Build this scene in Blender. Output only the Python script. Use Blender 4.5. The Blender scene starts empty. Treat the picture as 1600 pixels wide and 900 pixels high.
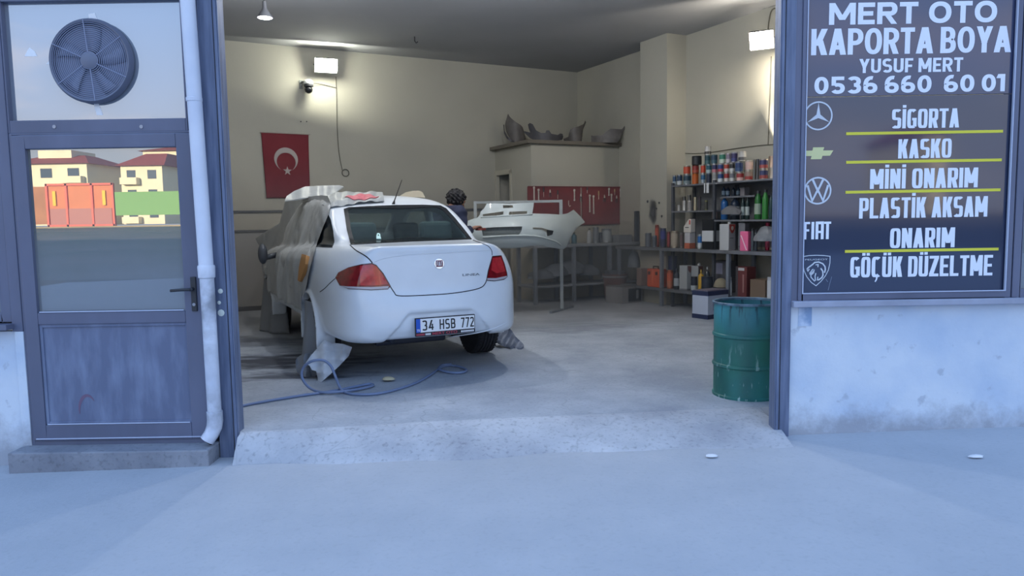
import bpy, bmesh, math, random
import numpy as np
from mathutils import Vector, Matrix, Euler
from mathutils.geometry import delaunay_2d_cdt
random.seed(7); rng = np.random.default_rng(5)
D = bpy.data; SC = bpy.context.scene; COL = SC.collection
PI = math.pi

# ------------------------------------------------------------------ camera, light, exposure
F = 1156.0; PITCH = math.atan(107/1156); ROLL = .016; CZ = 1.45
_c, _s = math.cos(PITCH), math.sin(PITCH)
_r0 = np.array([1, 0, 0.]); CD = np.array([0, _c, -_s]); _u0 = np.array([0, _s, _c])
CR = math.cos(ROLL)*_r0 - math.sin(ROLL)*_u0
CU = math.cos(ROLL)*_u0 + math.sin(ROLL)*_r0
cam = D.cameras.new('camera'); camo = D.objects.new('camera', cam); COL.objects.link(camo)
cam.sensor_width = 36; cam.lens = 36*F/1600; cam.clip_end = 1000
camo.matrix_world = Matrix(((CR[0], CU[0], -CD[0], 0), (CR[1], CU[1], -CD[1], 0), (CR[2], CU[2], -CD[2], CZ), (0, 0, 0, 1)))
SC.camera = camo
SC.view_settings.view_transform = 'Standard'; SC.view_settings.look = 'None'
SC.view_settings.gamma = 1; SC.view_settings.use_curve_mapping = False
SC.view_settings.exposure = 0.0

def world():
    w = D.worlds.new('sky'); SC.world = w; w.use_nodes = True; nt = w.node_tree; N = nt.nodes; L = nt.links
    N.clear()
    out = N.new('ShaderNodeOutputWorld'); bg = N.new('ShaderNodeBackground')
    tc = N.new('ShaderNodeTexCoord'); sep = N.new('ShaderNodeSeparateXYZ')
    L.new(tc.outputs['Generated'], sep.inputs[0])
    grad = N.new('ShaderNodeValToRGB')
    e = grad.color_ramp.elements
    e[0].position = 0; e[0].color = (.56, .59, .65, 1)
    e[1].position = 1; e[1].color = (.30, .52, .95, 1)
    for p_, c_ in ((.11, (.57, .62, .70)), (.17, (.50, .61, .80)), (.27, (.40, .58, .91))):
        k = e.new(p_); k.color = (*c_, 1)
    L.new(sep.outputs[2], grad.inputs[0])
    mp = N.new('ShaderNodeMapping'); mp.inputs['Scale'].default_value = (1.6, 1.6, 5.0)
    mp.inputs['Location'].default_value = (.35, .2, .1)
    L.new(tc.outputs['Generated'], mp.inputs[0])
    nz = N.new('ShaderNodeTexNoise'); nz.inputs['Scale'].default_value = 2.2; nz.inputs['Detail'].default_value = 6
    L.new(mp.outputs[0], nz.inputs[0])
    cr = N.new('ShaderNodeValToRGB'); cr.color_ramp.elements[0].position = .50; cr.color_ramp.elements[1].position = .68
    L.new(nz.outputs[0], cr.inputs[0])
    lo = N.new('ShaderNodeMapRange'); lo.inputs[1].default_value = .30; lo.inputs[2].default_value = .14
    lo.inputs[3].default_value = .25; lo.inputs[4].default_value = 1
    L.new(sep.outputs[2], lo.inputs[0])
    mu = N.new('ShaderNodeMath'); mu.operation = 'MULTIPLY'
    L.new(cr.outputs[0], mu.inputs[0]); L.new(lo.outputs[0], mu.inputs[1])
    mix = N.new('ShaderNodeMix'); mix.data_type = 'RGBA'
    mix.inputs[7].default_value = (.92, .84, .80, 1)
    L.new(mu.outputs[0], mix.inputs[0]); L.new(grad.outputs[0], mix.inputs[6])
    L.new(mix.outputs[2], bg.inputs[0]); bg.inputs[1].default_value = SKY
    L.new(bg.outputs[0], out.inputs[0])
SKY = 1.95
world()
sun = D.lights.new('sun', 'SUN'); sun.energy = 13; sun.angle = .01; sun.color = (1, .87, .66)
suno = D.objects.new('sun', sun); COL.objects.link(suno)
suno.rotation_euler = Vector((.25, -1, -.22)).to_track_quat('-Z', 'Y').to_euler()

# ------------------------------------------------------------------ placing
def ray(px, py): return CD + CR*(px-800)/F + CU*(450-py)/F
def atY(px, py, Y=4.6):
    v = ray(px, py); return Vector(v*(Y/v[1]) + [0, 0, CZ])
def atZ(px, py, z):
    v = ray(px, py); return Vector(v*((z-CZ)/v[2]) + [0, 0, CZ])
CX = np.array([1.263, 13.94]); RA = math.radians(27.5)
UL = np.array([-math.cos(RA), -math.sin(RA)]); WR = np.array([math.sin(RA), -math.cos(RA)])
def R(p, q, z): w = CX + p*UL + q*WR; return Vector((w[0], w[1], z))
def atP(px, py, p):
    v = ray(px, py); t = (p+CX@UL)/(v[:2]@UL); w = v*t + [0, 0, CZ]; return (w[:2]-CX)@WR, w[2]
def atQ(px, py, q):
    v = ray(px, py); t = (q+CX@WR)/(v[:2]@WR); w = v*t + [0, 0, CZ]; return (w[:2]-CX)@UL, w[2]

# ------------------------------------------------------------------ materials
def srgb(r, g, b): return tuple(((c/255+.055)/1.055)**2.4 if c > 10 else c/255/12.92 for c in (r, g, b))
MATS = {}
def mat(name, col, rough=.6, metal=0, var=0, vscale=4, col2=None, bump=0, bscale=60, spec=.5, trans=0, coat=0, alpha=1, emit=0, stretch=(1, 1, 1), lo=.35, hi=.65, detail=5):
    if name in MATS: return MATS[name]
    m = D.materials.new(name); m.use_nodes = True; nt = m.node_tree; b = nt.nodes['Principled BSDF']
    b.inputs['Base Color'].default_value = (*col, 1); b.inputs['Roughness'].default_value = rough
    b.inputs['Metallic'].default_value = metal; b.inputs['Specular IOR Level'].default_value = spec
    b.inputs['Transmission Weight'].default_value = trans; b.inputs['Coat Weight'].default_value = coat
    b.inputs['Alpha'].default_value = alpha
    if emit:
        b.inputs['Emission Color'].default_value = (*col, 1); b.inputs['Emission Strength'].default_value = emit
    if var or col2 or bump:
        tc = nt.nodes.new('ShaderNodeTexCoord'); mp = nt.nodes.new('ShaderNodeMapping'); mp.inputs['Scale'].default_value = stretch
        nt.links.new(tc.outputs['Object'], mp.inputs[0])
        if var or col2:
            n = nt.nodes.new('ShaderNodeTexNoise'); n.inputs['Scale'].default_value = vscale; n.inputs['Detail'].default_value = detail
            nt.links.new(mp.outputs[0], n.inputs[0])
            r = nt.nodes.new('ShaderNodeValToRGB'); r.color_ramp.elements[0].position = lo; r.color_ramp.elements[1].position = hi
            c2 = col2 if col2 else tuple(max(0, c*(1-var)) for c in col)
            r.color_ramp.elements[0].color = (*c2, 1); r.color_ramp.elements[1].color = (*col, 1)
            nt.links.new(n.outputs[0], r.inputs[0]); nt.links.new(r.outputs[0], b.inputs['Base Color'])
        if bump:
            n2 = nt.nodes.new('ShaderNodeTexNoise'); n2.inputs['Scale'].default_value = bscale; n2.inputs['Detail'].default_value = 4
            nt.links.new(mp.outputs[0], n2.inputs[0])
            bp = nt.nodes.new('ShaderNodeBump'); bp.inputs['Strength'].default_value = bump; bp.inputs['Distance'].default_value = .02
            nt.links.new(n2.outputs[0], bp.inputs['Height']); nt.links.new(bp.outputs[0], b.inputs['Normal'])
    MATS[name] = m
    return m
def nodes_of(m): return m.node_tree, m.node_tree.nodes, m.node_tree.links, m.node_tree.nodes['Principled BSDF']
def rgbmat(rgb, rough=.5, metal=0, **k):
    return mat('paint_%d_%d_%d_%d_%d' % (*rgb, int(rough*100), int(metal*10)), srgb(*rgb), rough, metal, **k)

# ------------------------------------------------------------------ mesh building
class MB:
    def __init__(s): s.bm = bmesh.new()
    def box(s, c, sz, rot=None, taper=1):
        vs = []
        for dz in (-.5, .5):
            k = taper if dz > 0 else 1
            for dx, dy in ((-.5, -.5), (.5, -.5), (.5, .5), (-.5, .5)):
                v = Vector((dx*sz[0]*k, dy*sz[1]*k, dz*sz[2]))
                if rot is not None: v = rot @ v
                vs.append(s.bm.verts.new(v + Vector(c)))
        for f in ((3, 2, 1, 0), (4, 5, 6, 7), (0, 1, 5, 4), (1, 2, 6, 5), (2, 3, 7, 6), (3, 0, 4, 7)):
            s.bm.faces.new([vs[i] for i in f])
        return s
    def hexa(s, b, t):      # 4 bottom points, 4 top points (counter-clockwise from above)
        vs = [s.bm.verts.new(Vector(p)) for p in list(b)+list(t)]
        n = len(b)
        s.bm.faces.new(vs[:n][::-1]); s.bm.faces.new(vs[n:])
        for i in range(n):
            j = (i+1) % n; s.bm.faces.new((vs[i], vs[j], vs[n+j], vs[n+i]))
        return s
    def cyl(s, p0, p1, r0, r1=None, seg=20, caps=True):
        r1 = r0 if r1 is None else r1
        p0, p1 = Vector(p0), Vector(p1); q = (p1-p0).to_track_quat('Z', 'Y')
        A = []; B = []
        for i in range(seg):
            a = 2*PI*i/seg; v = q @ Vector((math.cos(a), math.sin(a), 0))
            A.append(s.bm.verts.new(p0+v*r0)); B.append(s.bm.verts.new(p1+v*r1))
        for i in range(seg):
            j = (i+1) % seg; s.bm.faces.new((A[i], A[j], B[j], B[i]))
        if caps: s.bm.faces.new(A[::-1]); s.bm.faces.new(B)
        return s
    def lathe(s, prof, seg=32, o=(0, 0, 0), q=None, cap=True):
        o = Vector(o); rings = []
        for r, z in prof:
            ring = []
            for i in range(seg):
                a = 2*PI*i/seg; v = Vector((r*math.cos(a), r*math.sin(a), z))
                if q is not None: v = q @ v
                ring.append(s.bm.verts.new(o+v))
            rings.append(ring)
        for A, B in zip(rings, rings[1:]):
            for i in range(seg):
                j = (i+1) % seg; s.bm.faces.new((A[i], A[j], B[j], B[i]))
        if cap: s.bm.faces.new(rings[0][::-1]); s.bm.faces.new(rings[-1])
        return s
    def tube(s, pts, r, seg=8):
        pts = [Vector(p) for p in pts]; rings = []; n = len(pts); up = None
        for i, p in enumerate(pts):
            t = (pts[min(i+1, n-1)]-pts[max(i-1, 0)]).normalized()
            if up is None: up = t.orthogonal().normalized()
            up = (up - t*up.dot(t)).normalized(); w = t.cross(up)
            rr = r[i] if isinstance(r, (list, tuple)) else r
            rings.append([s.bm.verts.new(p+(up*math.cos(2*PI*k/seg)+w*math.sin(2*PI*k/seg))*rr) for k in range(seg)])
        for A, B in zip(rings, rings[1:]):
            for i in range(seg):
                j = (i+1) % seg; s.bm.faces.new((A[i], A[j], B[j], B[i]))
        s.bm.faces.new(rings[0][::-1]); s.bm.faces.new(rings[-1])
        return s
    def prism(s, poly, f, h):    # 2-D polygon lifted by f(u, v, w) for w = 0 and h
        A = [s.bm.verts.new(Vector(f(u, v, 0))) for u, v in poly]; B = [s.bm.verts.new(Vector(f(u, v, h))) for u, v in poly]
        n = len(poly)
        s.bm.faces.new(A[::-1]); s.bm.faces.new(B)
        for i in range(n):
            j = (i+1) % n; s.bm.faces.new((A[i], A[j], B[j], B[i]))
        return s
    def shell(s, pts, tris, front, back):    # triangulated 2-D patch lifted to a front and a back skin and closed at its rim
        A = [s.bm.verts.new(Vector(p)) for p in front]; B = [s.bm.verts.new(Vector(p)) for p in back]
        cnt = {}
        for t in tris:
            try:
                s.bm.faces.new([A[i] for i in t]); s.bm.faces.new([B[i] for i in t[::-1]])
            except ValueError: continue
            for k in range(3):
                e = (t[k], t[(k+1) % 3]); cnt[e] = cnt.get(e, 0)+1
        for (i, j) in cnt:
            if (j, i) not in cnt:
                try: s.bm.faces.new((A[j], A[i], B[i], B[j]))
                except ValueError: pass
        return s
    def mesh(s, me):
        s.bm.from_mesh(me); return s
    def xform(s, M): bmesh.ops.transform(s.bm, matrix=M, verts=s.bm.verts); return s
    def build(s, name, m, parent=None, smooth=False, bevel=0, bseg=2, auto=None):
        bmesh.ops.remove_doubles(s.bm, verts=s.bm.verts, dist=1e-6)
        bmesh.ops.recalc_face_normals(s.bm, faces=s.bm.faces)
        loose = [v for v in s.bm.verts if not v.link_faces]
        if loose: bmesh.ops.delete(s.bm, geom=loose, context='VERTS')
        me = D.meshes.new(name); s.bm.to_mesh(me); s.bm.free()
        return link(name, me, m, parent, smooth, bevel, bseg, auto)
def link(name, me, m, parent=None, smooth=False, bevel=0, bseg=2, auto=None):
    o = D.objects.new(name, me); COL.objects.link(o)
    if m: me.materials.append(m)
    if smooth or auto:
        me.polygons.foreach_set('use_smooth', [True]*len(me.polygons))
        if auto: me.set_sharp_from_angle(angle=math.radians(auto))
    if bevel:
        b = o.modifiers.new('bevel', 'BEVEL'); b.width = bevel; b.segments = bseg; b.limit_method = 'ANGLE'; b.angle_limit = math.radians(40)
    if parent: o.parent = parent
    return o
def tag(o, label=None, cat=None, group=None, kind=None):
    if label: o['label'] = label
    if cat: o['category'] = cat
    if group: o['group'] = group
    if kind: o['kind'] = kind
    return o
def thing(name, label, cat, loc=(0, 0, 0), rz=0, group=None, scale=1):
    o = D.objects.new(name, None); o.empty_display_size = .1; COL.objects.link(o)
    o.location = loc; o.rotation_euler = (0, 0, rz); o.scale = (scale,)*3
    return tag(o, label, cat, group)
def struct(o): o['kind'] = 'structure'; return o
def copy_tree(o, parent=None):
    c = o.copy(); COL.objects.link(c)
    if parent: c.parent = parent
    for ch in list(o.children): copy_tree(ch, c)
    return c

def pip(P, poly):
    x, y = P[:, 0], P[:, 1]; c = np.zeros(len(P), bool); n = len(poly)
    for i in range(n):
        x0, y0 = poly[i]; x1, y1 = poly[(i+1) % n]
        with np.errstate(divide='ignore', invalid='ignore'):
            c ^= ((y0 > y) != (y1 > y)) & (x < (x1-x0)*(y-y0)/(y1-y0)+x0)
    return c
def resample(poly, step, closed=True):
    out = []; n = len(poly)
    for i in range(n if closed else n-1):
        a = np.array(poly[i], float); b = np.array(poly[(i+1) % n], float)
        k = max(1, int(np.ceil(np.linalg.norm(b-a)/step)))
        for j in range(k): out.append(a+(b-a)*j/k)
    if not closed: out.append(np.array(poly[-1], float))
    return np.array(out)
def smooth_poly(P, n=6, closed=True):
    P = [np.array(p, float) for p in P]; m = len(P); out = []
    for i in range(m if closed else m-1):
        g = lambda k: P[k % m] if closed else P[min(max(k, 0), m-1)]
        p0, p1, p2, p3 = g(i-1), g(i), g(i+1), g(i+2)
        for j in range(n):
            t = j/n
            out.append(.5*((2*p1)+(-p0+p2)*t+(2*p0-5*p1+4*p2-p3)*t*t+(-p0+3*p1-3*p2+p3)*t**3))
    if not closed: out.append(P[-1])
    return np.array(out)
def triangulate(poly, holes=(), step=8.):
    loops = [resample(poly, step)] + [resample(h, step) for h in holes]
    V = []; E = []
    for lp in loops:
        b = len(V); V += [tuple(p) for p in lp]; E += [(b+i, b+(i+1) % len(lp)) for i in range(len(lp))]
    x0, y0 = loops[0].min(0); x1, y1 = loops[0].max(0)
    gx, gy = np.meshgrid(np.arange(x0+step/2, x1, step), np.arange(y0+step/2, y1, step))
    G = np.c_[gx.ravel(), gy.ravel()]
    if len(G):
        ok = pip(G, loops[0])
        for h in loops[1:]: ok &= ~pip(G, h)
        G = G[ok]
        B = np.concatenate(loops)
        if len(G): G = G[(np.linalg.norm(G[:, None]-B[None], axis=2).min(1) > step*.4)]
        V += [tuple(p) for p in G]
    r = delaunay_2d_cdt([Vector(v) for v in V], E, [], 0, 1e-7)
    P = np.array([tuple(v) for v in r[0]]); T = [tuple(t) for t in r[2]]
    c = np.array([P[list(t)].mean(0) for t in T])
    ok = pip(c, loops[0])
    for h in loops[1:]: ok &= ~pip(c, h)
    return P, [t for t, k in zip(T, ok) if k]

def text_bm(s, offset=0., fit=None, cap=None):
    """white-space-trimmed text as flat polygons in x-y, scaled to a width and a cap height"""
    def mk(t):
        cu = D.curves.new('t', 'FONT'); cu.body = t; cu.offset = offset; cu.size = 1; cu.fill_mode = 'BOTH'; cu.extrude = .02; cu.resolution_u = 4
        o = D.objects.new('t', cu); COL.objects.link(o)
        me = D.meshes.new_from_object(o.evaluated_get(bpy.context.evaluated_depsgraph_get()))
        D.objects.remove(o); D.curves.remove(cu); return me
    h = mk('H'); hz = [v.co.y for v in h.vertices]; h0, h1 = min(hz), max(hz); D.meshes.remove(h)
    me = mk(s); xs = [v.co.x for v in me.vertices]; x0, x1 = min(xs), max(xs)
    return me, x0, x1, h0, h1
def text_on(s, x0, x1, z0, z1, y, m, parent, offset=0., name='lettering', t=.002, conv=None):
    """letters filling x0..x1 with capitals z0..z1, on a plane facing -y; conv maps (x,y,z) further"""
    me, a, b, h0, h1 = text_bm(s, offset)
    for v in me.vertices:
        x, yy, zz = v.co
        v.co = Vector((x0+(x-a)/(b-a)*(x1-x0), y-(zz+.02)/.04*t, z0+(yy-h0)/(h1-h0)*(z1-z0)))
        if conv: v.co = conv(v.co)
    return link(name, me, m, parent)
def stroke(mb, pts, w, f, h, closed=False):
    P = [Vector(p) for p in pts]; n = len(P)
    L_, R_ = [], []
    for i in range(n):
        a = P[(i-1) % n] if closed or i else P[0]; b = P[(i+1) % n] if closed or i < n-1 else P[-1]
        d1 = (P[i]-a); d2 = (b-P[i])
        d1 = d1.normalized() if d1.length > 1e-9 else d2.normalized(); d2 = d2.normalized() if d2.length > 1e-9 else d1
        t = (d1+d2).normalized(); nn = Vector((-t.y, t.x)); k = min(2, 1/max(.35, abs(nn.dot(Vector((-d1.y, d1.x))))))
        ww = w[i] if isinstance(w, (list, tuple)) else w
        L_.append(P[i]+nn*ww*.5*k); R_.append(P[i]-nn*ww*.5*k)
    for i in range(n if closed else n-1):
        j = (i+1) % n
        mb.prism([tuple(L_[i]), tuple(R_[i]), tuple(R_[j]), tuple(L_[j])], f, h)

# ------------------------------------------------------------------ block lettering drawn from bars, slants and rings
def glyph(ch, w, t, th, e):
    """polygons of one capital or digit in a box w wide and 1 high; e sets how square its rings are"""
    P = []
    def V(x, y0=0., y1=1.): P.append([(x, y0), (x+t, y0), (x+t, y1), (x, y1)])
    def H(y, x0, x1): P.append([(x0, y), (x1, y), (x1, y+th), (x0, y+th)])
    def Dg(xa, ya, xb, yb, wd=None):
        wd = wd or t*1.12
        if ya > yb: xa, ya, xb, yb = xb, yb, xa, ya
        P.append([(xa, ya), (xa+wd, ya), (xb+wd, yb), (xb, yb)])
    def ring(x0, y0, x1, y1, a0=0, a1=360, n=28):
        cx, cy, rx, ry = (x0+x1)/2, (y0+y1)/2, (x1-x0)/2, (y1-y0)/2
        def pt(a, rx, ry):
            c, s_ = math.cos(a), math.sin(a); k = 2/e
            return (cx+rx*math.copysign(abs(c)**k, c), cy+ry*math.copysign(abs(s_)**k, s_))
        m = max(4, int(n*abs(a1-a0)/360))
        for i in range(m):
            a, b = math.radians(a0+(a1-a0)*i/m), math.radians(a0+(a1-a0)*(i+1)/m)
            P.append([pt(a, rx, ry), pt(b, rx, ry), pt(b, rx-t, ry-th), pt(a, rx-t, ry-th)])
    def bowl(y0, y1, x1):
        r = min((y1-y0)/2, (x1-t)*.85); xm = x1-r
        H(y0, t*.5, xm); H(y1-th, t*.5, xm); ring(2*xm-x1, y0, x1, y1, -90, 90)
    base = {'\u0130': 'I', '\u00d6': 'O', '\u00dc': 'U', '\u00c7': 'C'}.get(ch, ch)
    if base == 'I': V(w/2-t/2)
    elif base in 'O0': ring(0, 0, w, 1)
    elif base == 'C': ring(0, 0, w, 1, 50, 310)
    elif base == 'G': ring(0, 0, w, 1, 45, 300); V(w-t, .08, .50); H(.40, w*.52, w)
    elif base == 'D': V(0); bowl(0, 1, w)
    elif base == 'E': V(0); H(0, 0, w); H(1-th, 0, w); H(.5-th/2, 0, w*.9)
    elif base == 'F': V(0); H(1-th, 0, w); H(.46-th/2, 0, w*.88)
    elif base == 'L': V(0); H(0, 0, w)
    elif base == 'T': V(w/2-t/2); H(1-th, 0, w)
    elif base == 'H': V(0); V(w-t); H(.5-th/2, 0, w)
    elif base == 'P': V(0); bowl(.36, 1, w)
    elif base == 'R': V(0); bowl(.38, 1, w); Dg(w*.36, .42, w-t*1.12, 0)
    elif base == 'B': V(0); bowl(.5-th/2, 1, w*.94); bowl(0, .5+th/2, w)
    elif base == 'U': V(0, .3, 1); V(w-t, .3, 1); ring(0, 0, w, .62, 180, 360)
    elif base == 'A': Dg(0, 0, w/2-t*.62, 1); Dg(w-t*1.12, 0, w/2-t*.5, 1); H(.2, w*.2, w*.8)
    elif base == 'M': V(0); V(w-t); Dg(0, 1, w/2-t*.56, .22, t*1.12); Dg(w-t*1.12, 1, w/2-t*.56, .22, t*1.12)
    elif base == 'N': V(0); V(w-t); Dg(0, 1, w-t*1.1, 0, t*1.1)
    elif base == 'K': V(0); Dg(t*.55, .36, w-t*1.2, 1, t*1.2); Dg(w*.34, .56, w-t*1.22, 0, t*1.22)
    elif base == 'Y': V(w/2-t/2, 0, .45); Dg(w/2-t*.5, .38, 0, 1); Dg(w/2-t*.62, .38, w-t*1.12, 1)
    elif base == 'Z': H(0, 0, w); H(1-th, 0, w); Dg(0, th*.9, w-t*1.25, 1-th*.9, t*1.25)
    elif base == 'S': ring(0, .5-th/2, w, 1, 35, 270); ring(0, 0, w, .5+th/2, 90, -145)
    elif base == '1': V(w*.55-t/2); Dg(w*.55-t*.5, 1-th*1.0, w*.55-t*1.5, 1-th*1.0, t); P.append([(w*.55-t*1.5, 1-th*1.15), (w*.55, 1-th*1.15), (w*.55, 1), (w*.55-t*1.1, 1)])
    elif base == '2': ring(0, .42, w, 1, 165, -35); H(0, 0, w); Dg(0, th*.8, w-t*1.4, .60, t*1.3)
    elif base == '3': ring(0, .5-th/2, w*.97, 1, 150, -90); ring(0, 0, w, .5+th/2, 90, -150)
    elif base == '4': V(w*.62, 0, .62); H(.18, 0, w); Dg(0, .2, w*.50, 1, t*1.2)
    elif base == '5': H(1-th, w*.1, w*.95); V(w*.06, .48, 1); ring(0, 0, w, .63, 130, -150)
    elif base == '6': ring(0, 0, w, .62); ring(0, 0, w*1.15, 1, 80, 185)
    elif base == '7': H(1-th, 0, w); Dg(w*.22, 0, w-t*1.15, 1-th*.6, t*1.15)
    if ch == '\u0130': P.append([(w/2-t/2, 1.07), (w/2+t/2, 1.07), (w/2+t/2, 1.21), (w/2-t/2, 1.21)])
    if ch in '\u00d6\u00dc':
        for c in (.27, .73): P.append([(w*c-t*.45, 1.06), (w*c+t*.45, 1.06), (w*c+t*.45, 1.19), (w*c-t*.45, 1.19)])
    if ch == '\u00c7': P.append([(w*.5, .02), (w*.68, .02), (w*.62, -.12), (w*.45, -.24), (w*.36, -.20), (w*.48, -.10)])
    return P
WID = {'M': 1.32, 'I': None, '\u0130': None, 'E': .84, 'F': .82, 'L': .80, 'T': .92, 'A': 1.12, 'Y': 1.06, 'K': 1.06, 'O': 1.12, 'G': 1.05, '1': .62, 'N': 1.05}
def block_text(s, x0, x1, z0, z1, f, h, m, parent, w=.5, t=.16, th=None, gap=.08, e=4., space=.3, name='lettering', cond=False, words=False):
    th = th or t; mb = MB(); x = 0; items = []; wd_ = 0
    for ch in s:
        if ch == ' ': x += space; wd_ += 1; continue
        k = WID.get(ch, 1.)
        if cond and ch not in 'M\u0130I': k = 1+(k-1)*.35 if k else k
        cw_ = t if k is None else w*k
        items.append((x, glyph(ch, cw_, t, th, e), wd_)); x += cw_+gap
    tot = x-gap; last = 0; kx = (x1-x0)/tot; kz = z1-z0
    for xo, polys, wi in items:
        if words and wi != last: mb.build(name, m, parent); mb = MB()
        last = wi
        for i, p in enumerate(polys): mb.prism([(x0+(xo+a)*kx, z0+b*kz) for a, b in p], f, h*(1+.03*(i % 24)))
    return mb.build(name, m, parent)

# ------------------------------------------------------------------ distance fields and surface nets
def sdf_poly(poly, U, V):
    sh = np.broadcast(U, V).shape; u = np.broadcast_to(U, sh).ravel().astype(np.float32); v = np.broadcast_to(V, sh).ravel().astype(np.float32)
    d = np.full(u.shape, 1e9, np.float32); ins = np.zeros(u.shape, bool); n = len(poly)
    for i in range(n):
        ax, ay = poly[i]; bx, by = poly[(i+1) % n]
        ex, ey = bx-ax, by-ay; wx, wy = u-ax, v-ay
        l2 = ex*ex+ey*ey
        if l2 < 1e-14: continue
        t = np.clip((wx*ex+wy*ey)/l2, 0, 1)
        d = np.minimum(d, (wx-ex*t)**2+(wy-ey*t)**2)
        if ay != by: ins ^= ((ay > v) != (by > v)) & (u < ex*(v-ay)/ey+ax)
    d = np.sqrt(d); return np.where(ins, -d, d).reshape(sh)
def smax(a, b, k): h = np.maximum(k-np.abs(a-b), 0)/k; return np.maximum(a, b)+h*h*k*.25
def smin(a, b, k): h = np.maximum(k-np.abs(a-b), 0)/k; return np.minimum(a, b)-h*h*k*.25
def surface_nets(f, o, h):
    s = f < 0
    cs = [s[i:s.shape[0]-1+i, j:s.shape[1]-1+j, k:s.shape[2]-1+k] for i in (0, 1) for j in (0, 1) for k in (0, 1)]
    al = cs[0].copy(); an = cs[0].copy()
    for c in cs[1:]: al &= c; an |= c
    idx = np.argwhere(an & ~al)
    ids = -np.ones(al.shape, np.int64); ids[tuple(idx.T)] = np.arange(len(idx))
    corners = [(i, j, k) for i in (0, 1) for j in (0, 1) for k in (0, 1)]
    vals = np.stack([f[idx[:, 0]+a, idx[:, 1]+b, idx[:, 2]+c] for a, b, c in corners], 1)
    acc = np.zeros((len(idx), 3)); cnt = np.zeros(len(idx))
    for a in range(8):
        for b in range(a+1, 8):
            d = np.array(corners[b])-np.array(corners[a])
            if np.abs(d).sum() != 1: continue
            va, vb = vals[:, a], vals[:, b]; m = (va < 0) != (vb < 0)
            t = np.where(m, va/np.where(m, va-vb, 1), 0)
            acc += m[:, None]*(np.array(corners[a])+t[:, None]*d); cnt += m
    V = (idx+acc/cnt[:, None])*h+np.array(o)
    quads = []
    for ax in range(3):
        sl0 = [slice(None)]*3; sl1 = [slice(None)]*3; sl0[ax] = slice(0, -1); sl1[ax] = slice(1, None)
        A, B = s[tuple(sl0)], s[tuple(sl1)]
        e = np.argwhere(A != B); u_, v_ = [(1, 2), (2, 0), (0, 1)][ax]
        ok = (e[:, u_] > 0) & (e[:, v_] > 0) & (e[:, u_] < s.shape[u_]-1) & (e[:, v_] < s.shape[v_]-1); e = e[ok]
        flip = ~A[tuple(e.T)]
        def g(du, dv):
            q = e.copy(); q[:, u_] -= du; q[:, v_] -= dv; return ids[tuple(q.T)]
        Q = np.stack([g(1, 1), g(0, 1), g(0, 0), g(1, 0)], 1)
        Q[flip] = Q[flip][:, ::-1]; quads.append(Q)
    Q = np.concatenate(quads); Q = Q[(Q >= 0).all(1)]
    return V, Q
def mesh_np(name, V, Q):
    me = D.meshes.new(name); me.vertices.add(len(V)); me.vertices.foreach_set('co', np.asarray(V, np.float32).ravel())
    k = Q.shape[1]
    me.loops.add(Q.size); me.loops.foreach_set('vertex_index', Q.astype(np.int32).ravel())
    me.polygons.add(len(Q)); me.polygons.foreach_set('loop_start', np.arange(0, Q.size, k, dtype=np.int32))
    me.update(calc_edges=True); me.validate()
    return me
class Field2:
    """a silhouette's distance field sampled on a fine grid and read by interpolation"""
    def __init__(s, poly, u0, u1, v0, v1, h=.01):
        s.u0, s.v0, s.h = u0, v0, h; u = np.arange(u0, u1+h, h); v = np.arange(v0, v1+h, h)
        s.g = sdf_poly(poly, u[:, None], v[None, :]).astype(np.float64)
    def __call__(s, u, v):
        a = np.clip((u-s.u0)/s.h, 0, s.g.shape[0]-1.001); b = np.clip((v-s.v0)/s.h, 0, s.g.shape[1]-1.001)
        i = a.astype(int); j = b.astype(int); fa, fb = a-i, b-j
        d = (s.g[i, j]*(1-fa)+s.g[i+1, j]*fa)*(1-fb)+(s.g[i, j+1]*(1-fa)+s.g[i+1, j+1]*fa)*fb
        du = np.maximum(np.maximum(s.u0-u, u-(s.u0+s.h*(s.g.shape[0]-1))), 0); dv = np.maximum(np.maximum(s.v0-v, v-(s.v0+s.h*(s.g.shape[1]-1))), 0)
        return d+np.hypot(du, dv)
# ------------------------------------------------------------------ shared materials
m_frame = mat('grey_window_profile', srgb(98, 104, 126), .45, var=.22, vscale=3, stretch=(1, 1, .35), bump=.05, bscale=30)
m_steel = mat('blue_grey_painted_steel', srgb(112, 124, 150), .5, .1, vscale=5, col2=srgb(86, 98, 124), stretch=(6, 6, .5), bump=.15, bscale=50)
m_steeldark = mat('dark_steel', srgb(52, 56, 68), .55, .3)
m_black = mat('black_rubber', (.012, .012, .014), .7)
m_dark = mat('dark_plastic', srgb(45, 47, 52), .55)
m_white = mat('white_plastic', srgb(225, 228, 232), .4)

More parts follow.
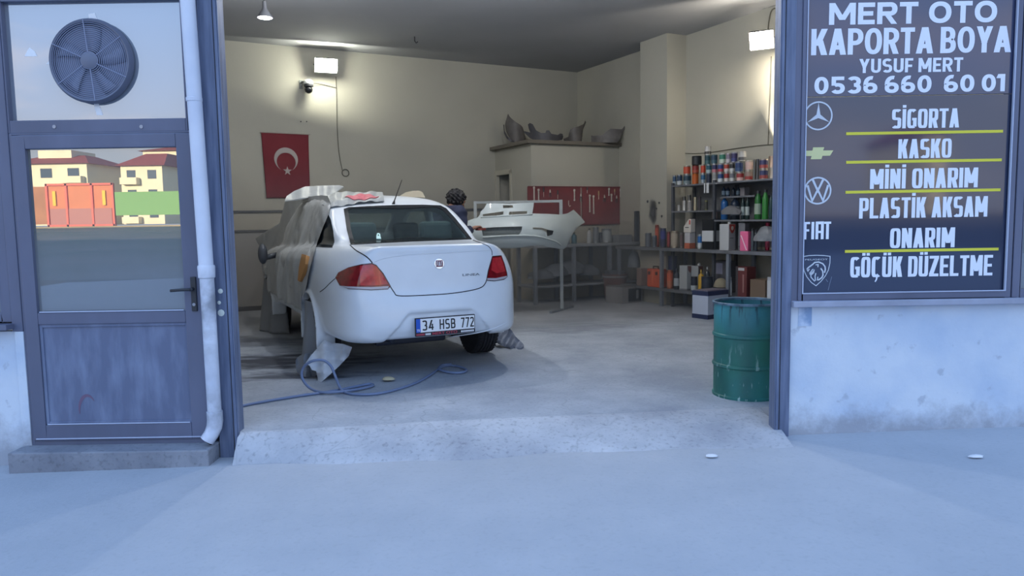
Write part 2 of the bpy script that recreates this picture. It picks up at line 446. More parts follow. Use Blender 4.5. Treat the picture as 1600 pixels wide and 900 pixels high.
def concrete(name, c1, c2, stains=False, cracks=True, speck=.45):
    m = mat(name, c1, .8); nt, N, L, b = nodes_of(m)
    tc = N.new('ShaderNodeTexCoord')
    n1 = N.new('ShaderNodeTexNoise'); n1.inputs['Scale'].default_value = 1.3; n1.inputs['Detail'].default_value = 8; n1.inputs['Roughness'].default_value = .65
    L.new(tc.outputs['Object'], n1.inputs[0])
    r = N.new('ShaderNodeValToRGB'); r.color_ramp.elements[0].position = .36; r.color_ramp.elements[1].position = .66
    r.color_ramp.elements[0].color = (*c2, 1); r.color_ramp.elements[1].color = (*c1, 1)
    L.new(n1.outputs[0], r.inputs[0]); last = r.outputs[0]
    n2 = N.new('ShaderNodeTexNoise'); n2.inputs['Scale'].default_value = 38; n2.inputs['Detail'].default_value = 5
    L.new(tc.outputs['Object'], n2.inputs[0])
    def mixin(fac, col, src, mode='MIX'):
        x = N.new('ShaderNodeMix'); x.data_type = 'RGBA'; x.blend_type = mode
        L.new(fac, x.inputs[0]); L.new(src, x.inputs[6]); x.inputs[7].default_value = (*col, 1); return x.outputs[2]
    def ramp(src, a, bb, v0=0, v1=1):
        x = N.new('ShaderNodeMapRange'); x.inputs[1].default_value = a; x.inputs[2].default_value = bb; x.inputs[3].default_value = v0; x.inputs[4].default_value = v1
        L.new(src, x.inputs[0]); return x.outputs[0]
    last = mixin(ramp(n2.outputs[0], .54, .72, 0, speck), tuple(c*.45 for c in c2), last)
    if cracks:
        wp = N.new('ShaderNodeTexNoise'); wp.inputs['Scale'].default_value = 2; L.new(tc.outputs['Object'], wp.inputs[0])
        ad = N.new('ShaderNodeVectorMath'); ad.operation = 'ADD'; L.new(tc.outputs['Object'], ad.inputs[0]); L.new(wp.outputs['Color'], ad.inputs[1])
        vo = N.new('ShaderNodeTexVoronoi'); vo.feature = 'DISTANCE_TO_EDGE'; vo.inputs['Scale'].default_value = 1.15
        L.new(ad.outputs[0], vo.inputs[0])
        cf = N.new('ShaderNodeMath'); cf.operation = 'MULTIPLY'
        L.new(ramp(vo.outputs['Distance'], 0, .012, .28, 0), cf.inputs[0]); L.new(ramp(n1.outputs[0], .42, .58), cf.inputs[1])
        last = mixin(cf.outputs[0], tuple(c*.4 for c in c2), last)
    if stains:
        for (x, y, sx, sy, rz, amt) in ((-2.35, 7.0, .95, .42, .15, .9), (-1.9, 6.3, .7, .16, .05, .75), (-2.9, 8.2, .8, .4, .2, .5), (.9, 8.9, .9, .35, .4, .3)):
            mp = N.new('ShaderNodeMapping'); mp.vector_type = 'TEXTURE'
            mp.inputs['Location'].default_value = (x, y, 0); mp.inputs['Rotation'].default_value = (0, 0, rz); mp.inputs['Scale'].default_value = (sx, sy, 1)
            L.new(tc.outputs['Object'], mp.inputs[0])
            ln = N.new('ShaderNodeVectorMath'); ln.operation = 'LENGTH'; L.new(mp.outputs[0], ln.inputs[0])
            n3 = N.new('ShaderNodeTexNoise'); n3.inputs['Scale'].default_value = 3.2; n3.inputs['Detail'].default_value = 7
            ms = N.new('ShaderNodeMapping'); ms.inputs['Scale'].default_value = (1, 3.0, 1); L.new(tc.outputs['Object'], ms.inputs[0]); L.new(ms.outputs[0], n3.inputs[0])
            sm = N.new('ShaderNodeMath'); sm.operation = 'MULTIPLY_ADD'; sm.inputs[1].default_value = 2.6; L.new(n3.outputs[0], sm.inputs[0]); L.new(ln.outputs['Value'], sm.inputs[2])
            last = mixin(ramp(sm.outputs[0], 2.5, 1.75, 0, min(1, amt*1.08)), srgb(58, 62, 72), last)
    L.new(last, b.inputs['Base Color'])
    bp = N.new('ShaderNodeBump'); bp.inputs['Strength'].default_value = .25; bp.inputs['Distance'].default_value = .01
    L.new(n2.outputs[0], bp.inputs['Height']); L.new(bp.outputs[0], b.inputs['Normal'])
    return m
m_floor = concrete('dusty_concrete_floor', srgb(176, 182, 190), srgb(142, 149, 160), stains=True, speck=.3)
m_ramp = concrete('rough_concrete_ramp', srgb(192, 195, 200), srgb(152, 156, 164))
m_street = concrete('smooth_pavement', srgb(176, 180, 186), srgb(166, 171, 178), cracks=False, speck=.12)
m_wall = mat('cream_wall_paint', srgb(178, 175, 162), .75, var=.10, vscale=.8, bump=.06, bscale=25)
m_ceiling = mat('grey_ceiling_plaster', srgb(168, 170, 174), .85, var=.12, vscale=.7)
m_plaster = mat('stained_white_plaster', srgb(205, 214, 224), .8, vscale=2.2, col2=srgb(178, 194, 214), bump=.25, bscale=14, lo=.3, hi=.6, detail=8)
def plaster_grime():
    nt, N, L, b = nodes_of(m_plaster)
    src = b.inputs['Base Color'].links[0].from_socket
    tc = N.new('ShaderNodeTexCoord'); sp = N.new('ShaderNodeSeparateXYZ'); L.new(tc.outputs['Object'], sp.inputs[0])
    n = N.new('ShaderNodeTexNoise'); n.inputs['Scale'].default_value = 5; n.inputs['Detail'].default_value = 8; n.inputs['Roughness'].default_value = .7
    L.new(tc.outputs['Object'], n.inputs[0])
    ma = N.new('ShaderNodeMath'); ma.operation = 'MULTIPLY_ADD'; ma.inputs[1].default_value = .55; L.new(n.outputs[0], ma.inputs[0]); L.new(sp.outputs[2], ma.inputs[2])
    mr = N.new('ShaderNodeMapRange'); mr.inputs[1].default_value = .52; mr.inputs[2].default_value = .33; mr.inputs[3].default_value = 0; mr.inputs[4].default_value = .75
    L.new(ma.outputs[0], mr.inputs[0])
    x = N.new('ShaderNodeMix'); x.data_type = 'RGBA'; L.new(mr.outputs[0], x.inputs[0]); L.new(src, x.inputs[6]); x.inputs[7].default_value = (*srgb(140, 142, 150), 1)
    n2 = N.new('ShaderNodeTexNoise'); n2.inputs['Scale'].default_value = 9; n2.inputs['Detail'].default_value = 6; L.new(tc.outputs['Object'], n2.inputs[0])
    mr2 = N.new('ShaderNodeMapRange'); mr2.inputs[1].default_value = .66; mr2.inputs[2].default_value = .72; mr2.inputs[3].default_value = 0; mr2.inputs[4].default_value = .5
    L.new(n2.outputs[0], mr2.inputs[0])
    x2 = N.new('ShaderNodeMix'); x2.data_type = 'RGBA'; L.new(mr2.outputs[0], x2.inputs[0]); L.new(x.outputs[2], x2.inputs[6]); x2.inputs[7].default_value = (*srgb(150, 158, 172), 1)
    L.new(x2.outputs[2], b.inputs['Base Color'])
plaster_grime()
def coated_glass(name, tint, refl, dirt=None, dirt_amt=0., see=.35):
    """window glass: a mirror-like coat over a dusty tinted pane"""
    m = D.materials.new(name); m.use_nodes = True; nt = m.node_tree; N = nt.nodes; L = nt.links; N.clear()
    out = N.new('ShaderNodeOutputMaterial'); gl = N.new('ShaderNodeBsdfGlossy'); gl.inputs['Roughness'].default_value = .004
    gl.inputs['Color'].default_value = (1, 1, 1, 1)
    df = N.new('ShaderNodeBsdfDiffuse'); df.inputs['Color'].default_value = (*tint, 1)
    tr = N.new('ShaderNodeBsdfTransparent'); tr.inputs['Color'].default_value = (.8, .85, .85, 1)
    m1 = N.new('ShaderNodeMixShader'); m1.inputs[0].default_value = see; L.new(df.outputs[0], m1.inputs[1]); L.new(tr.outputs[0], m1.inputs[2])
    m2 = N.new('ShaderNodeMixShader'); m2.inputs[0].default_value = refl; L.new(m1.outputs[0], m2.inputs[1]); L.new(gl.outputs[0], m2.inputs[2])
    last = m2.outputs[0]
    if dirt:
        tc = N.new('ShaderNodeTexCoord'); n = N.new('ShaderNodeTexNoise'); n.inputs['Scale'].default_value = 2.4; n.inputs['Detail'].default_value = 6
        L.new(tc.outputs['Object'], n.inputs[0])
        sp = N.new('ShaderNodeSeparateXYZ'); L.new(tc.outputs['Object'], sp.inputs[0])
        mr0 = N.new('ShaderNodeMapRange'); mr0.inputs[1].default_value = 1.5; mr0.inputs[2].default_value = 1.15; L.new(sp.outputs[2], mr0.inputs[0])
        mr = N.new('ShaderNodeMapRange'); mr.inputs[1].default_value = .3; mr.inputs[2].default_value = .7; mr.inputs[3].default_value = dirt_amt*.6; mr.inputs[4].default_value = dirt_amt
        L.new(n.outputs[0], mr.inputs[0])
        mm = N.new('ShaderNodeMath'); mm.operation = 'MULTIPLY'; L.new(mr.outputs[0], mm.inputs[0]); L.new(mr0.outputs[0], mm.inputs[1])
        d2 = N.new('ShaderNodeBsdfDiffuse'); d2.inputs['Color'].default_value = (*dirt, 1)
        m3 = N.new('ShaderNodeMixShader'); L.new(mm.outputs[0], m3.inputs[0]); L.new(last, m3.inputs[1]); L.new(d2.outputs[0], m3.inputs[2]); last = m3.outputs[0]
    L.new(last, out.inputs[0]); return m
m_glass_up = coated_glass('reflective_upper_glass', srgb(128, 138, 152), .32, see=.1)
m_glass_door = coated_glass('dusty_door_glass', srgb(104, 110, 108), .30, dirt=srgb(128, 134, 142), dirt_amt=.75, see=.15)

YF = 4.6
# ------------------------------------------------------------------ street, ramp, floor
def street_z(x): return -.0327 + (x+1.81)*.0219
mb = MB()
mb.hexa([(-14, 4.75, street_z(-14)-.3), (-14, -14, street_z(-14)-.3), (14, -14, street_z(14)-.3), (14, 4.75, street_z(14)-.3)],
        [(-14, 4.75, street_z(-14)), (-14, -14, street_z(-14)), (14, -14, street_z(14)), (14, 4.75, street_z(14))])
struct(mb.build('pavement', m_street))
edge = [(-1.74, 4.60), (-1.2, 4.68), (-.44, 4.80), (.5, 4.89), (1.30, 4.98), (1.70, 5.02)]
mb = MB()     # sloping concrete lip between pavement and floor
n = len(edge); nx = 44; rows = []
for j in range(7):
    t = j/6; row = []
    for i in range(nx+1):
        x = -1.74+(1.70+1.74)*i/nx
        yt = float(np.interp(x, [e[0] for e in edge], [e[1] for e in edge])); yb = 4.40+.03*math.sin(x*3)+.02*math.sin(x*7)
        y = yb+(yt-yb)*t; z = street_z(x)+(.131-street_z(x))*(1-(1-t)**1.5)
        if 0 < j < 6: z += .007*math.sin(9*x+3*j)+.005*math.sin(23*x+7*j)+.004*rng.normal()
        if j == 0: z -= .006
        row.append(mb.bm.verts.new((x, y, z)))
    rows.append(row)
for A, B in zip(rows, rows[1:]):
    for i in range(nx): mb.bm.faces.new((A[i], A[i+1], B[i+1], B[i]))
struct(mb.build('ramp', m_ramp, smooth=True))
LW = 8.6
def room_poly():
    a = R(0, 0, 0); b = R(LW, 0, 0)
    fy = 4.74
    ql = (b.y-fy)/-WR[1]; qr = (a.y-fy)/-WR[1]
    return [a, b, R(LW, ql, 0), R(0, qr, 0)]
RP = room_poly()
top = [(x, y, .13) for x, y in edge]
mb = MB()
poly = [(RP[0].x, RP[0].y), (RP[1].x, RP[1].y), (RP[2].x, RP[2].y), (-1.9, 4.74), (-1.74, 4.60)]+edge[1:]+[(1.9, 5.02), (1.9, 4.74), (RP[3].x, RP[3].y)]
mb.prism([tuple(p) for p in poly], lambda u, v, w: (u, v, .13-w), .25)
struct(mb.build('floor', m_floor))
CEIL = 4.13
mb = MB(); mb.prism([(p.x, p.y) for p in RP], lambda u, v, w: (u, v, CEIL+w), .2); struct(mb.build('ceiling', m_ceiling))
def room_wall(name, p0, q0, p1, q1, z0, z1, m, th=.2):
    mb = MB(); c0, c1 = (p0, q0), (p1, q1)
    pts = [R(p0, q0, 0), R(p1, q1, 0)]
    dx = (pts[1]-pts[0]).normalized(); nn = Vector((-dx.y, dx.x, 0))
    cen = R(LW/2, 3, 0)
    if nn.dot(cen-pts[0]) > 0: nn = -nn
    a, b = pts
    mb.hexa([a.xy.to_3d()+Vector((0, 0, z0)), b+Vector((0, 0, z0)), b+nn*th+Vector((0, 0, z0)), a+nn*th+Vector((0, 0, z0))],
            [a+Vector((0, 0, z1)), b+Vector((0, 0, z1)), b+nn*th+Vector((0, 0, z1)), a+nn*th+Vector((0, 0, z1))])
    return struct(mb.build(name, m))
room_wall('wall_back', 0, 0, LW, 0, 0, 5.2, m_wall)
qe = (CX[1]-4.74)/-WR[1]
room_wall('wall_right', 0, -.2, 0, qe, 0, 5.2, m_wall)
ql = (R(LW, 0, 0).y-4.74)/-WR[1]
room_wall('wall_left', LW, -.2, LW, ql, 0, 5.2, m_wall)
# roof slab keeps the low sun out
mb = MB(); mb.box((0, 9.5, 5.35), (24, 10.5, .3)); struct(mb.build('roof_slab', m_ceiling))
# facade walls beyond and above the openings
def fbox(name, x0, x1, z0, z1, y0=YF, y1=YF+.14, m=m_plaster, bevel=0):
    mb = MB(); mb.box(((x0+x1)/2, (y0+y1)/2, (z0+z1)/2), (x1-x0, y1-y0, z1-z0)); return struct(mb.build(name, m, bevel=bevel))
fbox('wall_front', -70, -1.76, 2.95, 10)  # unseen height and length of these walls added to shade the street
fbox('wall_front', -1.76, 1.76, 3.3, 10)
fbox('wall_front', 1.76, 70, 2.95, 10)
fbox('wall_front', -70, -3.115, -.3, .80, YF+.01)
fbox('wall_front', 1.75, 70, -.1, .882, YF+.03)
fbox('wall_front', -70, -4.9, .8, 2.95)
fbox('wall_front', 5.4, 70, .88, 2.95)
fbox('wall_front', -1.965, -1.86, -.1, 2.95, YF+.06, YF+.14, m_steeldark)

# ------------------------------------------------------------------ left bay: neighbour window, transom window with fan, door
def rect_frame(mb, x0, x1, z0, z1, w, y0, y1, ww=None):
    ww = ww or (w, w, w, w)    # left right bottom top
    mb.box(((x0+x0+ww[0])/2, (y0+y1)/2, (z0+z1)/2), (ww[0], y1-y0, z1-z0))
    mb.box(((x1+x1-ww[1])/2, (y0+y1)/2, (z0+z1)/2), (ww[1], y1-y0, z1-z0))
    mb.box(((x0+ww[0]+x1-ww[1])/2, (y0+y1)/2, z0+ww[2]/2), (x1-x0-ww[0]-ww[1], y1-y0, ww[2]))
    mb.box(((x0+ww[0]+x1-ww[1])/2, (y0+y1)/2, z1-ww[3]/2), (x1-x0-ww[0]-ww[1], y1-y0, ww[3]))
    return mb
# mullion left of the door and sill of the neighbour window
fbox('trim_1', -3.135, -3.068, .80, 2.95, YF-.005, YF+.09, m_frame, .004)
fbox('trim_2', -3.125, -3.068, .04, .80, YF-.005, YF+.09, m_plaster, .004)
w3 = struct(rect_frame(MB(), -4.9, -3.135, .86, 2.95, .06, YF+.0, YF+.07).build('window_3', m_frame, bevel=.004))
mb = MB(); mb.box((-4.0, YF+.035, 1.9), (1.7, .012, 2.0)); mb.build('window_pane', m_glass_door, w3)
mb = MB(); mb.box((-4.02, YF-.0, .835), (1.8, .16, .035)); mb.build('window_sill', m_frame, w3, bevel=.004)
# transom window
w1 = struct(rect_frame(MB(), -3.068, -1.967, 2.022, 2.86, .03, YF, YF+.08, (.012, .012, .078, .055)).build('window_1', m_frame, bevel=.004))
mb = MB(); mb.box((-2.515, YF+.045, 2.45), (1.09, .012, .73)); mb.build('window_pane', m_glass_up, w1)
mb = MB()
for px, py in ((85, 198), (221, 198)):
    c = atY(px, py, YF); mb.cyl((c.x, YF-.004, c.z), (c.x, YF+.01, c.z), .011, seg=14)
mb.build('screw_cap', mat('bright_screw', srgb(150, 155, 168), .35, .6), w1)
mb = MB()
for pts in (((46, 74), (54, 80), (58, 88), (38, 88), (42, 80)), ((138, 22), (148, 20), (153, 34), (139, 34)), ((146, 160), (154, 162), (161, 180), (151, 180)), ((72, 100), (82, 90), (82, 102))):
    pp = [atY(x, y, YF+.037) for x, y in pts]
    mb.prism([(p.x, p.z) for p in pp], lambda u, v, w: (u, YF+.0385-w, v), .001)
mb.build('tape_scrap', mat('white_tape', srgb(232, 234, 236), .6), w1)
# door
d1 = thing('door_1', None, None, (-2.5, YF, 0)); d1['kind'] = 'structure'
O = Vector((2.5, -YF, 0))
def dl(mb): return mb.xform(Matrix.Translation(O))
fr = dl(rect_frame(MB(), -3.068, -1.905, .065, 2.022, .05, YF+.0, YF+.09, (.02, .03, .035, .012))).build('door_frame', m_frame, d1, bevel=.004)
leaf = MB()
rect_frame(leaf, -3.048, -1.935, .10, 2.008, .08, YF-.012, YF+.05, (.082, .108, .10, .082))
leaf.box(((-2.966-2.043)/2, YF+.019, .878), (.923, .062, .074))
leaf = dl(leaf).build('door_leaf', m_frame, d1, bevel=.005)
mb = MB(); mb.box((-2.5045, YF+.02, 1.42), (.925, .012, 1.012)); dl(mb).build('door_glass', m_glass_door, d1)
m_panel = mat('dusty_grey_door_panel', srgb(94, 104, 130), .5, vscale=3.5, col2=srgb(118, 130, 156), stretch=(3, 1, .8), bump=.06, bscale=20, lo=.3, hi=.55)
mb = MB(); mb.box((-2.5, YF+.02, .52), (.93, .03, .66))
rect_frame(mb, -2.966, -2.028, .20, .842, .02, YF-.004, YF+.02)
dl(mb).build('door_panel', m_panel, d1, bevel=.003)
m_bead = mat('pale_bead_edge', srgb(178, 188, 210), .5)
mb = MB()
for z in (.921, .206, .112): mb.box((-2.5, YF-.014, z), (.9 if z > .15 else 1.06, .006, .006))
dl(mb).build('glazing_bead', m_bead, d1)
h = MB(); h.box((-1.979, YF-.018, 1.02), (.034, .014, .215))
hp = dl(h).build('handle_plate', m_dark, d1, bevel=.004)
h = MB(); h.cyl((-1.982, YF-.02, 1.052), (-1.982, YF-.06, 1.052), .011, seg=14)
h.tube([(-1.982, YF-.055, 1.052), (-2.0, YF-.06, 1.052), (-2.05, YF-.06, 1.050), (-2.105, YF-.058, 1.046)], .009, 10)
dl(h).build('lever', m_dark, hp, smooth=True)
h = MB(); h.cyl((-1.979, YF-.018, .955), (-1.979, YF-.028, .955), .010, seg=12); dl(h).build('key_cylinder', mat('bright_screw', (.5, .5, .5), .3, .8), hp)
# smears on the door panel
mb = MB()
def arc(cx, cy, rx, ry, a0, a1, n=10): return [(cx+rx*math.cos(math.radians(a0+(a1-a0)*i/n)), cy+ry*math.sin(math.radians(a0+(a1-a0)*i/n))) for i in range(n+1)]
c = atY(137, 640, YF)
stroke(mb, arc(c.x+.0, c.z-.01, .055, .10, 40, 190), [.004+.016*math.sin(PI*i/10) for i in range(11)], lambda u, v, w: (u+2.5, .0045-w, v), .0008)
mb.build('red_scuff', mat('red_scuff_paint', srgb(108, 88, 112), .7), d1)
# stone threshold
fbox('threshold', -3.12, -1.885, -.12, .068, YF-.16, YF+.14, concrete('threshold_concrete', srgb(150, 154, 162), srgb(118, 122, 132)), .008)

# ------------------------------------------------------------------ shutter guide posts
def guide(name, xc, w, zb, side):
    t = thing(name, None, None, (xc, YF, zb)); t['kind'] = 'structure'
    mb = MB(); mb.box((0, .01, 1.65), (w, .008, 3.3)); mb.box((-side*w/2, .05, 1.65), (.008, .09, 3.3)); mb.box((0, .095, 1.65), (w, .008, 3.3))
    mb.build('channel', m_steel, t, bevel=.002)
    mb = MB(); mb.box((side*(w/2-.012), .002, 1.65), (.02, .012, 3.3)); mb.box((side*(w/2-.034), .005, 1.65), (.006, .006, 3.3))
    mb.box((side*(w/2+.003), .045, 1.65), (.006, .10, 3.3))
    mb.build('guide_rail', m_steel, t, bevel=.002)
    mb = MB(); mb.box((side*(w/2-.0235), .0045, 1.65), (.009, .004, 3.28)); mb.build('guide_slot', m_black, t)
    return t
g1 = guide('trim_3', -1.815, .118, -.034, 1)
g2 = guide('trim_4', 1.700, .088, .044, -1)
mb = MB()
for px, py, w_, h_ in ((345, 489, .022, .014), (342, 473, .012, .03), (344, 455, .016, .03)):
    p = atY(px, py, YF); mb.lathe([(w_*.7, 0), (w_, .002), (w_*.3, .004)], 9, (p.x+1.815, .0065, p.z+.034), Matrix.Rotation(PI/2, 3, 'X'))
mb.build('filler_splash', mat('pale_filler', srgb(205, 212, 205), .8), g1)
fbox('trim_5', 1.745, 1.788, .90, 2.95, YF+.01, YF+.09, m_frame, .003)
# ------------------------------------------------------------------ right bay window frame and sill
w2 = struct(rect_frame(MB(), 1.788, 3.118, .915, 2.95, .05, YF, YF+.09, (.026, .036, .045, .03)).build('window_2', m_frame, bevel=.004))
mb = MB(); rect_frame(mb, 1.812, 3.084, .957, 2.92, .006, YF-.005, YF+.01); mb.build('glazing_bead', m_bead, w2)
w4 = struct(rect_frame(MB(), 3.126, 5.4, .915, 2.95, .05, YF, YF+.09).build('window_4', m_frame, bevel=.004))
mb = MB(); mb.box((4.26, YF+.045, 1.93), (2.2, .012, 1.98)); mb.build('window_pane', m_glass_door, w4)
fbox('trim_6', 1.749, 5.4, .876, .914, YF-.035, YF+.09, mat('sill_stone', srgb(158, 164, 182), .6, var=.2, vscale=6), .005)
mb = MB(); mb.box((1.845, YF+.0285, .81), (.085, .003, .12)); struct(mb.build('trim_7', mat('blue_overspray', srgb(132, 158, 192), .7, vscale=14, col2=srgb(190, 204, 222), lo=.35, hi=.6)))
# ------------------------------------------------------------------ white saloon car
CARX, CARY, CARZ, CARTH, CARS = -.569, 6.025, .13, .44496, 1.0441
car = thing('car', 'white four-door saloon car partly masked for spraying, boot towards the street', 'car', (CARX, CARY, CARZ), CARTH, None, CARS)
m_car = mat('white_car_paint', srgb(222, 228, 234), .28, coat=.4, var=.04, vscale=5)
def _tint(name, tr, dust):
    m_tint = D.materials.new(name); m_tint.use_nodes = True; N = m_tint.node_tree.nodes; L = m_tint.node_tree.links; N.clear()
    o = N.new('ShaderNodeOutputMaterial'); g = N.new('ShaderNodeBsdfGlossy'); g.inputs['Roughness'].default_value = .05
    t = N.new('ShaderNodeBsdfTransparent'); t.inputs[0].default_value = (*tr, 1); mx = N.new('ShaderNodeMixShader')
    lw = N.new('ShaderNodeLayerWeight'); lw.inputs[0].default_value = .5; pw = N.new('ShaderNodeMath'); pw.operation = 'POWER'; pw.inputs[1].default_value = 4; L.new(lw.outputs['Facing'], pw.inputs[0]); f = N.new('ShaderNodeMath'); f.operation = 'MULTIPLY_ADD'; f.inputs[1].default_value = .5; f.inputs[2].default_value = .035; L.new(pw.outputs[0], f.inputs[0])
    d_ = N.new('ShaderNodeBsdfDiffuse'); d_.inputs[0].default_value = (*srgb(92, 112, 128), 1); m0 = N.new('ShaderNodeMixShader'); m0.inputs[0].default_value = dust; L.new(t.outputs[0], m0.inputs[1]); L.new(d_.outputs[0], m0.inputs[2])
    L.new(f.outputs[0], mx.inputs[0]); L.new(m0.outputs[0], mx.inputs[1]); L.new(g.outputs[0], mx.inputs[2]); L.new(mx.outputs[0], o.inputs[0])
    return m_tint
m_tint = _tint('tinted_rear_glass', (.62, .70, .70), .05); m_clear = _tint('clear_car_glass', (.94, .96, .95), .01)
m_blackglass = mat('dark_glass', srgb(30, 38, 46), .12)
m_seam = mat('seam_shadow_gap', (.02, .022, .026), .8)
SIDE_LOW = smooth_poly([(.15, .325), (.045, .375), (.0, .46), (.015, .57), (.045, .66), (.075, .74), (.088, .9), (.098, 1.0), (.10, 1.055), (.125, 1.085), (.17, 1.083), (.35, 1.085), (.75, 1.095), (1.4, 1.06), (2.3, 1.0), (3.3, .99), (3.9, .90), (4.3, .78), (4.48, .66), (4.55, .48), (4.5, .30), (4.3, .24), (3.2, .37), (1.5, .39), (.6, .34)], 8)
PLAN_LOW = [(0, -.02), (.3, .005), (.5, .045), (.635, .11), (.722, .22), (.775, .38), (.818, .65), (.85, 1.1), (.862, 1.7), (.865, 3.0), (.855, 3.6), (.81, 4.1), (.7, 4.38), (.45, 4.53), (0, 4.57)]
PLAN_LOW = smooth_poly(PLAN_LOW + [(-x, y) for x, y in PLAN_LOW[-2:0:-1]], 6)
FRONT_LOW = [(0, .20), (.72, .21), (.82, .27), (.855, .40), (.868, .52), (.872, .66), (.862, .80), (.835, .93), (.785, 1.02), (.70, 1.085), (.55, 1.105), (0, 1.115)]
FRONT_LOW = smooth_poly(FRONT_LOW + [(-x, y) for x, y in FRONT_LOW[-2:0:-1]], 6)
SIDE_UP = smooth_poly([(.60, .98), (.78, 1.105), (1.0, 1.225), (1.25, 1.37), (1.42, 1.435), (1.7, 1.505), (2.1, 1.55), (2.5, 1.545), (2.85, 1.48), (3.2, 1.30), (3.6, 1.04), (3.7, .95), (2.0, .9)], 8)
PLAN_UP = [(0, .56), (.3, .575), (.5, .63), (.60, .75), (.665, 1.0), (.705, 1.5), (.73, 2.3), (.72, 3.0), (.66, 3.45), (.4, 3.68), (0, 3.76)]
PLAN_UP = smooth_poly(PLAN_UP + [(-x, y) for x, y in PLAN_UP[-2:0:-1]], 6)
FRONT_UP = [(0, .85), (.80, .88), (.77, .98), (.705, 1.10), (.645, 1.26), (.605, 1.38), (.57, 1.45), (.46, 1.515), (.25, 1.553), (0, 1.565)]
FRONT_UP = smooth_poly(FRONT_UP + [(-x, y) for x, y in FRONT_UP[-2:0:-1]], 6)
AX_R, AX_F, TR = 1.06, 3.64, .305
F_SL, F_PL, F_FL = Field2(SIDE_LOW, -.6, 5.2, -.3, 2.), Field2(PLAN_LOW, -1.4, 1.4, -.6, 5.2), Field2(FRONT_LOW, -1.4, 1.4, -.3, 2.)
F_SU, F_PU, F_FU = Field2(SIDE_UP, -.6, 5.2, -.3, 2.), Field2(PLAN_UP, -1.4, 1.4, -.6, 5.2), Field2(FRONT_UP, -1.4, 1.4, -.3, 2.)
_cache = {}
def car_parts(x, y, z, grid=False):
    a = smax(smax(F_SL(y, z), F_PL(x, y), .10), F_FL(x, z), .08)
    a = smax(a, boot_planes(x, y, z), .10)
    b = smax(smax(F_SU(y, z), F_PU(x, y), .06), F_FU(x, z), .09)
    return a, b
BN = np.array([.80, -.24, .55]); BN /= np.linalg.norm(BN); B0 = np.array([.775, .25, .80])
def boot_planes(x, y, z):     # the boot's shoulders lean in above the lamps
    return (np.abs(x)-B0[0])*BN[0]+(y-B0[1])*BN[1]+(z-B0[2])*BN[2]
def wells(d, x, y, z):
    for ay in (AX_R, AX_F):
        r = np.sqrt((y-ay)**2+(z-.315)**2)
        # a raised lip round the arch, then the well itself
        lip = smax(smax(r-.372, -(z-.1), .02), np.abs(np.abs(x)-.78)-.085, .02)
        d = np.where(z > .22, smin(d, lip+.004, .035), d)
        w = smax(r-.345, .52-np.abs(x), .01)
        d = np.maximum(d, -w)
    return d
def car_outer(P):
    x, y, z = P[:, 0], P[:, 1], P[:, 2]
    a, b = car_parts(x, y, z); return smin(a, b, .05)
CI = Matrix.Translation((CARX, CARY, CARZ)) @ Matrix.Rotation(CARTH, 4, 'Z') @ Matrix.Scale(CARS, 4)
CII = np.array(CI.inverted())
def car_cast(px, f=None):
    """points on the car body seen at the photo's pixels, in the car's own frame"""
    px = np.asarray(px, float)
    dirs = np.stack([ray(x, y) for x, y in px]) @ CII[:3, :3].T; dirs /= np.linalg.norm(dirs, axis=1)[:, None]
    o = CII[:3, :3] @ np.array([0, 0, CZ]) + CII[:3, 3]
    return march(np.broadcast_to(o, dirs.shape).copy(), dirs, f or car_outer, 3.0)
def march(o, dirs, f, t0=0., n=70):
    t = np.full(len(o), t0)
    for _ in range(n):
        d = f(o+dirs*t[:, None]); t += np.clip(d, -.2, 1.)*.75
    return o+dirs*t[:, None], np.abs(d)
def car_normal(P, f=None):
    f = f or car_outer; e = .006; g = np.stack([f(P+np.eye(3)[i]*e)-f(P-np.eye(3)[i]*e) for i in range(3)], 1)
    return g/np.linalg.norm(g, axis=1)[:, None]
RECESS = [(618, 541), (645, 487), (654, 480), (733, 474), (744, 478), (764, 517), (762, 530)]
_rec, _ = car_cast([(x, y) for x, y in resample([(640, 520), (650, 490), (738, 481), (748, 515)], 300)])
REC2 = [(-.50, .28), (-.285, .53), (-.26, .55), (.26, .55), (.285, .53), (.50, .28)]
WIN_PX = [(537, 327), (545, 324.5), (580, 322.5), (620, 321), (660, 320.5), (688, 321.5), (697, 326), (710, 340), (724, 357), (737, 374), (700, 375.5), (640, 377.5), (590, 380), (548, 382.5), (542, 360)]
SIDEW = [[(1.36, 1.14), (1.57, 1.32), (1.93, 1.365), (2.0, 1.13)], [(2.12, 1.13), (2.06, 1.365), (2.58, 1.37), (2.86, 1.29), (3.1, 1.12)]]
def shrink(poly, k):
    P = np.array(poly, float); c = P.mean(0); d = P-c; return c+d*(1-k/np.linalg.norm(d, axis=1))[:, None]
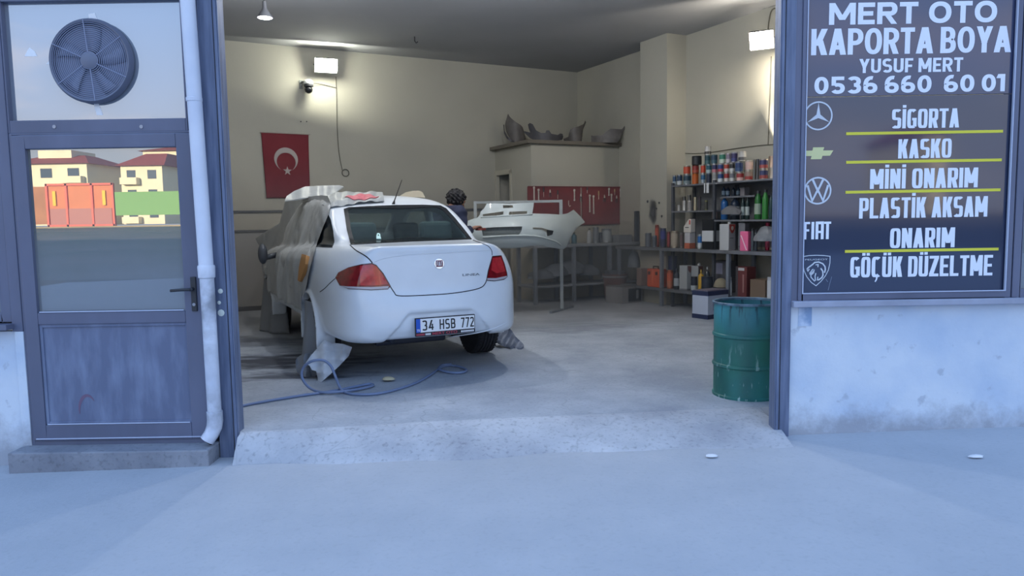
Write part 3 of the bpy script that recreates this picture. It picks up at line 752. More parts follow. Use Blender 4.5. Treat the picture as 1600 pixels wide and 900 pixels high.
def build_body():
    h = .0135
    xs = np.arange(-.93, .935, h); ys = np.arange(-.07, 4.64, h); zs = np.arange(.12, 1.62, h)
    X = xs[:, None, None].astype(np.float32); Y = ys[None, :, None].astype(np.float32); Z = zs[None, None, :].astype(np.float32)
    lo = smax(smax(sdf_poly(SIDE_LOW, Y[0], Z[0])[None], sdf_poly(PLAN_LOW, X[:, :, 0], Y[:, :, 0])[:, :, None], .10), sdf_poly(FRONT_LOW, X[:, 0], Z[:, 0])[:, None, :], .08)
    lo = smax(lo, boot_planes(X, Y, Z), .10)
    up = smax(smax(sdf_poly(SIDE_UP, Y[0], Z[0])[None], sdf_poly(PLAN_UP, X[:, :, 0], Y[:, :, 0])[:, :, None], .06), sdf_poly(FRONT_UP, X[:, 0], Z[:, 0])[:, None, :], .09)
    d = smin(lo, up, .05); outer = d
    d = wells(d, X, Y, Z)
    rec = np.maximum(np.maximum(sdf_poly(REC2, X[:, 0], Z[:, 0])[:, None, :], -(outer+.017)), Y-.3)
    d = smax(d, -rec, .012)
    cabin = smax(np.minimum(up+.05, lo+.07), np.maximum(np.maximum(.66-Y, Y-3.3), .36-Z), .03)
    d = np.maximum(d, -cabin)
    W, _ = car_cast(shrink(WIN_PX, 5)); wp = [(p[0], p[2]) for p in W]
    hole = np.maximum(np.maximum(sdf_poly(wp, X[:, 0], Z[:, 0])[:, None, :], Y-1.6), .3-Y)
    d = np.maximum(d, -hole)
    for wpoly in SIDEW: d = np.maximum(d, -np.maximum(sdf_poly(wpoly, Y[0], Z[0])[None], .42-X))
    screen = np.maximum(np.maximum(np.abs(X)-.52, 2.9-Y), np.maximum(1.13-Z, Z-1.36))
    d = np.maximum(d, -screen)
    V, Q = surface_nets(d, (xs[0], ys[0], zs[0]), h)
    return mesh_np('body', V, Q)
body = link('body', build_body(), m_car, car, smooth=True)
def patch(name, poly, m, step=5., off=.004, depth=.010, holes=(), parent=None, smooth=True, f=None):
    P, T = triangulate(poly, holes, step)
    S, err = car_cast(P, f); N_ = car_normal(S, f)
    mb = MB().shell(P, T, S+N_*off, S-N_*depth)
    return mb.build(name, m, parent or car, auto=35 if smooth else None)
def line(name, px, r, m=None, parent=None, off=.0, f=None):
    S, _ = car_cast(resample(smooth_poly(px, 5, False), 3, False), f); N_ = car_normal(S, f)
    return MB().tube(S+N_*off, r, 6).build(name, m or m_seam, parent or body)
rw = patch('rear_window', WIN_PX, m_tint, 6, .003, .004)
patch('window_border', [(x, y) for x, y in WIN_PX], mat('black_ceramic_band', srgb(22, 26, 30), .25), 4, .005, .002, [shrink(WIN_PX, 6.5)], rw)
# sticker on the rear window
st = patch('sticker', [(588, 374), (588, 369), (589.2, 365.5), (592, 365), (594, 367), (594.2, 370), (595.5, 374.5)], mat('pale_green_sticker', srgb(190, 226, 222), .5), 2, .007, .001, [[(590.3, 369.5), (590.3, 367.3), (592.2, 367.3), (592.2, 369.5)]], rw)
# quarter light
ql_ = patch('side_window', [(486, 385), (496, 362), (506, 340), (512.5, 333.5), (517, 343), (521, 361), (522.5, 378), (519.5, 387), (503, 386.5)], m_blackglass, 4, .004, .01)
# lamps
m_red = mat('red_lamp_lens', srgb(138, 20, 30), .12, coat=.6, var=.4, vscale=24)
m_redb = mat('bright_red_lamp_lens', srgb(200, 48, 54), .12, coat=.6, var=.25, vscale=30)
m_lens = mat('clear_lamp_lens', srgb(182, 176, 182), .15, coat=.5)
m_trim = mat('black_lamp_edge', srgb(40, 18, 24), .3)
LL = [(524.5, 434), (529, 426), (545, 418), (565, 413), (581, 411), (588, 414), (599, 427), (610.5, 447), (606, 452), (580, 453.5), (545, 451.5), (531, 446)]
LR = [(769, 400), (783, 399), (788, 412), (792, 427), (792.5, 433), (787, 437), (772, 439.5), (759.5, 438.5), (762, 424)]
for LP, inner, low, glow in ((LL, [(563, 416), (581, 413.5), (588, 416.5), (597, 429), (606, 444), (585, 446), (563, 446)], [(532, 446.5), (545, 447.5), (580, 448.5), (607, 447), (606, 451), (580, 452.5), (545, 450.5)], None),
                              (LR, [(769, 403), (781, 402), (786, 415), (788, 424), (775, 427), (767, 422)], [(761, 434.5), (774, 434.5), (791, 431), (791, 433), (786, 436), (772, 438.5), (760.5, 437.5)], None)):
    lamp = patch('tail_lamp', LP, m_trim, 5, .004, .03)
    patch('lamp_lens', shrink(LP, 1.3), m_red, 4, .008, .0, parent=lamp)
    patch('inner_lens', inner, m_redb, 4, .0105, 0, parent=lamp)
    patch('reversing_lens', low, m_lens, 4, .011, 0, parent=lamp)
# panel gaps
line('boot_gap', [(547, 383), (556, 391), (568, 398), (576, 404), (582, 411)], .0045)
line('boot_gap', [(610, 448), (616, 457), (622, 462), (650, 462), (700, 459), (735, 454), (752, 449), (758, 443), (760, 438)], .004)
line('boot_gap', [(739, 375), (752, 380), (762, 384), (768, 391), (769, 399)], .003)
line('boot_crease', [(582, 411), (600, 404), (640, 398), (700, 395), (745, 392), (767, 391)], .003, m_car, off=.001)
line('bumper_gap', [(524, 435), (515, 443), (507, 451), (500, 456)], .0035)
line('bumper_crease', [(524, 545), (560, 541), (620, 537), (700, 527), (760, 517), (792, 504)], .004, m_car)
# emblem and lettering
def tangent_frame(px):
    S, _ = car_cast([px, (px[0]+4, px[1]), (px[0], px[1]-4)]); n_ = Vector(car_normal(S[:1])[0]); u_ = Vector(S[1]-S[0]).normalized()
    u_ = Vector((u_.x, u_.y, 0)).normalized(); u_ = (u_-n_*u_.dot(n_)).normalized(); v_ = n_.cross(u_)
    return Vector(S[0]), u_, v_, n_
o_, u_, v_, n_ = tangent_frame((686, 412))
fmap = lambda u, v, w: o_+u_*u+v_*v+n_*(w)
def disc(r, n=28, cx=0, cy=0): return [(cx+r*math.cos(2*PI*i/n), cy+r*math.sin(2*PI*i/n)) for i in range(n)]
em = MB().prism(disc(.042), lambda u, v, w: fmap(u, v, w), .008).build('emblem', mat('chrome', (.75, .77, .8), .15, 1), car, bevel=.002)
MB().prism([(-.028, -.026), (.028, -.026), (.031, 0), (.028, .026), (-.028, .026), (-.031, 0)], lambda u, v, w: fmap(u, v, .0075+w), .002).build('emblem_field', mat('emblem_dark_red', srgb(110, 30, 58), .3), em)
block_text('FIAT', -.024, .024, -.018, .018, lambda u, v, w: fmap(u, v, .0096+w), .001, mat('emblem_white', srgb(226, 226, 230), .4), em, .5, .16, gap=.14, e=4, name='emblem_lettering')
o2, u2, v2, n2 = tangent_frame((736, 429))
text_on('LINEA', -.075, .075, -.009, .009, 0, mat('dull_chrome', srgb(96, 104, 116), .35, .6), car, .0, 'badge_lettering', .002, lambda c: o2+u2*c.x+v2*c.z+n2*(.002-c.y))
# number plate, square to the bumper's middle
pc, _ = car_cast([(694, 506)]); pl = (float(pc[0][0]), float(pc[0][2]))
PX, PZ = pl; PY = -.012
def plm(u, v, w): return Vector((PX+u*.94, PY-w, PZ+v*.96))
plate = MB().prism([(-.265, -.083), (.265, -.083), (.265, .067), (-.265, .067)], lambda u, v, w: plm(u, v, w-.012), .02).build('number_plate', mat('black_plate_frame', srgb(26, 26, 34), .5), car, bevel=.003)
MB().prism([(-.222, -.05), (.258, -.05), (.258, .060), (-.222, .060)], lambda u, v, w: plm(u, v, .0075+w), .0015).build('plate_field', mat('plate_white', srgb(232, 234, 236), .4), plate)
MB().prism([(-.259, -.05), (-.222, -.05), (-.222, .060), (-.259, .060)], lambda u, v, w: plm(u, v, .0075+w), .0015).build('plate_band', mat('plate_blue', srgb(20, 84, 190), .4), plate)
m_ink = mat('plate_black_ink', (.01, .01, .012), .5)
for s_, a_, b_ in (('34', -.208, -.108), ('HSB', -.055, .085), ('772', .135, .252)):
    block_text(s_, a_, b_, -.036, .046, lambda u, v, w: plm(u, v, .0092+w), .001, m_ink, plate, .52, .135, gap=.14, e=3.2, name='plate_lettering')
text_on('TR', -.254, -.228, -.043, -.023, 0, mat('plate_white', (1, 1, 1), .4), plate, 0, 'plate_lettering', .001, lambda c: plm(c.x, c.z, .0095-c.y))
text_on('MERT OTO', -.12, .10, -.077, -.056, 0, mat('plate_red', srgb(178, 60, 78), .5), plate, .01, 'frame_lettering', .001, lambda c: plm(c.x, c.z, .0085-c.y))
for a_, b_, c_ in ((-.258, -.185, mat('plate_red', srgb(178, 60, 78), .5)), (-.18, -.125, mat('plate_white', (1, 1, 1), .4)), (.135, .258, mat('plate_white', (1, 1, 1), .4))):
    mb = MB()
    for k in range(int((b_-a_)/.012)):
        mb.prism([(a_+k*.012, -.075), (a_+k*.012+.009, -.075), (a_+k*.012+.009, -.060), (a_+k*.012, -.060)], lambda u, v, w: plm(u, v, .008+w), .001)
    mb.build('frame_marks', c_, plate)
# aerial
ab, _ = car_cast([(614.5, 318.5)]); A0 = Vector(ab[0])
tipw = CI.inverted() @ (atY(628, 281, (CI @ A0).y+.10))
an = MB().cyl(A0-Vector((0, 0, .01)), A0+(tipw-A0)*.12, .018, .008, 12).build('aerial_base', m_black, car, smooth=True)
MB().tube([A0+(tipw-A0)*.1, A0+(tipw-A0)*.5, tipw], [.006, .004, .003], 8).build('aerial_rod', m_black, an)
# wheels
m_tyre = mat('tyre_rubber', srgb(44, 47, 54), .8, var=.3, vscale=9)
m_rim = mat('alloy_rim', srgb(120, 124, 130), .35, .7)
def make_wheel():
    mb = MB(); q = Matrix.Rotation(PI/2, 3, 'Y')
    prof = [(.19, -.085), (.235, -.099), (.285, -.10), (.302, -.085)]
    for c0 in (-.062, -.03, .002, .034):
        prof += [(TR, c0-.014), (TR, c0+.008), (TR-.010, c0+.010), (TR-.010, c0+.016), (TR, c0+.018)]
    prof += [(TR, .07), (.302, .085), (.285, .10), (.235, .099), (.19, .085)]
    mb.lathe(prof, 48, (0, 0, 0), q)
    for i in range(48):
        a = 2*PI*i/48
        for s_ in (-1, 1): mb.box((s_*.078, TR*math.cos(a)*.997, TR*math.sin(a)*.997), (.026, .022, .008), Matrix.Rotation(a+PI/2, 3, 'X'))
    w = mb.build('wheel', m_tyre, car, auto=30)
    mb = MB(); mb.lathe([(.05, -.05), (.19, -.08), (.197, -.07), (.197, .07), (.05, .05)], 32, (0, 0, 0), q)
    for i in range(5):
        a = 2*PI*i/5; mb.box((-.06, .115*math.cos(a), .115*math.sin(a)), (.03, .19, .05), Matrix.Rotation(a, 3, 'X'))
    mb.build('wheel_rim', m_rim, w, bevel=.004)
    return w
wh0 = make_wheel()
for i, (x, y) in enumerate(((.735, AX_R), (-.735, AX_R), (.735, AX_F), (-.735, AX_F))):
    w = wh0 if i == 0 else copy_tree(wh0, car)
    w.location = (x, y, TR)
    if x > 0: w.rotation_euler.z = PI
# wing mirrors
for sx in (-1, 1):
    bm = MB(); bmesh.ops.create_icosphere(bm.bm, subdivisions=3, radius=1, matrix=Matrix.Translation((sx*.985, 2.85, .94)) @ Matrix.Diagonal((.05, .05, .11, 1)).to_4x4())
    bm.tube([(sx*.80, 2.9, .93), (sx*.96, 2.86, .90)], .03, 8)
    bm.build('wing_mirror', mat('dark_mirror_cap', srgb(72, 76, 82), .5), car, smooth=True)
# seats seen through the rear window
m_seat = mat('grey_seat_fabric', srgb(168, 172, 166), .9, var=.15, vscale=20)
mb = MB(); mb.box((0, 1.25, .72), (1.25, .16, .6), Matrix.Rotation(math.radians(-14), 3, 'X')); mb.box((0, 1.55, .50), (1.25, .5, .16))
rs = mb.build('rear_seat', m_seat, car, bevel=.05, bseg=3)
for x in (-.36, .36):
    MB().box((x, 1.13, 1.165), (.31, .11, .19), Matrix.Rotation(math.radians(-10), 3, 'X')).build('headrest', m_seat, rs, bevel=.045, bseg=3)
for x in (-.37, .37):
    mb = MB(); mb.box((x, 2.2, .75), (.50, .15, .62), Matrix.Rotation(math.radians(-16), 3, 'X')); mb.box((x, 2.5, .50), (.5, .5, .15))
    fs = mb.build('front_seat', m_seat, car, bevel=.05, bseg=3)
    MB().box((x, 2.08, 1.16), (.27, .10, .18), Matrix.Rotation(math.radians(-12), 3, 'X')).build('headrest', m_seat, fs, bevel=.04, bseg=3)
MB().box((0, .83, 1.0), (1.15, .36, .02)).build('parcel_shelf', m_dark, car)
# windows on the far side and door outlines
def side_patch(name, poly, m, sx, step=.06):
    P, T = triangulate(poly, (), step)
    o = np.c_[np.full(len(P), sx*1.2), P]; dr = np.tile(np.array([-sx, 0, 0.]), (len(P), 1)); S, _ = march(o, dr, car_outer); N_ = car_normal(S)
    return MB().shell(P, T, S+N_*.004, S-N_*.01).build(name, m, car, auto=35)
P, T = triangulate([(-.55, 1.11), (.55, 1.11), (.54, 1.38), (-.54, 1.38)], (), .06)
S, _ = march(np.c_[P[:, 0], np.full(len(P), 4.8), P[:, 1]], np.tile(np.array([0, -1., 0]), (len(P), 1)), car_outer, n=120); N_ = car_normal(S)
MB().shell(P, T, S+N_*.004, S-N_*.003).build('windscreen', m_clear, car, auto=35)
for sx in (1,):
    side_patch('side_window', [(1.32, 1.14), (1.55, 1.33), (1.95, 1.38), (2.02, 1.12)], m_clear, sx)
    side_patch('side_window', [(2.12, 1.12), (2.05, 1.38), (2.6, 1.385), (2.9, 1.30), (3.2, 1.10)], m_clear, sx)
MB().box((-.1, .62, .31), (.62, .22, .15)).cyl((-.35, .22, .33), (-.35, .55, .31), .03).build('exhaust', m_steeldark, car, bevel=.02)
# ------------------------------------------------------------------ exhaust fan in the transom window
fc = atY(146, 97, YF+.03)
fan = thing('exhaust_fan', 'round wire-grilled extractor fan set in the upper window above the grey door', 'fan', (fc.x, YF+.03, fc.z))
QY = Matrix.Rotation(PI/2, 3, 'X')     # lathe axis towards the street
FR = .247
m_fan = mat('grey_fan_housing', srgb(98, 104, 122), .5)
m_wire = mat('light_grey_wire', srgb(140, 148, 172), .45)
mb = MB(); mb.lathe([(FR-.02, -.005), (FR+.004, 0), (FR+.006, .03), (FR-.006, .05), (FR-.018, .045), (FR-.022, .0)], 64, (0, 0, 0), QY); mb.build('housing', m_fan, fan, auto=40)
mb = MB(); mb.lathe([(.001, .004), (FR-.02, .004), (FR-.02, .0), (.001, .0)], 48, (0, 0, 0), QY); mb.build('back_plate', mat('dark_fan_recess', srgb(112, 120, 142), .7), fan)
for k in range(5):
    mb = MB(); a0 = 2*PI*k/5; P = []
    for i in range(7):
        r = .05+.165*i/6
        for j, da in enumerate((-.28, .28)):
            a = a0+da*(1-.2*i/6)+.25*i/6; P.append(mb.bm.verts.new((r*math.cos(a), -.012-(.012 if j else 0), r*math.sin(a))))
    for i in range(6): mb.bm.faces.new((P[2*i], P[2*i+1], P[2*i+3], P[2*i+2]))
    b_ = mb.build('blade', mat('fan_blade_grey', srgb(116, 124, 146), .5), fan, smooth=True); b_.modifiers.new('thick', 'SOLIDIFY').thickness = .003
mb = MB()
for i in range(17):
    r = .052+(FR-.012-.052)*i/16
    mb.tube([(r*math.cos(2*PI*k/40), -.047+.004*(r/FR)**2, r*math.sin(2*PI*k/40)) for k in range(41)], .0016, 5)
mb.build('grille_ring', m_wire, fan)
mb = MB()
for k in range(6):
    a = math.radians(95+60*k); mb.tube([(.05*math.cos(a), -.049, .05*math.sin(a)), ((FR-.006)*math.cos(a), -.049, (FR-.006)*math.sin(a))], .0024, 6)
mb.build('grille_spoke', m_wire, fan)
mb = MB(); mb.lathe([(.001, .055), (.045, .053), (.051, .048), (.051, .044), (.001, .044)], 32, (0, 0, 0), QY); mb.build('hub', mat('hub_grey', srgb(104, 110, 128), .5), fan, auto=40)
# ------------------------------------------------------------------ white downpipe
m_pvc = mat('white_pvc', srgb(214, 220, 232), .4, vscale=3, col2=srgb(196, 204, 220))
def pvc_grime():
    nt, N, L, b = nodes_of(m_pvc); src = b.inputs['Base Color'].links[0].from_socket
    tc = N.new('ShaderNodeTexCoord'); sp = N.new('ShaderNodeSeparateXYZ'); L.new(tc.outputs['Object'], sp.inputs[0])
    n = N.new('ShaderNodeTexNoise'); n.inputs['Scale'].default_value = 9; n.inputs['Detail'].default_value = 6; L.new(tc.outputs['Object'], n.inputs[0])
    r = N.new('ShaderNodeValToRGB'); e = r.color_ramp.elements; e[0].position = 0; e[0].color = (.25,)*3+(1,)
    e[1].position = 1; e[1].color = (0, 0, 0, 1)
    for p_, v in ((.08, .55), (.18, .15), (.26, .5), (.33, .75), (.38, .35), (.40, .05)):
        k = r.color_ramp.elements.new(p_); k.color = (v, v, v, 1)
    mr = N.new('ShaderNodeMapRange'); mr.inputs[1].default_value = 0; mr.inputs[2].default_value = 3; L.new(sp.outputs[2], mr.inputs[0]); L.new(mr.outputs[0], r.inputs[0])
    r2 = N.new('ShaderNodeMapRange'); r2.inputs[1].default_value = .35; r2.inputs[2].default_value = .6; L.new(n.outputs[0], r2.inputs[0])
    mu = N.new('ShaderNodeMath'); mu.operation = 'MULTIPLY'; L.new(r.outputs[0], mu.inputs[0]); L.new(r2.outputs[0], mu.inputs[1])
    x = N.new('ShaderNodeMix'); x.data_type = 'RGBA'; L.new(mu.outputs[0], x.inputs[0]); L.new(src, x.inputs[6]); x.inputs[7].default_value = (*srgb(104, 108, 116), 1)
    L.new(x.outputs[2], b.inputs['Base Color'])
pvc_grime()
pipe = thing('downpipe', 'white plastic rainwater pipe running down between the door and the left steel post', 'pipe', (-1.878, 4.545, 0))
MB().cyl((-.033, 0, 3.3), (0, 0, 1.17), .043, .044, 28).build('upper_pipe', m_pvc, pipe, auto=40)
mb = MB(); mb.lathe([(.044, 1.12), (.050, 1.125), (.052, 1.19), (.049, 1.20), (.044, 1.20)], 28); mb.build('coupling', m_pvc, pipe, auto=40)
MB().cyl((0, 0, 1.15), (.003, 0, .26), .043, .042, 28).build('lower_pipe', m_pvc, pipe, auto=40)
mb = MB(); n = 8; rings = []
path = [(.003, 0, .285), (.003, 0, .225), (-.002, -.004, .185), (-.018, -.012, .145), (-.045, -.022, .105)]
mb.tube(path, [.048, .048, .047, .045, .044], 24); o_ = mb.build('outlet_shoe', m_pvc, pipe, auto=50)
MB().tube([(-.044, -.0217, .106), (-.0465, -.0225, .1035)], .039, 24).build('outlet_opening', m_black, pipe)
for z in (2.2,):
    mb = MB(); mb.lathe([(.044, z-.012), (.047, z-.01), (.047, z+.01), (.044, z+.012)], 24, (-.018, 0, 0)); mb.box((-.018, .06, z), (.02, .05, .02)); mb.build('pipe_clip', m_pvc, pipe)
# ------------------------------------------------------------------ sign in the right window
sg = thing('sign_board', 'dark shop sign filling the right-hand window with white lettering and car emblems', 'sign', (2.44, YF+.02, .96))
SO = Vector((-2.44, -YF-.02, -.96))
def sw(px, py): p = atY(px, py, YF+.02); return (p.x-2.44, p.z-.96)
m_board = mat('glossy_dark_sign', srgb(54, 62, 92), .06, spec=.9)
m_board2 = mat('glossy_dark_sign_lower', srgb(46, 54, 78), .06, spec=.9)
m_let = mat('white_vinyl', srgb(226, 232, 244), .45)
m_yel = mat('yellow_vinyl', srgb(214, 208, 60), .45)
m_gold = mat('pale_gold_vinyl', srgb(206, 206, 150), .45)
m_sil = mat('silver_vinyl', srgb(196, 204, 214), .45)
def sbox(name, x0, x1, z0, z1, m): return MB().box(((x0+x1)/2, .006, (z0+z1)/2), (x1-x0, .012, z1-z0)).build(name, m, sg, bevel=.0015)
zd = 2.168-.96
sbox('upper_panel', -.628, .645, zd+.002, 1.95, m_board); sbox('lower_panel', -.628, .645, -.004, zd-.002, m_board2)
SY = -.0005
def sl(u, v, w): return (u, SY-w, v)
def sline(s, px0, px1, yt, yb, m=m_let, **k):
    x0, zb = sw(px0, yb); x1, _ = sw(px1, yb); _, zt = sw((px0+px1)/2, yt); _, zb = sw((px0+px1)/2, yb)
    block_text(s, x0, x1, zb, zt, sl, .0015, m, sg, **k)
sline('MERT OTO', 1295, 1557, 3, 37, w=.86, t=.225, th=.205, gap=.10, e=2.2, space=.36)
sline('KAPORTA BOYA', 1267, 1579, 43, 84, w=.55, t=.185, th=.165, gap=.055, e=2.3, space=.20)
sline('YUSUF MERT', 1342, 1504, 91, 113, w=.60, t=.185, th=.17, gap=.09, e=2.3, space=.24)
sline('0536 660  60 01', 1272, 1572, 118, 145, w=.72, t=.225, th=.205, gap=.11, e=2.2, space=.26, words=True)
for s, a, b, t, u in (('SİGORTA', 1393, 1498, 170, 200), ('KASKO', 1403, 1486, 217, 247), ('MİNİ ONARIM', 1359, 1527, 263, 294), ('PLASTİK AKSAM', 1342, 1542, 308, 340), ('ONARIM', 1390, 1491, 356, 387), ('GÖÇÜK DÜZELTME', 1328, 1550, 400, 432)):
    sline(s, a, b, t, u, w=.41, t=.155, th=.135, gap=.055, e=4.5, space=.2, cond=True)
for a, b in (((1322, 210), (1567, 204)), ((1322, 255), (1565, 248.5)), ((1321, 301), (1563, 296)), ((1320, 394), (1560, 388))):
    p, q = sw(*a), sw(*b); z = (p[1]+q[1])/2
    MB().prism([(p[0], z-.0085), (q[0], z-.0085), (q[0], z+.0085), (p[0], z+.0085)], sl, .0015).build('yellow_rule', m_yel, sg)
# emblems
x, z = sw(1278.5, 181); r = .083
mb = MB(); stroke(mb, [(x+r*math.cos(2*PI*i/40), z+r*math.sin(2*PI*i/40)) for i in range(40)], .009, sl, .0015, True)
for k in range(3):
    a = math.radians(90+120*k); d = Vector((math.cos(a), math.sin(a))); nn = Vector((-d.y, d.x)); c = Vector((x, z))
    mb.prism([tuple(c-d*.012), tuple(c+nn*.014-d*.004), tuple(c+d*(r-.004)), tuple(c-nn*.014-d*.004)], sl, .0018+.0002*k)
mb.build('emblem', m_sil, sg)
x, z = sw(1277, 239.5)
mb = MB(); mb.prism([(x+a*.098, z+b*.036) for a, b in ((-1, -.45), (-.82, .45), (-.32, .45), (-.28, 1), (.42, 1), (.36, .45), (1, .45), (.80, -.45), (.32, -.45), (.26, -1), (-.42, -1), (-.36, -.45))], sl, .0015); mb.build('emblem', m_gold, sg)
x, z = sw(1277.5, 298); r = .080
mb = MB(); stroke(mb, [(x+r*math.cos(2*PI*i/40), z+r*math.sin(2*PI*i/40)) for i in range(40)], .010, sl, .0015, True)
def sc_(pts): return [(x+a*r, z+b*r) for a, b in pts]
stroke(mb, sc_([(-.40, .84), (0, -.0), (.40, .84)]), .014, sl, .0018)
stroke(mb, sc_([(-.80, .42), (-.42, -.78), (0, .08), (.42, -.78), (.80, .42)]), .014, sl, .0021)
mb.build('emblem', m_sil, sg)
x0, zt = sw(1255.5, 347); x1, zb = sw(1297, 373.5); h = zt-zb; w = x1-x0
mb = MB(); sw_ = .017
def L2(a, b): return (x0+a*w, zb+b*h)
for k_, pts in enumerate(([(.06, 0), (.06, 1)], [(.0, .94), (.24, .94)], [(.06, .52), (.21, .52)], [(.345, 0), (.345, 1)], [(.50, 0), (.50, .94), (.70, .94), (.70, 0)], [(.5, .42), (.7, .42)], [(.89, 0), (.89, 1)], [(.76, .94), (1.02, .94)])):
    stroke(mb, [L2(*p) for p in pts], sw_*(.8 if len(pts) == 2 and abs(pts[0][1]-pts[1][1]) < .01 else 1), sl, .0015+.0001*k_)
mb.build('emblem', m_let, sg)
def pk(pts): return [sw(1240+a*80/900, 380+b*80/900) for a, b in pts]      # read off an enlargement of the photo
mb = MB()
stroke(mb, pk([(158, 235), (270, 218), (400, 212), (530, 217), (640, 230), (636, 350), (610, 470), (560, 570), (480, 670), (392, 748), (310, 690), (230, 590), (180, 480), (160, 360)]), .0045, sl, .0015, True)
for pts, wd in (([(232, 455), (262, 425), (330, 375), (370, 338), (440, 330), (510, 360), (550, 410), (556, 465), (540, 520)], .008), ([(232, 455), (250, 490), (275, 452)], .006), ([(276, 528), (300, 508), (325, 470), (345, 455)], .006),
                ([(280, 548), (320, 520), (362, 470), (350, 520), (300, 560), (305, 600), (370, 670)], .006), ([(385, 380), (430, 375), (425, 420)], .006), ([(475, 440), (510, 490), (515, 560), (495, 605), (430, 650)], .008),
                ([(390, 525), (375, 580), (382, 660)], .006), ([(425, 590), (415, 655)], .006)):
    stroke(mb, pk(pts), wd, sl, .0015)
mb.build('emblem', m_sil, sg)
a, b = pk([(200, 302), (600, 265)])
text_on('PEUGEOT', a[0], b[0], a[1], b[1]-.002, SY, m_sil, sg, 0, 'emblem_lettering', .0015)
for pts in ([(668, 590), (640, 690), (605, 830)], [(565, 630), (600, 680)]):
    mb = MB(); stroke(mb, pk(pts), .003, sl, .0008); mb.build('scratch', mat('pale_scratch', srgb(120, 130, 150), .7), sg)
# ------------------------------------------------------------------ green drum
def drum_mat():
    m = mat('green_drum_paint', srgb(40, 114, 98), .5, vscale=4, col2=srgb(32, 88, 82), stretch=(1, 1, .5), bump=.1, bscale=30)
    nt, N, L, b = nodes_of(m); src = b.inputs['Base Color'].links[0].from_socket
    tc = N.new('ShaderNodeTexCoord'); sp = N.new('ShaderNodeSeparateXYZ'); L.new(tc.outputs['Object'], sp.inputs[0])
    def nz(sc, st):
        mp = N.new('ShaderNodeMapping'); mp.inputs['Scale'].default_value = st; L.new(tc.outputs['Object'], mp.inputs[0])
        n = N.new('ShaderNodeTexNoise'); n.inputs['Scale'].default_value = sc; n.inputs['Detail'].default_value = 6; L.new(mp.outputs[0], n.inputs[0]); return n.outputs[0]
    def mr(s, a, bb, c, d):
        x = N.new('ShaderNodeMapRange'); x.inputs[1].default_value = a; x.inputs[2].default_value = bb; x.inputs[3].default_value = c; x.inputs[4].default_value = d; L.new(s, x.inputs[0]); return x.outputs[0]
    def mx(f, col, s):
        x = N.new('ShaderNodeMix'); x.data_type = 'RGBA'; L.new(f, x.inputs[0]); L.new(s, x.inputs[6]); x.inputs[7].default_value = (*col, 1); return x.outputs[2]
    def mul(a, bb):
        x = N.new('ShaderNodeMath'); x.operation = 'MULTIPLY'; L.new(a, x.inputs[0]); L.new(bb, x.inputs[1]); return x.outputs[0]
    s = mx(mr(nz(2.2, (1, 1, 1)), .45, .65, 0, .3), srgb(58, 140, 150), src)           # bluish overspray on the upper third
    s = mx(mul(mr(sp.outputs[2], .42, .62, 0, 1), mr(nz(3, (1, 1, .6)), .3, .6, .2, .75)), srgb(70, 142, 160), s)
    s = mx(mul(mr(sp.outputs[2], .52, .68, 0, 1), mr(nz(9, (3, 3, .35)), .56, .62, 0, .9)), srgb(20, 44, 52), s)     # dark runs under the rim
    s = mx(mul(mr(sp.outputs[2], .42, .12, 0, 1), mr(nz(12, (2.2, 2.2, .5)), .60, .66, 0, .8)), srgb(170, 200, 196), s)   # pale drips
    L.new(s, b.inputs['Base Color']); return m
DR, DH = .243, .70
dr = thing('oil_drum', 'open-topped green steel drum with paint runs standing beside the right post', 'drum', (1.733, 5.41, .13))
prof = [(DR-.012, .004), (DR+.004, 0), (DR+.006, .016), (DR-.003, .022)]
for z0 in (.235, .455):
    prof += [(DR-.003, z0-.016), (DR+.005, z0-.010), (DR+.008, z0), (DR+.005, z0+.010), (DR-.003, z0+.016)]
prof += [(DR-.003, DH-.05), (DR-.006, DH-.03), (DR-.003, DH-.018), (DR-.008, DH-.014), (DR-.008, .03), (.001, .03)]
mb = MB(); mb.lathe([(.001, .006)]+prof, 72); mb.build('drum_body', drum_mat(), dr, auto=35)
mb = MB(); mb.lathe([(DR-.010, DH-.020), (DR+.006, DH-.018), (DR+.009, DH-.006), (DR+.002, DH), (DR-.010, DH-.004), (DR-.010, DH-.020)], 64, cap=False); mb.build('rim', mat('dusty_rim', srgb(118, 142, 160), .6, vscale=9, col2=srgb(40, 66, 78)), dr, auto=40)
mb = MB(); mb.lathe([(DR-.002, .228+.235-.235), (DR+.0085, .235), (DR-.002, .242)], 64, cap=False); mb.lathe([(DR-.002, .448), (DR+.0085, .455), (DR-.002, .462)], 64, cap=False)
mb.build('hoop_wear', mat('pale_hoop_wear', srgb(104, 160, 164), .6, vscale=12, col2=srgb(52, 120, 120)), dr, auto=40)
# rubbish inside
rb = thing('rubbish', 'dark crumpled rubbish piled inside the open green drum', 'rubbish', (1.733, 5.41, .13+.03)); rb['kind'] = 'stuff'
def crumple(name, c, s, m, parent=None, seed=0, amp=.25, sub=3, flat=None, freq=3.):
    bm = bmesh.new(); bmesh.ops.create_icosphere(bm, subdivisions=sub, radius=1)
    r_ = random.Random(seed); ph = [(Vector((r_.gauss(0, 1), r_.gauss(0, 1), r_.gauss(0, 1))).normalized()*freq*(.6+1.2*r_.random()), r_.random()*6) for _ in range(9)]
    for v in bm.verts:
        k = sum(abs(math.sin(v.co.dot(d)+p)) for d, p in ph)/9-.5
        v.co *= 1+amp*2*k
        v.co = Vector((v.co.x*s[0], v.co.y*s[1], v.co.z*s[2]))
        if flat is not None and v.co.z < flat: v.co.z = flat
        v.co += Vector(c)
    mb = MB(); mb.bm.free(); mb.bm = bm
    return mb.build(name, m, parent, auto=40)
m_rub = mat('dark_rubbish', srgb(48, 52, 58), .9, var=.5, vscale=14)
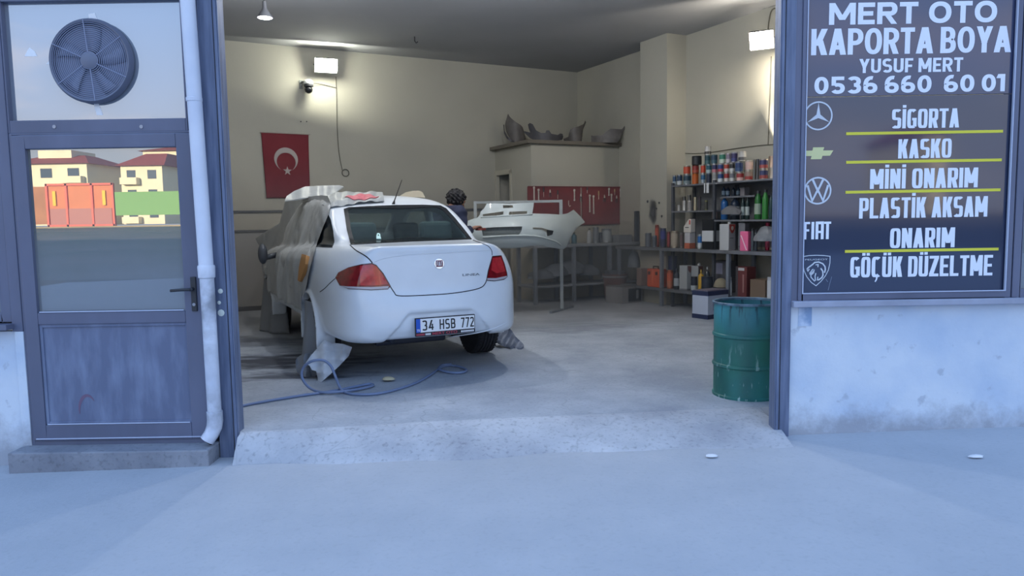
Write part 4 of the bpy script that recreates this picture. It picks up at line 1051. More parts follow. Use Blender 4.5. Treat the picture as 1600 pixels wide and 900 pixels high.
crumple('rubbish_heap', (0, 0, .30), (.215, .215, .28), m_rub, rb, 3, .12, 4)
# ------------------------------------------------------------------ lamps and wall fittings
m_led = mat('lit_led_panel', (1, 1, .93), .5, emit=9)
m_housing = mat('grey_lamp_housing', srgb(70, 72, 74), .5, .3)
def flood(loc, aim, w, h, label, watts, group=None, col=(1, .97, .85)):
    t = thing('floodlight', label, 'lamp', loc, 0, group)
    t.rotation_mode = 'QUATERNION'; t.rotation_quaternion = Vector(aim).to_track_quat('-Y', 'Z')
    mb = MB(); mb.box((0, .03, 0), (w, .05, h)); rect_frame(mb, -w/2-.012, w/2+.012, -h/2-.012, h/2+.012, .014, -.004, .02)
    mb.build('housing', m_housing, t, bevel=.004)
    MB().box((0, .006, 0), (w-.004, .004, h-.004)).build('led_panel', m_led, t)
    mb = MB(); mb.tube([(-w*.5-.02, .03, 0), (-w*.5-.02, .09, -.01), (w*.5+.02, .09, -.01), (w*.5+.02, .03, 0)], .008, 8); mb.build('bracket', m_housing, t)
    l = D.lights.new('floodlight_beam', 'AREA'); l.shape = 'RECTANGLE'; l.size = w; l.size_y = h; l.energy = watts; l.color = col
    o = D.objects.new('floodlight_beam', l); COL.objects.link(o); o.parent = t; o.location = (0, -.03, 0); o.rotation_euler = (PI/2, 0, 0)
    return t
p1, z1 = atQ(510, 102, .36)
inr = -np.array([0, 0]) 
def rdir(p, q, z=0): w = p*UL+q*WR; return Vector((w[0], w[1], z))
flood(R(p1, .34, z1), rdir(.10, 1, -.42), .32, .19, 'bright white floodlight high on the back wall above the camera', 85, 'LED floodlights', (1, 1, .84))
q2, z2 = atP(1190, 63, .40)
flood(R(.40, q2, z2), rdir(.75, .55, -.62), .27, .21, 'tilted bright floodlight high on the right wall under a hanging cable', 100, 'LED floodlights', (1, .90, .74))
q3, z3 = atP(1217, 203, .2)
flood(R(.2, q3, z3), rdir(1, -.75, -.5), .13, .10, 'small lit floodlight low on the right wall, half hidden by the right post', 75, 'LED floodlights', (1, .9, .75))
# pendant lamp
pl_ = atY(414, 28, 8.2)
pen = thing('pendant_lamp', 'small hanging cone lamp glowing white near the ceiling at upper left', 'lamp', (pl_.x, pl_.y, pl_.z))
MB().cyl((0, 0, .13), (0, 0, CEIL-pl_.z), .006, seg=8).build('cord', m_dark, pen)
mb = MB(); mb.lathe([(.022, .17), (.024, .10), (.035, .08), (.078, .012), (.080, .0), (.074, .002), (.03, .07)], 32); mb.build('shade', mat('grey_lampshade', srgb(92, 94, 100), .5), pen, auto=40)
mb = MB(); mb.lathe([(.001, -.006), (.06, -.004), (.073, .004), (.001, .012)], 32); mb.build('bulb', mat('lit_bulb', (1, 1, .97), .5, emit=10), pen, smooth=True)
l = D.lights.new('pendant_glow', 'POINT'); l.energy = 30; l.shadow_soft_size = .06; l.color = (.95, .97, 1)
o = D.objects.new('pendant_glow', l); COL.objects.link(o); o.parent = pen; o.location = (0, 0, -.09)
for i, (x, y) in enumerate(((.45, 7.6), (-1.5, 7.4))):  # two unseen copies of the pendant, added to even out the room light
    q_ = copy_tree(pen); q_.location = (x, y, 3.985)
    q_['label'] = ('unseen cone lamp added for fill light above the green drum side of the opening', 'unseen cone lamp added for fill light above the boot of the car')[i]
    for ch in q_.children:
        if ch.type == 'LIGHT': ch.data = ch.data.copy(); ch.data.energy = 110
# security camera
pc_, zc_ = atQ(482, 133, .12)
sec = thing('security_camera', 'two-tone dome security camera bracketed to the back wall below the floodlight', 'camera', R(pc_, .0, zc_), RA)
MB().box((-.09, -.012, .02), (.05, .024, .13)).tube([(-.09, -.02, .04), (-.07, -.09, .05), (-.02, -.12, .05)], .016, 10).tube([(-.09, -.02, -.02), (-.07, -.07, .02)], .008, 8).build('bracket', mat('camera_grey', srgb(120, 122, 120), .5), sec, bevel=.003)
mb = MB(); mb.lathe([(.02, .085), (.055, .075), (.07, .05), (.074, .022), (.068, .012)], 28, (0, -.12, 0)); mb.build('housing', mat('camera_white', srgb(226, 228, 224), .4), sec, auto=45)
mb = MB(); mb.lathe([(.068, .012), (.070, -.02), (.05, -.03), (.02, -.032)], 28, (0, -.12, 0)); mb.build('collar', m_dark, sec, auto=45)
mb = MB(); mb.lathe([(.02, -.03), (.05, -.035), (.062, -.07), (.05, -.105), (.02, -.125), (.001, -.128)], 28, (0, -.12, 0)); mb.build('dome', mat('black_dome', (.02, .022, .025), .2), sec, smooth=True)
MB().cyl((.02, -.175, -.075), (.025, -.187, -.078), .018, .016, 16).build('lens', mat('lens_glass', (.05, .05, .06), .05), sec)
# cables
m_cable = mat('grey_cable', srgb(96, 94, 84), .7)
def cable(name, label, pts, r, m=m_cable): 
    P = smooth_poly([tuple(p) for p in pts], 8, False)
    o = MB().tube(P, r, 6).build(name, m, smooth=True); return tag(o, label, 'cable')
def onq(px, py, q=.012): p, z = atQ(px, py, q); return R(p, q, z)
def onp(px, py, p=.012): q, z = atP(px, py, p); return R(p, q, z)
cable('cable', 'thin cable hanging down the back wall from the floodlight to a coiled end', [onq(525, 120), onq(526, 150), onq(527, 200), onq(530, 240), onq(535, 266)], .006)
cable('cable', 'short wire looping from the security camera to the floodlight cable', [onq(487, 130, .12), onq(500, 131, .03), onq(512, 134), onq(525, 137)], .005)
cp = onq(540, 270, .015); ul3 = rdir(-1, 0)
cable('cable_coil', 'small ring of coiled cable on the back wall above the car', [cp+ul3*(.055*math.cos(a))+Vector((0, 0, .055*math.sin(a))) for a in np.linspace(0, 2*PI, 20)], .008)
cable('cable', 'thin wire strung across the right wall above the paint shelves', [onp(1003, 238, .36), onp(1040, 237, .02), onp(1080, 240), onp(1110, 238), onp(1150, 232), onp(1190, 227), onp(1222, 225)], .006)
cable('cable', 'cable dropping from the ceiling to the right-wall floodlight', [onp(1222, 11), onp(1208, 14), onp(1203, 24), onp(1200, 45), onp(1198, 60, .10)], .008)
cable('cable', 'vertical wire on the right wall below the tilted floodlight', [onp(1205, 88), onp(1204, 120), onp(1203, 160), onp(1201, 200), onp(1200, 226)], .005)
hk = R(3.2, 1.4, CEIL)
hk2 = Vector(ray(648, 64)); t_ = (CEIL-.06-CZ)/hk2.z; hk2 = hk2*t_+Vector((0, 0, CZ))
tag(MB().tube([hk2+Vector((0, 0, .07)), hk2, hk2+Vector((.02, 0, -.03)), hk2+Vector((.045, 0, -.01))], .008, 8).build('ceiling_hook', m_dark), 'small dark metal hook in the middle of the ceiling', 'hook')
# two screw plugs above the flag
mb = MB()
for px in (470, 479): c = onq(px, 190, 0); mb.cyl(c, c+rdir(0, .012), .009, seg=10)
struct(mb.build('trim_8', m_dark))
# wall rails and skirting
def rail(name, p0, p1, z, h, d, m):
    mb = MB(); mb.box(((p0+p1)/2*0, 0, 0), (p1-p0, d, h)); o = mb.build(name, m, bevel=.003); o.location = R((p0+p1)/2, d/2, z); o.rotation_euler.z = RA; return struct(o)
m_rail = mat('dark_wall_rail', srgb(74, 74, 78), .6)
rail('trim_9', 2.0, 8.5, 1.631, .035, .03, m_rail); rail('trim_10', 2.0, 8.5, 1.337, .035, .03, m_rail); rail('baseboard_back', 1.8, 8.5, .165, .07, .02, m_rail)
m_wains = mat('grey_wainscot_paint', srgb(158, 158, 156), .7, var=.08, vscale=2)
rail('trim_11', 2.0, 8.55, .74, 1.14, .008, m_wains)
# ------------------------------------------------------------------ flag
pT, zT = 5.646, 2.826; fT = [atQ(408, 206.5, .03), atQ(482, 210, .03), atQ(484.5, 311, .03), atQ(416.5, 309.5, .03)]
def flag_pt(u, v, off=0):
    a, b, c, d = [np.array(k) for k in fT]
    w = (a*(1-u)+b*u)*(1-v)+(d*(1-u)+c*u)*v
    q = .03+.012*math.sin(5*u+2.2*v)*(.3+v)+.008*math.sin(11*u-3*v)*v+off
    return R(w[0], q, w[1])
fl = thing('flag', 'red flag with white crescent and star hung vertically on the back wall', 'flag', flag_pt(.5, 1)); FO = fl.location.copy()
mb = MB(); P, T = triangulate([(0, 0), (.5, -.006), (1, 0), (1.0, .5), (1, 1), (.5, .992), (0, 1)], (), .05)
mb.shell(P, T, [flag_pt(u, v)-FO for u, v in P], [flag_pt(u, v, -.003)-FO for u, v in P]); mb.build('cloth', mat('red_flag_cloth', srgb(116, 34, 44), .8, var=.12, vscale=4), fl, smooth=True)
AS = (484-412)/103.
def uv(cx, cy, pts): return [(cx+a, cy+b*AS) for a, b in pts]
Ro, Ri, dy_ = .262, .208, .062
ang = math.acos(max(-1, min(1, (Ro*Ro-Ri*Ri+dy_*dy_)/(2*Ro*dy_)))) if dy_ > Ro-Ri else 0
out = [(Ro*math.sin(a), -Ro*math.cos(a)) for a in np.linspace(-(PI-ang), PI-ang, 40)]
xe, ye = out[-1]; ai = math.atan2(xe, -(ye-dy_))
inn = [(Ri*math.sin(a), dy_-Ri*math.cos(a)) for a in np.linspace(ai, -ai, 36)][1:-1]
m_fw = mat('white_flag_cloth', srgb(172, 164, 160), .8)
for nm, poly in (('crescent', uv(.49, .40, out+inn)), ('star', uv(.51, .575, [((.105 if k % 2 == 0 else .042)*math.sin(PI*k/5), -(.105 if k % 2 == 0 else .042)*math.cos(PI*k/5)) for k in range(10)]))):
    P, T = triangulate(poly, (), .02)
    MB().shell(P, T, [flag_pt(u, v, .003)-FO for u, v in P], [flag_pt(u, v, .0005)-FO for u, v in P]).build(nm, m_fw, fl, smooth=True)
mb = MB().tube([flag_pt(-.02, -.0, .004)-FO, flag_pt(.5, 0, .004)-FO, flag_pt(1.03, .0, .004)-FO], .008, 8); mb.build('hanging_rod', mat('pale_rod', srgb(170, 160, 150), .6), fl)
# ------------------------------------------------------------------ column, closet room and its slab
def rbox(mb, p0, p1, q0, q1, z0, z1):
    c = [R(p1, q1, 0), R(p0, q1, 0), R(p0, q0, 0), R(p1, q0, 0)]
    mb.hexa([(v.x, v.y, z0) for v in c], [(v.x, v.y, z1) for v in c]); return mb
struct(rbox(MB(), -.05, .36, 2.36, 3.0, .1, CEIL+.05).build('wall_column', m_wall))
BP, BQ, BZ = 1.72, 1.30, 2.655
mb = MB()
rbox(mb, .0, BP, BQ-.10, BQ, .1, BZ)                # front face
rbox(mb, BP-.10, BP, .62, BQ-.10, .1, BZ); rbox(mb, BP-.10, BP, 0, .62, 2.29, BZ)
struct(mb.build('wall_closet', m_wall))
struct(rbox(MB(), -.02, BP+.10, 0, BQ+.08, BZ, BZ+.055).build('slab', mat('grey_slab_edge', srgb(112, 106, 96), .8)))
dr1 = struct(rbox(MB(), BP-.05, BP+.012, -.0, .06, .13, 2.29).build('door_2', mat('cream_door_frame', srgb(190, 186, 170), .6)))
mb = MB(); rbox(mb, BP-.05, BP+.014, .56, .63, .13, 2.29); rbox(mb, BP-.05, BP+.014, 0, .63, 2.22, 2.30); mb.build('door_frame', mat('cream_door_frame', (1, 1, 1)), dr1)
rbox(MB(), BP-.62, BP-.58, .03, .12, .14, 2.2).build('door_leaf', mat('grey_door_leaf', srgb(132, 126, 124), .6), dr1)
# old bumpers lying on the slab
def panel(name, px, label, cat, m, Y0, bow, th=.012, group=None, parent=None, holes=(), step=4., smooth=6, tilt=0, sm=True):
    poly = smooth_poly(px, 4) if sm else np.array(px, float)
    P, T = triangulate(poly, holes, step); x0, x1 = poly[:, 0].min(), poly[:, 0].max(); y0, y1 = poly[:, 1].min(), poly[:, 1].max()
    fr, bk = [], []
    for x, y in P:
        u = (x-(x0+x1)/2)/((x1-x0)/2); v = (y-y0)/(y1-y0)
        Y = Y0+bow*u*u-tilt*v+.05*math.sin(3*v+2*u)*abs(bow)
        a = atY(x, y, Y); fr.append(a); bk.append(a+Vector(ray(x, y)).normalized()*th)
    o = MB().shell(P, T, fr, bk).build(name, m, parent, auto=50)
    return tag(o, label, cat, group) if label else o
def bz(pts): return [(740+x/6.154, 170+y/6.154) for x, y in pts]
m_bump = mat('grey_bare_plastic', srgb(118, 114, 112), .6, var=.3, vscale=7)
m_bump2 = mat('dark_bare_plastic', srgb(88, 88, 94), .6, var=.3, vscale=7)
panel('bumper_cover', bz([(332, 50), (350, 78), (400, 122), (462, 165), (482, 215), (500, 300), (440, 322), (380, 312), (340, 270), (312, 215), (303, 150), (318, 90)]), 'grey bumper cover standing on end at the left of the closet roof', 'bumper', m_bump, 12.75, .25, group='old bumpers on the closet roof')
panel('bumper_cover', bz([(284, 150), (296, 155), (300, 215), (325, 262), (365, 300), (420, 318), (418, 328), (360, 318), (318, 285), (292, 238)]), 'thin dark curved bumper strip at the far left of the closet roof', 'bumper', m_bump2, 12.70, .2, group='old bumpers on the closet roof', sm=False)
panel('bumper_cover', bz([(522, 150), (542, 135), (570, 150), (600, 205), (650, 234), (690, 232), (700, 207), (725, 206), (748, 240), (810, 252), (832, 236), (856, 241), (862, 268), (850, 300), (760, 312), (600, 312), (545, 285), (490, 232), (478, 212), (545, 228), (530, 190)]), 'dark bumper with raised brackets lying flat in the middle of the closet roof', 'bumper', m_bump2, 12.45, .3, group='old bumpers on the closet roof', sm=False)
panel('bumper_cover', bz([(918, 235), (930, 200), (960, 180), (1010, 170), (1058, 146), (1073, 112), (1082, 130), (1052, 200), (1040, 312), (870, 312), (862, 290), (912, 268)]), 'light grey bumper corner curling up at the centre right of the closet roof', 'bumper', m_bump, 12.7, .3, group='old bumpers on the closet roof', sm=False)
panel('bumper_cover', bz([(1132, 322), (1130, 256), (1150, 262), (1240, 250), (1318, 190), (1425, 197), (1452, 165), (1488, 126), (1480, 165), (1440, 212), (1400, 300), (1385, 324)]), 'grey bumper end with pointed tip at the right end of the closet roof', 'bumper', m_bump, 12.5, .2, group='old bumpers on the closet roof', sm=False)
# ------------------------------------------------------------------ red tool board and its tools
tb = thing('tool_board', 'long red pegboard for hand tools on the closet wall above the workbench', 'board', R(.87, BQ+.012, 1.66), RA)
mb = MB(); mb.box((-.43, 0, 0), (1.0, .018, .62)); mb.build('board_panel', mat('faded_red_board', srgb(132, 48, 50), .7, var=.22, vscale=5), tb)
mb = MB(); mb.box((.485, -.004, .006), (.76, .018, .62)); mb.build('board_panel', mat('faded_red_board_b', srgb(138, 54, 54), .7, var=.22, vscale=5), tb)
for z in (.31, -.31):
    MB().box((-.03, -.014, z), (1.80, .012, .02)).build('edge_strip', mat('dark_red_edge', srgb(110, 40, 42), .6), tb)
m_tool = mat('worn_tool_steel', srgb(214, 210, 200), .5); m_toolb = mat('dark_tool_grip', srgb(60, 56, 58), .6); m_toolr = mat('tan_tool_handle', srgb(180, 150, 110), .6)
tools = [(835, 303, .20, 'spanner'), (842, 305, .17, 'spanner'), (850, 300, .16, 'screwdriver'), (860, 302, .12, 'pliers'), (872, 304, .14, 'screwdriver'), (889, 318, .10, 'hook_tool'), (898, 305, .16, 'spanner'), (908, 308, .15, 'pliers'), (918, 297, .10, 'screwdriver'),
         (922, 318, .26, 'spanner'), (928, 320, .28, 'spanner'), (936, 305, .14, 'screwdriver'), (945, 310, .13, 'pliers'), (952, 300, .10, 'spanner'), (956, 309, .10, 'spanner'), (961, 300, .10, 'screwdriver'), (964, 311, .12, 'pliers'), (970, 302, .10, 'spanner'), (973, 315, .14, 'screwdriver')]
words = ['first', 'second', 'third', 'fourth', 'fifth', 'sixth', 'seventh', 'eighth', 'ninth', 'tenth', 'eleventh', 'twelfth', 'thirteenth', 'fourteenth', 'fifteenth', 'sixteenth', 'seventeenth', 'eighteenth', 'nineteenth']
for i, (px, py, L_, kind) in enumerate(tools):
    p, z = atQ(px, py, BQ+.045)
    t = thing(kind, 'small %s hanging on the red tool board, %s tool from its left end' % (kind.replace('_', ' '), words[i]), kind.replace('_', ' '), R(p, BQ+.036, z), RA, 'tools on the red board')
    if kind == 'spanner':
        mb = MB(); mb.box((0, 0, 0), (.02, .01, L_)); mb.cyl((0, -.005, L_/2), (0, .005, L_/2), .02, seg=12); mb.cyl((0, -.005, -L_/2), (0, .005, -L_/2), .016, seg=12); mb.build('spanner_body', m_tool, t, bevel=.002)
    elif kind == 'screwdriver':
        MB().cyl((0, 0, 0), (0, 0, L_/2), .013, .011, 10).build('handle', m_toolr if i % 2 else m_toolb, t); MB().cyl((0, 0, -L_/2), (0, 0, 0), .004, seg=8).build('shaft', m_tool, t)
    elif kind == 'pliers':
        mb = MB()
        for s in (-1, 1): mb.tube([(s*.018, 0, -L_/2), (s*.014, 0, -.01), (0, 0, .02)], .006, 6)
        mb.build('grip', m_toolb, t); MB().box((0, 0, .035), (.024, .012, .05), taper=.5).build('jaw', m_tool, t)
    else:
        MB().tube([(0, 0, .05), (0, 0, -.02), (.02, 0, -.05), (.04, 0, -.03)], .006, 8).build('hook_body', m_tool, t)
# ------------------------------------------------------------------ workbench along the closet wall
m_bench = mat('dusty_bench_top', srgb(146, 151, 158), .7, var=.2, vscale=6); m_leg = mat('dusty_steel_leg', srgb(122, 129, 140), .6)
wb = thing('workbench', 'long dusty workbench with lower shelf under the red tool board', 'workbench', R(.95, 1.62, .13), RA)
mb = MB(); mb.box((-.02, 0, .895), (2.14, .60, .04)); mb.build('bench_top', m_bench, wb, bevel=.004)
for x in (-1.05, -.35, .33, .98):
    for y in (-.27, .27): MB().box((x, y, .4375), (.05, .05, .875)).build('leg', m_leg, wb)
MB().box((-.02, 0, .27), (2.14, .54, .03)).build('lower_shelf', m_bench, wb, bevel=.003)
def on_bench(px, py, q=1.62, z=1.045): p, _ = atQ(px, py, q); return R(p, q, z)
# ------------------------------------------------------------------ generic containers
def can(name, label, cat, loc, r, h, body, lab=None, lab2=None, group=None, lid=(170, 170, 168), metal=.8, band=(.10, .86)):
    t = thing(name, label, cat, loc, random.uniform(0, 6), group)
    mb = MB(); mb.lathe([(.001, 0), (r*.97, 0), (r, .004), (r*.985, .008), (r*.985, h-.008), (r, h-.004), (r*.97, h), (r*.90, h), (r*.88, h-.005), (.001, h-.005)], 24)
    mb.build('can_body', rgbmat(body, .3, metal), t, auto=40)
    if lab:
        z0, z1 = h*band[0], h*band[1]; zm = z0+(z1-z0)*.42 if lab2 else z0
        mb = MB(); mb.lathe([(r*.98, zm), (r*1.004, zm), (r*1.004, z1), (r*.98, z1)], 24, cap=False); mb.build('can_label', rgbmat(lab, .4), t, auto=40)
        if lab2:
            mb = MB(); mb.lathe([(r*.98, z0), (r*1.004, z0), (r*1.004, zm), (r*.98, zm)], 24, cap=False); mb.build('lower_label', rgbmat(lab2, .4), t, auto=40)
    mb = MB(); mb.lathe([(.001, h-.006), (r*.86, h-.006), (r*.86, h-.002), (r*.5, h-.001), (.001, h-.001)], 24); mb.build('lid', rgbmat(lid, .3, .6), t, auto=40)
    return t
def bottle(name, label, cat, loc, r, h, body, cap=(40, 42, 46), lab=None, group=None, neck=.35, rough=.25):
    t = thing(name, label, cat, loc, 0, group); nr = r*neck
    mb = MB(); mb.lathe([(.001, 0), (r*.95, 0), (r, h*.03), (r, h*.66), (r*.85, h*.76), (nr*1.2, h*.84), (nr, h*.86), (nr, h*.92), (.001, h*.92)], 24); mb.build('bottle_body', rgbmat(body, rough), t, auto=45)
    mb = MB(); mb.lathe([(.001, h*.90), (nr*1.2, h*.90), (nr*1.1, h), (.001, h)], 16); mb.build('cap', rgbmat(cap, .4), t, auto=40)
    if lab: mb = MB(); mb.lathe([(r*.99, h*.18), (r*1.01, h*.18), (r*1.01, h*.55), (r*.99, h*.55)], 24, cap=False); mb.build('bottle_label', rgbmat(lab, .5), t, auto=40)
    return t
def carton(name, label, cat, loc, w, d, h, col, rz=RA, face=None, group=None, band=None, spout=None, rough=.6, metal=0, bev=.004):
    t = thing(name, label, cat, loc, rz, group)
    MB().box((0, 0, h/2), (w, d, h)).build('box_body', rgbmat(col, rough, metal), t, bevel=bev)
    if face:     # a printed field on the sides that show: (z0, z1, colour)
        for k, (z0, z1, c) in enumerate(face):
            MB().box((0, 0, h*(z0+z1)/2), (w+.003, d+.003, h*(z1-z0))).build('printed_band', rgbmat(c, .5), t)
    if spout: mb = MB(); mb.lathe([(.001, h), (.022, h), (.022, h+.02), (.018, h+.035), (.001, h+.035)], 16, (w*.28, 0, 0)); mb.build('spout_cap', rgbmat(spout, .4), t, auto=40)
    return t
# bench clutter
G = 'odds and ends on the workbench'
can('paint_can', 'tall grey can at the middle of the workbench, left of a pale tub', 'can', on_bench(931, 373), .05, .26, (150, 154, 158), (120, 126, 134), group=G)
can('paint_can', 'pale grey tub standing on the workbench below the red board', 'can', on_bench(948, 375, 1.6), .085, .23, (168, 174, 178), (160, 168, 174), group=G)
can('paint_can', 'short dark tin on the workbench just left of the pale tub', 'can', on_bench(939, 375, 1.55), .05, .17, (96, 100, 108), group=G)
bottle('spray_bottle', 'white spray bottle at the left middle of the workbench', 'bottle', on_bench(921, 374), .04, .24, (176, 180, 182), group=G)
bottle('spray_bottle', 'dusty blue bottle on the workbench behind the bumper tip', 'bottle', on_bench(897, 373), .045, .18, (74, 108, 122), group=G)
carton('toolbox', 'low grey-blue toolbox on the left part of the workbench', 'toolbox', on_bench(868, 374), .40, .22, .13, (120, 130, 140), group=G)
carton('storage_box', 'dusty grey box at the right end of the workbench', 'box', on_bench(970, 376), .28, .25, .12, (132, 136, 142), group=G)
MB_ = MB(); MB_.box((0, 0, .26), (.07, .05, .50)); sp_ = MB_.build('metal_offcut', mat('dark_offcut', srgb(62, 66, 74), .6), bevel=.004); p_, _ = atP(996, 350, .12); sp_.location = R(.12, 1.95, 1.045); sp_.rotation_euler.z = RA
tag(sp_, 'dark upright metal offcut leaning at the corner of bench and shelf', 'offcut')
def heap(label, name, cat, px, py, q, z, s, m, seed, group=None):
    p, _ = atQ(px, py, q); o = crumple(name, (0, 0, s[2]*.8), s, m, None, seed, .3, 3, 0); o.location = R(p, q, z); o.rotation_euler.z = RA; return tag(o, label, cat, group)
m_rag = mat('dark_rag_heap', srgb(104, 110, 120), .9, var=.35, vscale=9)
for i, (px, s, lab) in enumerate(((846, (.22, .2, .13), 'dark rag bundle at the left end of the bench lower shelf'), (868, (.2, .2, .17), 'grey dusty part bundle second from left on the bench lower shelf'), (892, (.24, .2, .2), 'large dark bundle in the middle of the bench lower shelf'), (917, (.18, .2, .15), 'dark bundle on the bench lower shelf beside the brown bucket'))):
    heap(lab, 'rag_bundle', 'rags', px, 428, 1.62, .415, s, m_rag, 11+i, 'bundles on the bench lower shelf')
# bucket and boxes on the floor by the bench
bp = atZ(951, 466, .13)
bk = thing('bucket', 'dusty brown bucket with open top on the floor before the workbench', 'bucket', (bp.x+.08, bp.y-.17, .13))
mb = MB(); mb.lathe([(.001, 0), (.155, 0), (.165, .01), (.20, .40), (.21, .405), (.21, .42), (.195, .42), (.16, .03), (.001, .03)], 32); mb.build('bucket_body', mat('brown_bucket', srgb(136, 106, 104), .6, var=.3, vscale=8), bk, auto=40)
mb = MB(); mb.lathe([(.203, .36), (.212, .365), (.212, .385), (.203, .39)], 32, cap=False); mb.build('rim_band', mat('grey_rim', srgb(140, 142, 146), .5), bk)
MB().box((0, 0, .40), (.30, .18, .16), Matrix.Rotation(.3, 3, 'Z')).build('bucket_contents', mat('dark_rag_heap', (1, 1, 1)), bk, bevel=.03)
bp2 = atZ(978, 474, .13)
t = carton('cardboard_box', 'low cardboard box with a dark printed end on the floor by the bucket', 'box', (bp2.x, bp2.y+.2, .13), .42, .38, .25, (150, 149, 150), RA+.12)
MB().box((.05, -.193, .125), (.27, .004, .20)).build('dark_end', rgbmat((48, 52, 60), .5), t); MB().box((.10, -.196, .13), (.05, .003, .13)).build('printed_mark', rgbmat((150, 156, 160), .5), t)
MB().box((0, 0, .253), (.40, .36, .012), Matrix.Rotation(.05, 3, 'Y')).build('flap', rgbmat((120, 120, 122), .7), t)
# cone-shaped grey bag between bench and shelf
p, _ = atQ(985, 420, 2.0)
o = crumple('plastic_bag', (0, 0, .23), (.10, .10, .26), mat('grey_plastic_bag', srgb(120, 130, 142), .5), None, 5, .2, 3, 0); o.location = R(.30, 2.12, .415+.01); tag(o, 'pale grey upright plastic bag at the left end of the low shelf', 'bag')
# ------------------------------------------------------------------ paint shelving on the right wall
m_rack = mat('dark_rack_steel', srgb(82, 86, 94), .5, .3); m_shelf = mat('dusty_shelf_steel', srgb(124, 127, 134), .55, .2, var=.25, vscale=7)
SF = .45; QA, QM, QB = 3.22, 4.09, 5.30
rk = thing('paint_rack', 'tall dark steel rack on the right wall crowded with paint tins', 'shelving', R(.24, (QA+QB)/2, .13), RA)
def rl(p, q, z): d = R(p, q, z)-rk.location; return Matrix.Rotation(-RA, 3, 'Z') @ d
def rkbox(name, p0, p1, q0, q1, z0, z1, m, **k):
    a, b = rl(p1, q1, z0), rl(p0, q0, z1); c = (a+b)/2; s = b-a
    return MB().box(c, (abs(s.x), abs(s.y), abs(s.z))).build(name, m, rk, **k)
for q in (QA+.01, QM, QB):
    for p in (.03, SF-.02):
        rkbox('upright', p-.018, p+.018, q-.02, q+.02, .13, 1.94, m_rack)
for nm, q0, q1, z in (('shelf_board', QA, QB+.02, 1.905), ('shelf_board', QA, QM, 1.535), ('shelf_board', QM, QB, 1.40), ('shelf_board', QM, QM+.62, 1.715)):
    p1 = SF if z != 1.715 else SF-.12
    rkbox(nm, .015, p1, q0, q1, z-.022, z, m_shelf)
rkbox('back_panel', .008, .014, QA, QB, 1.03, 1.9, mat('dull_rack_back', srgb(120, 122, 126), .7))
ct = thing('shelf_counter', 'long two-tier metal counter shelf below the paint rack along the right wall', 'shelving', R(.26, 3.8, .13), RA)
def ctbox(name, p0, p1, q0, q1, z0, z1, m, **k):
    a = Matrix.Rotation(-RA, 3, 'Z') @ (R(p1, q1, z0)-ct.location); b = Matrix.Rotation(-RA, 3, 'Z') @ (R(p0, q0, z1)-ct.location); c = (a+b)/2; s = b-a
    return MB().box(c, (abs(s.x), abs(s.y), abs(s.z))).build(name, m, ct, **k)
CQ0, CQ1 = 1.97, 5.34
ctbox('counter_top', .062, .56, 3.06, CQ1, .955, 1.0, m_shelf, bevel=.003); ctbox('counter_top', .40, .56, CQ0, 3.06, .955, 1.0, m_shelf, bevel=.003)
ctbox('lower_shelf', .062, .56, 3.06, CQ1, .36, .40, m_shelf, bevel=.003); ctbox('lower_shelf', .38, .56, CQ0, 3.06, .36, .40, m_shelf, bevel=.003)
for q in (CQ0+.06, 3.10, 4.47, CQ1-.02):
    for p in ((.53,) if q < 3 else (.08, .53)): ctbox('leg', p-.02, p+.02, q-.025, q+.025, .13, .955, m_leg)
# item table: (builder, px0, px1, ytop, ybase or None, shelf z, depth p, label, colours)
def span(px0, px1, py, p):
    q0, _ = atP(px0, py, p); q1, _ = atP(px1, py, p); qc, _ = atP((px0+px1)/2, py, p)
    d = (np.array(R(p, qc, 0))[:2]); dep = d[1]; return qc, (px1-px0)/F*dep
def zat(px, py, p): return atP(px, py, p)[1]
PT = .30
TOPS = [  # bottom row on the top shelf
 (1051, 1057, 274, 'blue and white paint tin, leftmost in the bottom row on the top shelf', (150, 154, 160), (44, 74, 108), (170, 182, 190)),
 (1057.5, 1066.5, 273, 'dark blue tin with white lower label, second in the top shelf bottom row', (150, 154, 160), (36, 62, 92), (196, 204, 206)),
 (1067.5, 1080, 273, 'wide dark teal tin with pale label, third in the top shelf bottom row', (150, 154, 160), (30, 62, 78), (120, 136, 140)),
 (1081.5, 1091.5, 271.5, 'copper orange tin in the bottom row of the top shelf', (200, 110, 52), (196, 96, 34), None),
 (1095, 1102.5, 271.5, 'blue tin with silver streak, right of the copper orange tin on the top shelf', (170, 172, 176), (44, 96, 134), (150, 164, 176)),
 (1103.5, 1112, 271.5, 'navy tin in the middle of the bottom row on the top shelf', (90, 96, 108), (26, 38, 62), None),
 (1113, 1121, 271, 'silver tin with black print, right of the navy tin on the top shelf', (176, 176, 174), (150, 152, 152), (190, 190, 186)),
 (1121.5, 1130.5, 270, 'blue and white tin with a bright streak in the bottom row of the top shelf', (176, 178, 180), (36, 70, 126), (206, 212, 216)),
 (1131.5, 1139.5, 269.5, 'white and red tin in the bottom row below another white and red one', (180, 178, 176), (160, 54, 54), (206, 200, 196)),
 (1140, 1148.5, 269.5, 'silver and white tin in the bottom row below the black and white tin', (176, 176, 172), (110, 112, 120), (200, 202, 200)),
 (1151, 1162.5, 269.5, 'silver tin with a pink and red label, beside the two big silver stacks', (176, 172, 166), (150, 48, 52), (216, 180, 176)),
 (1164, 1176, 266.5, 'silver tin with a small red label at the foot of a two-tin stack', (178, 172, 162), (150, 130, 122), (160, 60, 58)),
 (1187, 1200, 264.5, 'blue over red labelled silver tin at the foot of the right-hand pair', (178, 170, 160), (52, 62, 104), (150, 70, 70)),
 (1201.5, 1213, 262, 'bright silver tin at the foot of the rightmost stack on the top shelf', (196, 184, 170), None, None),
]
GT = 'paint tins on the top shelf'
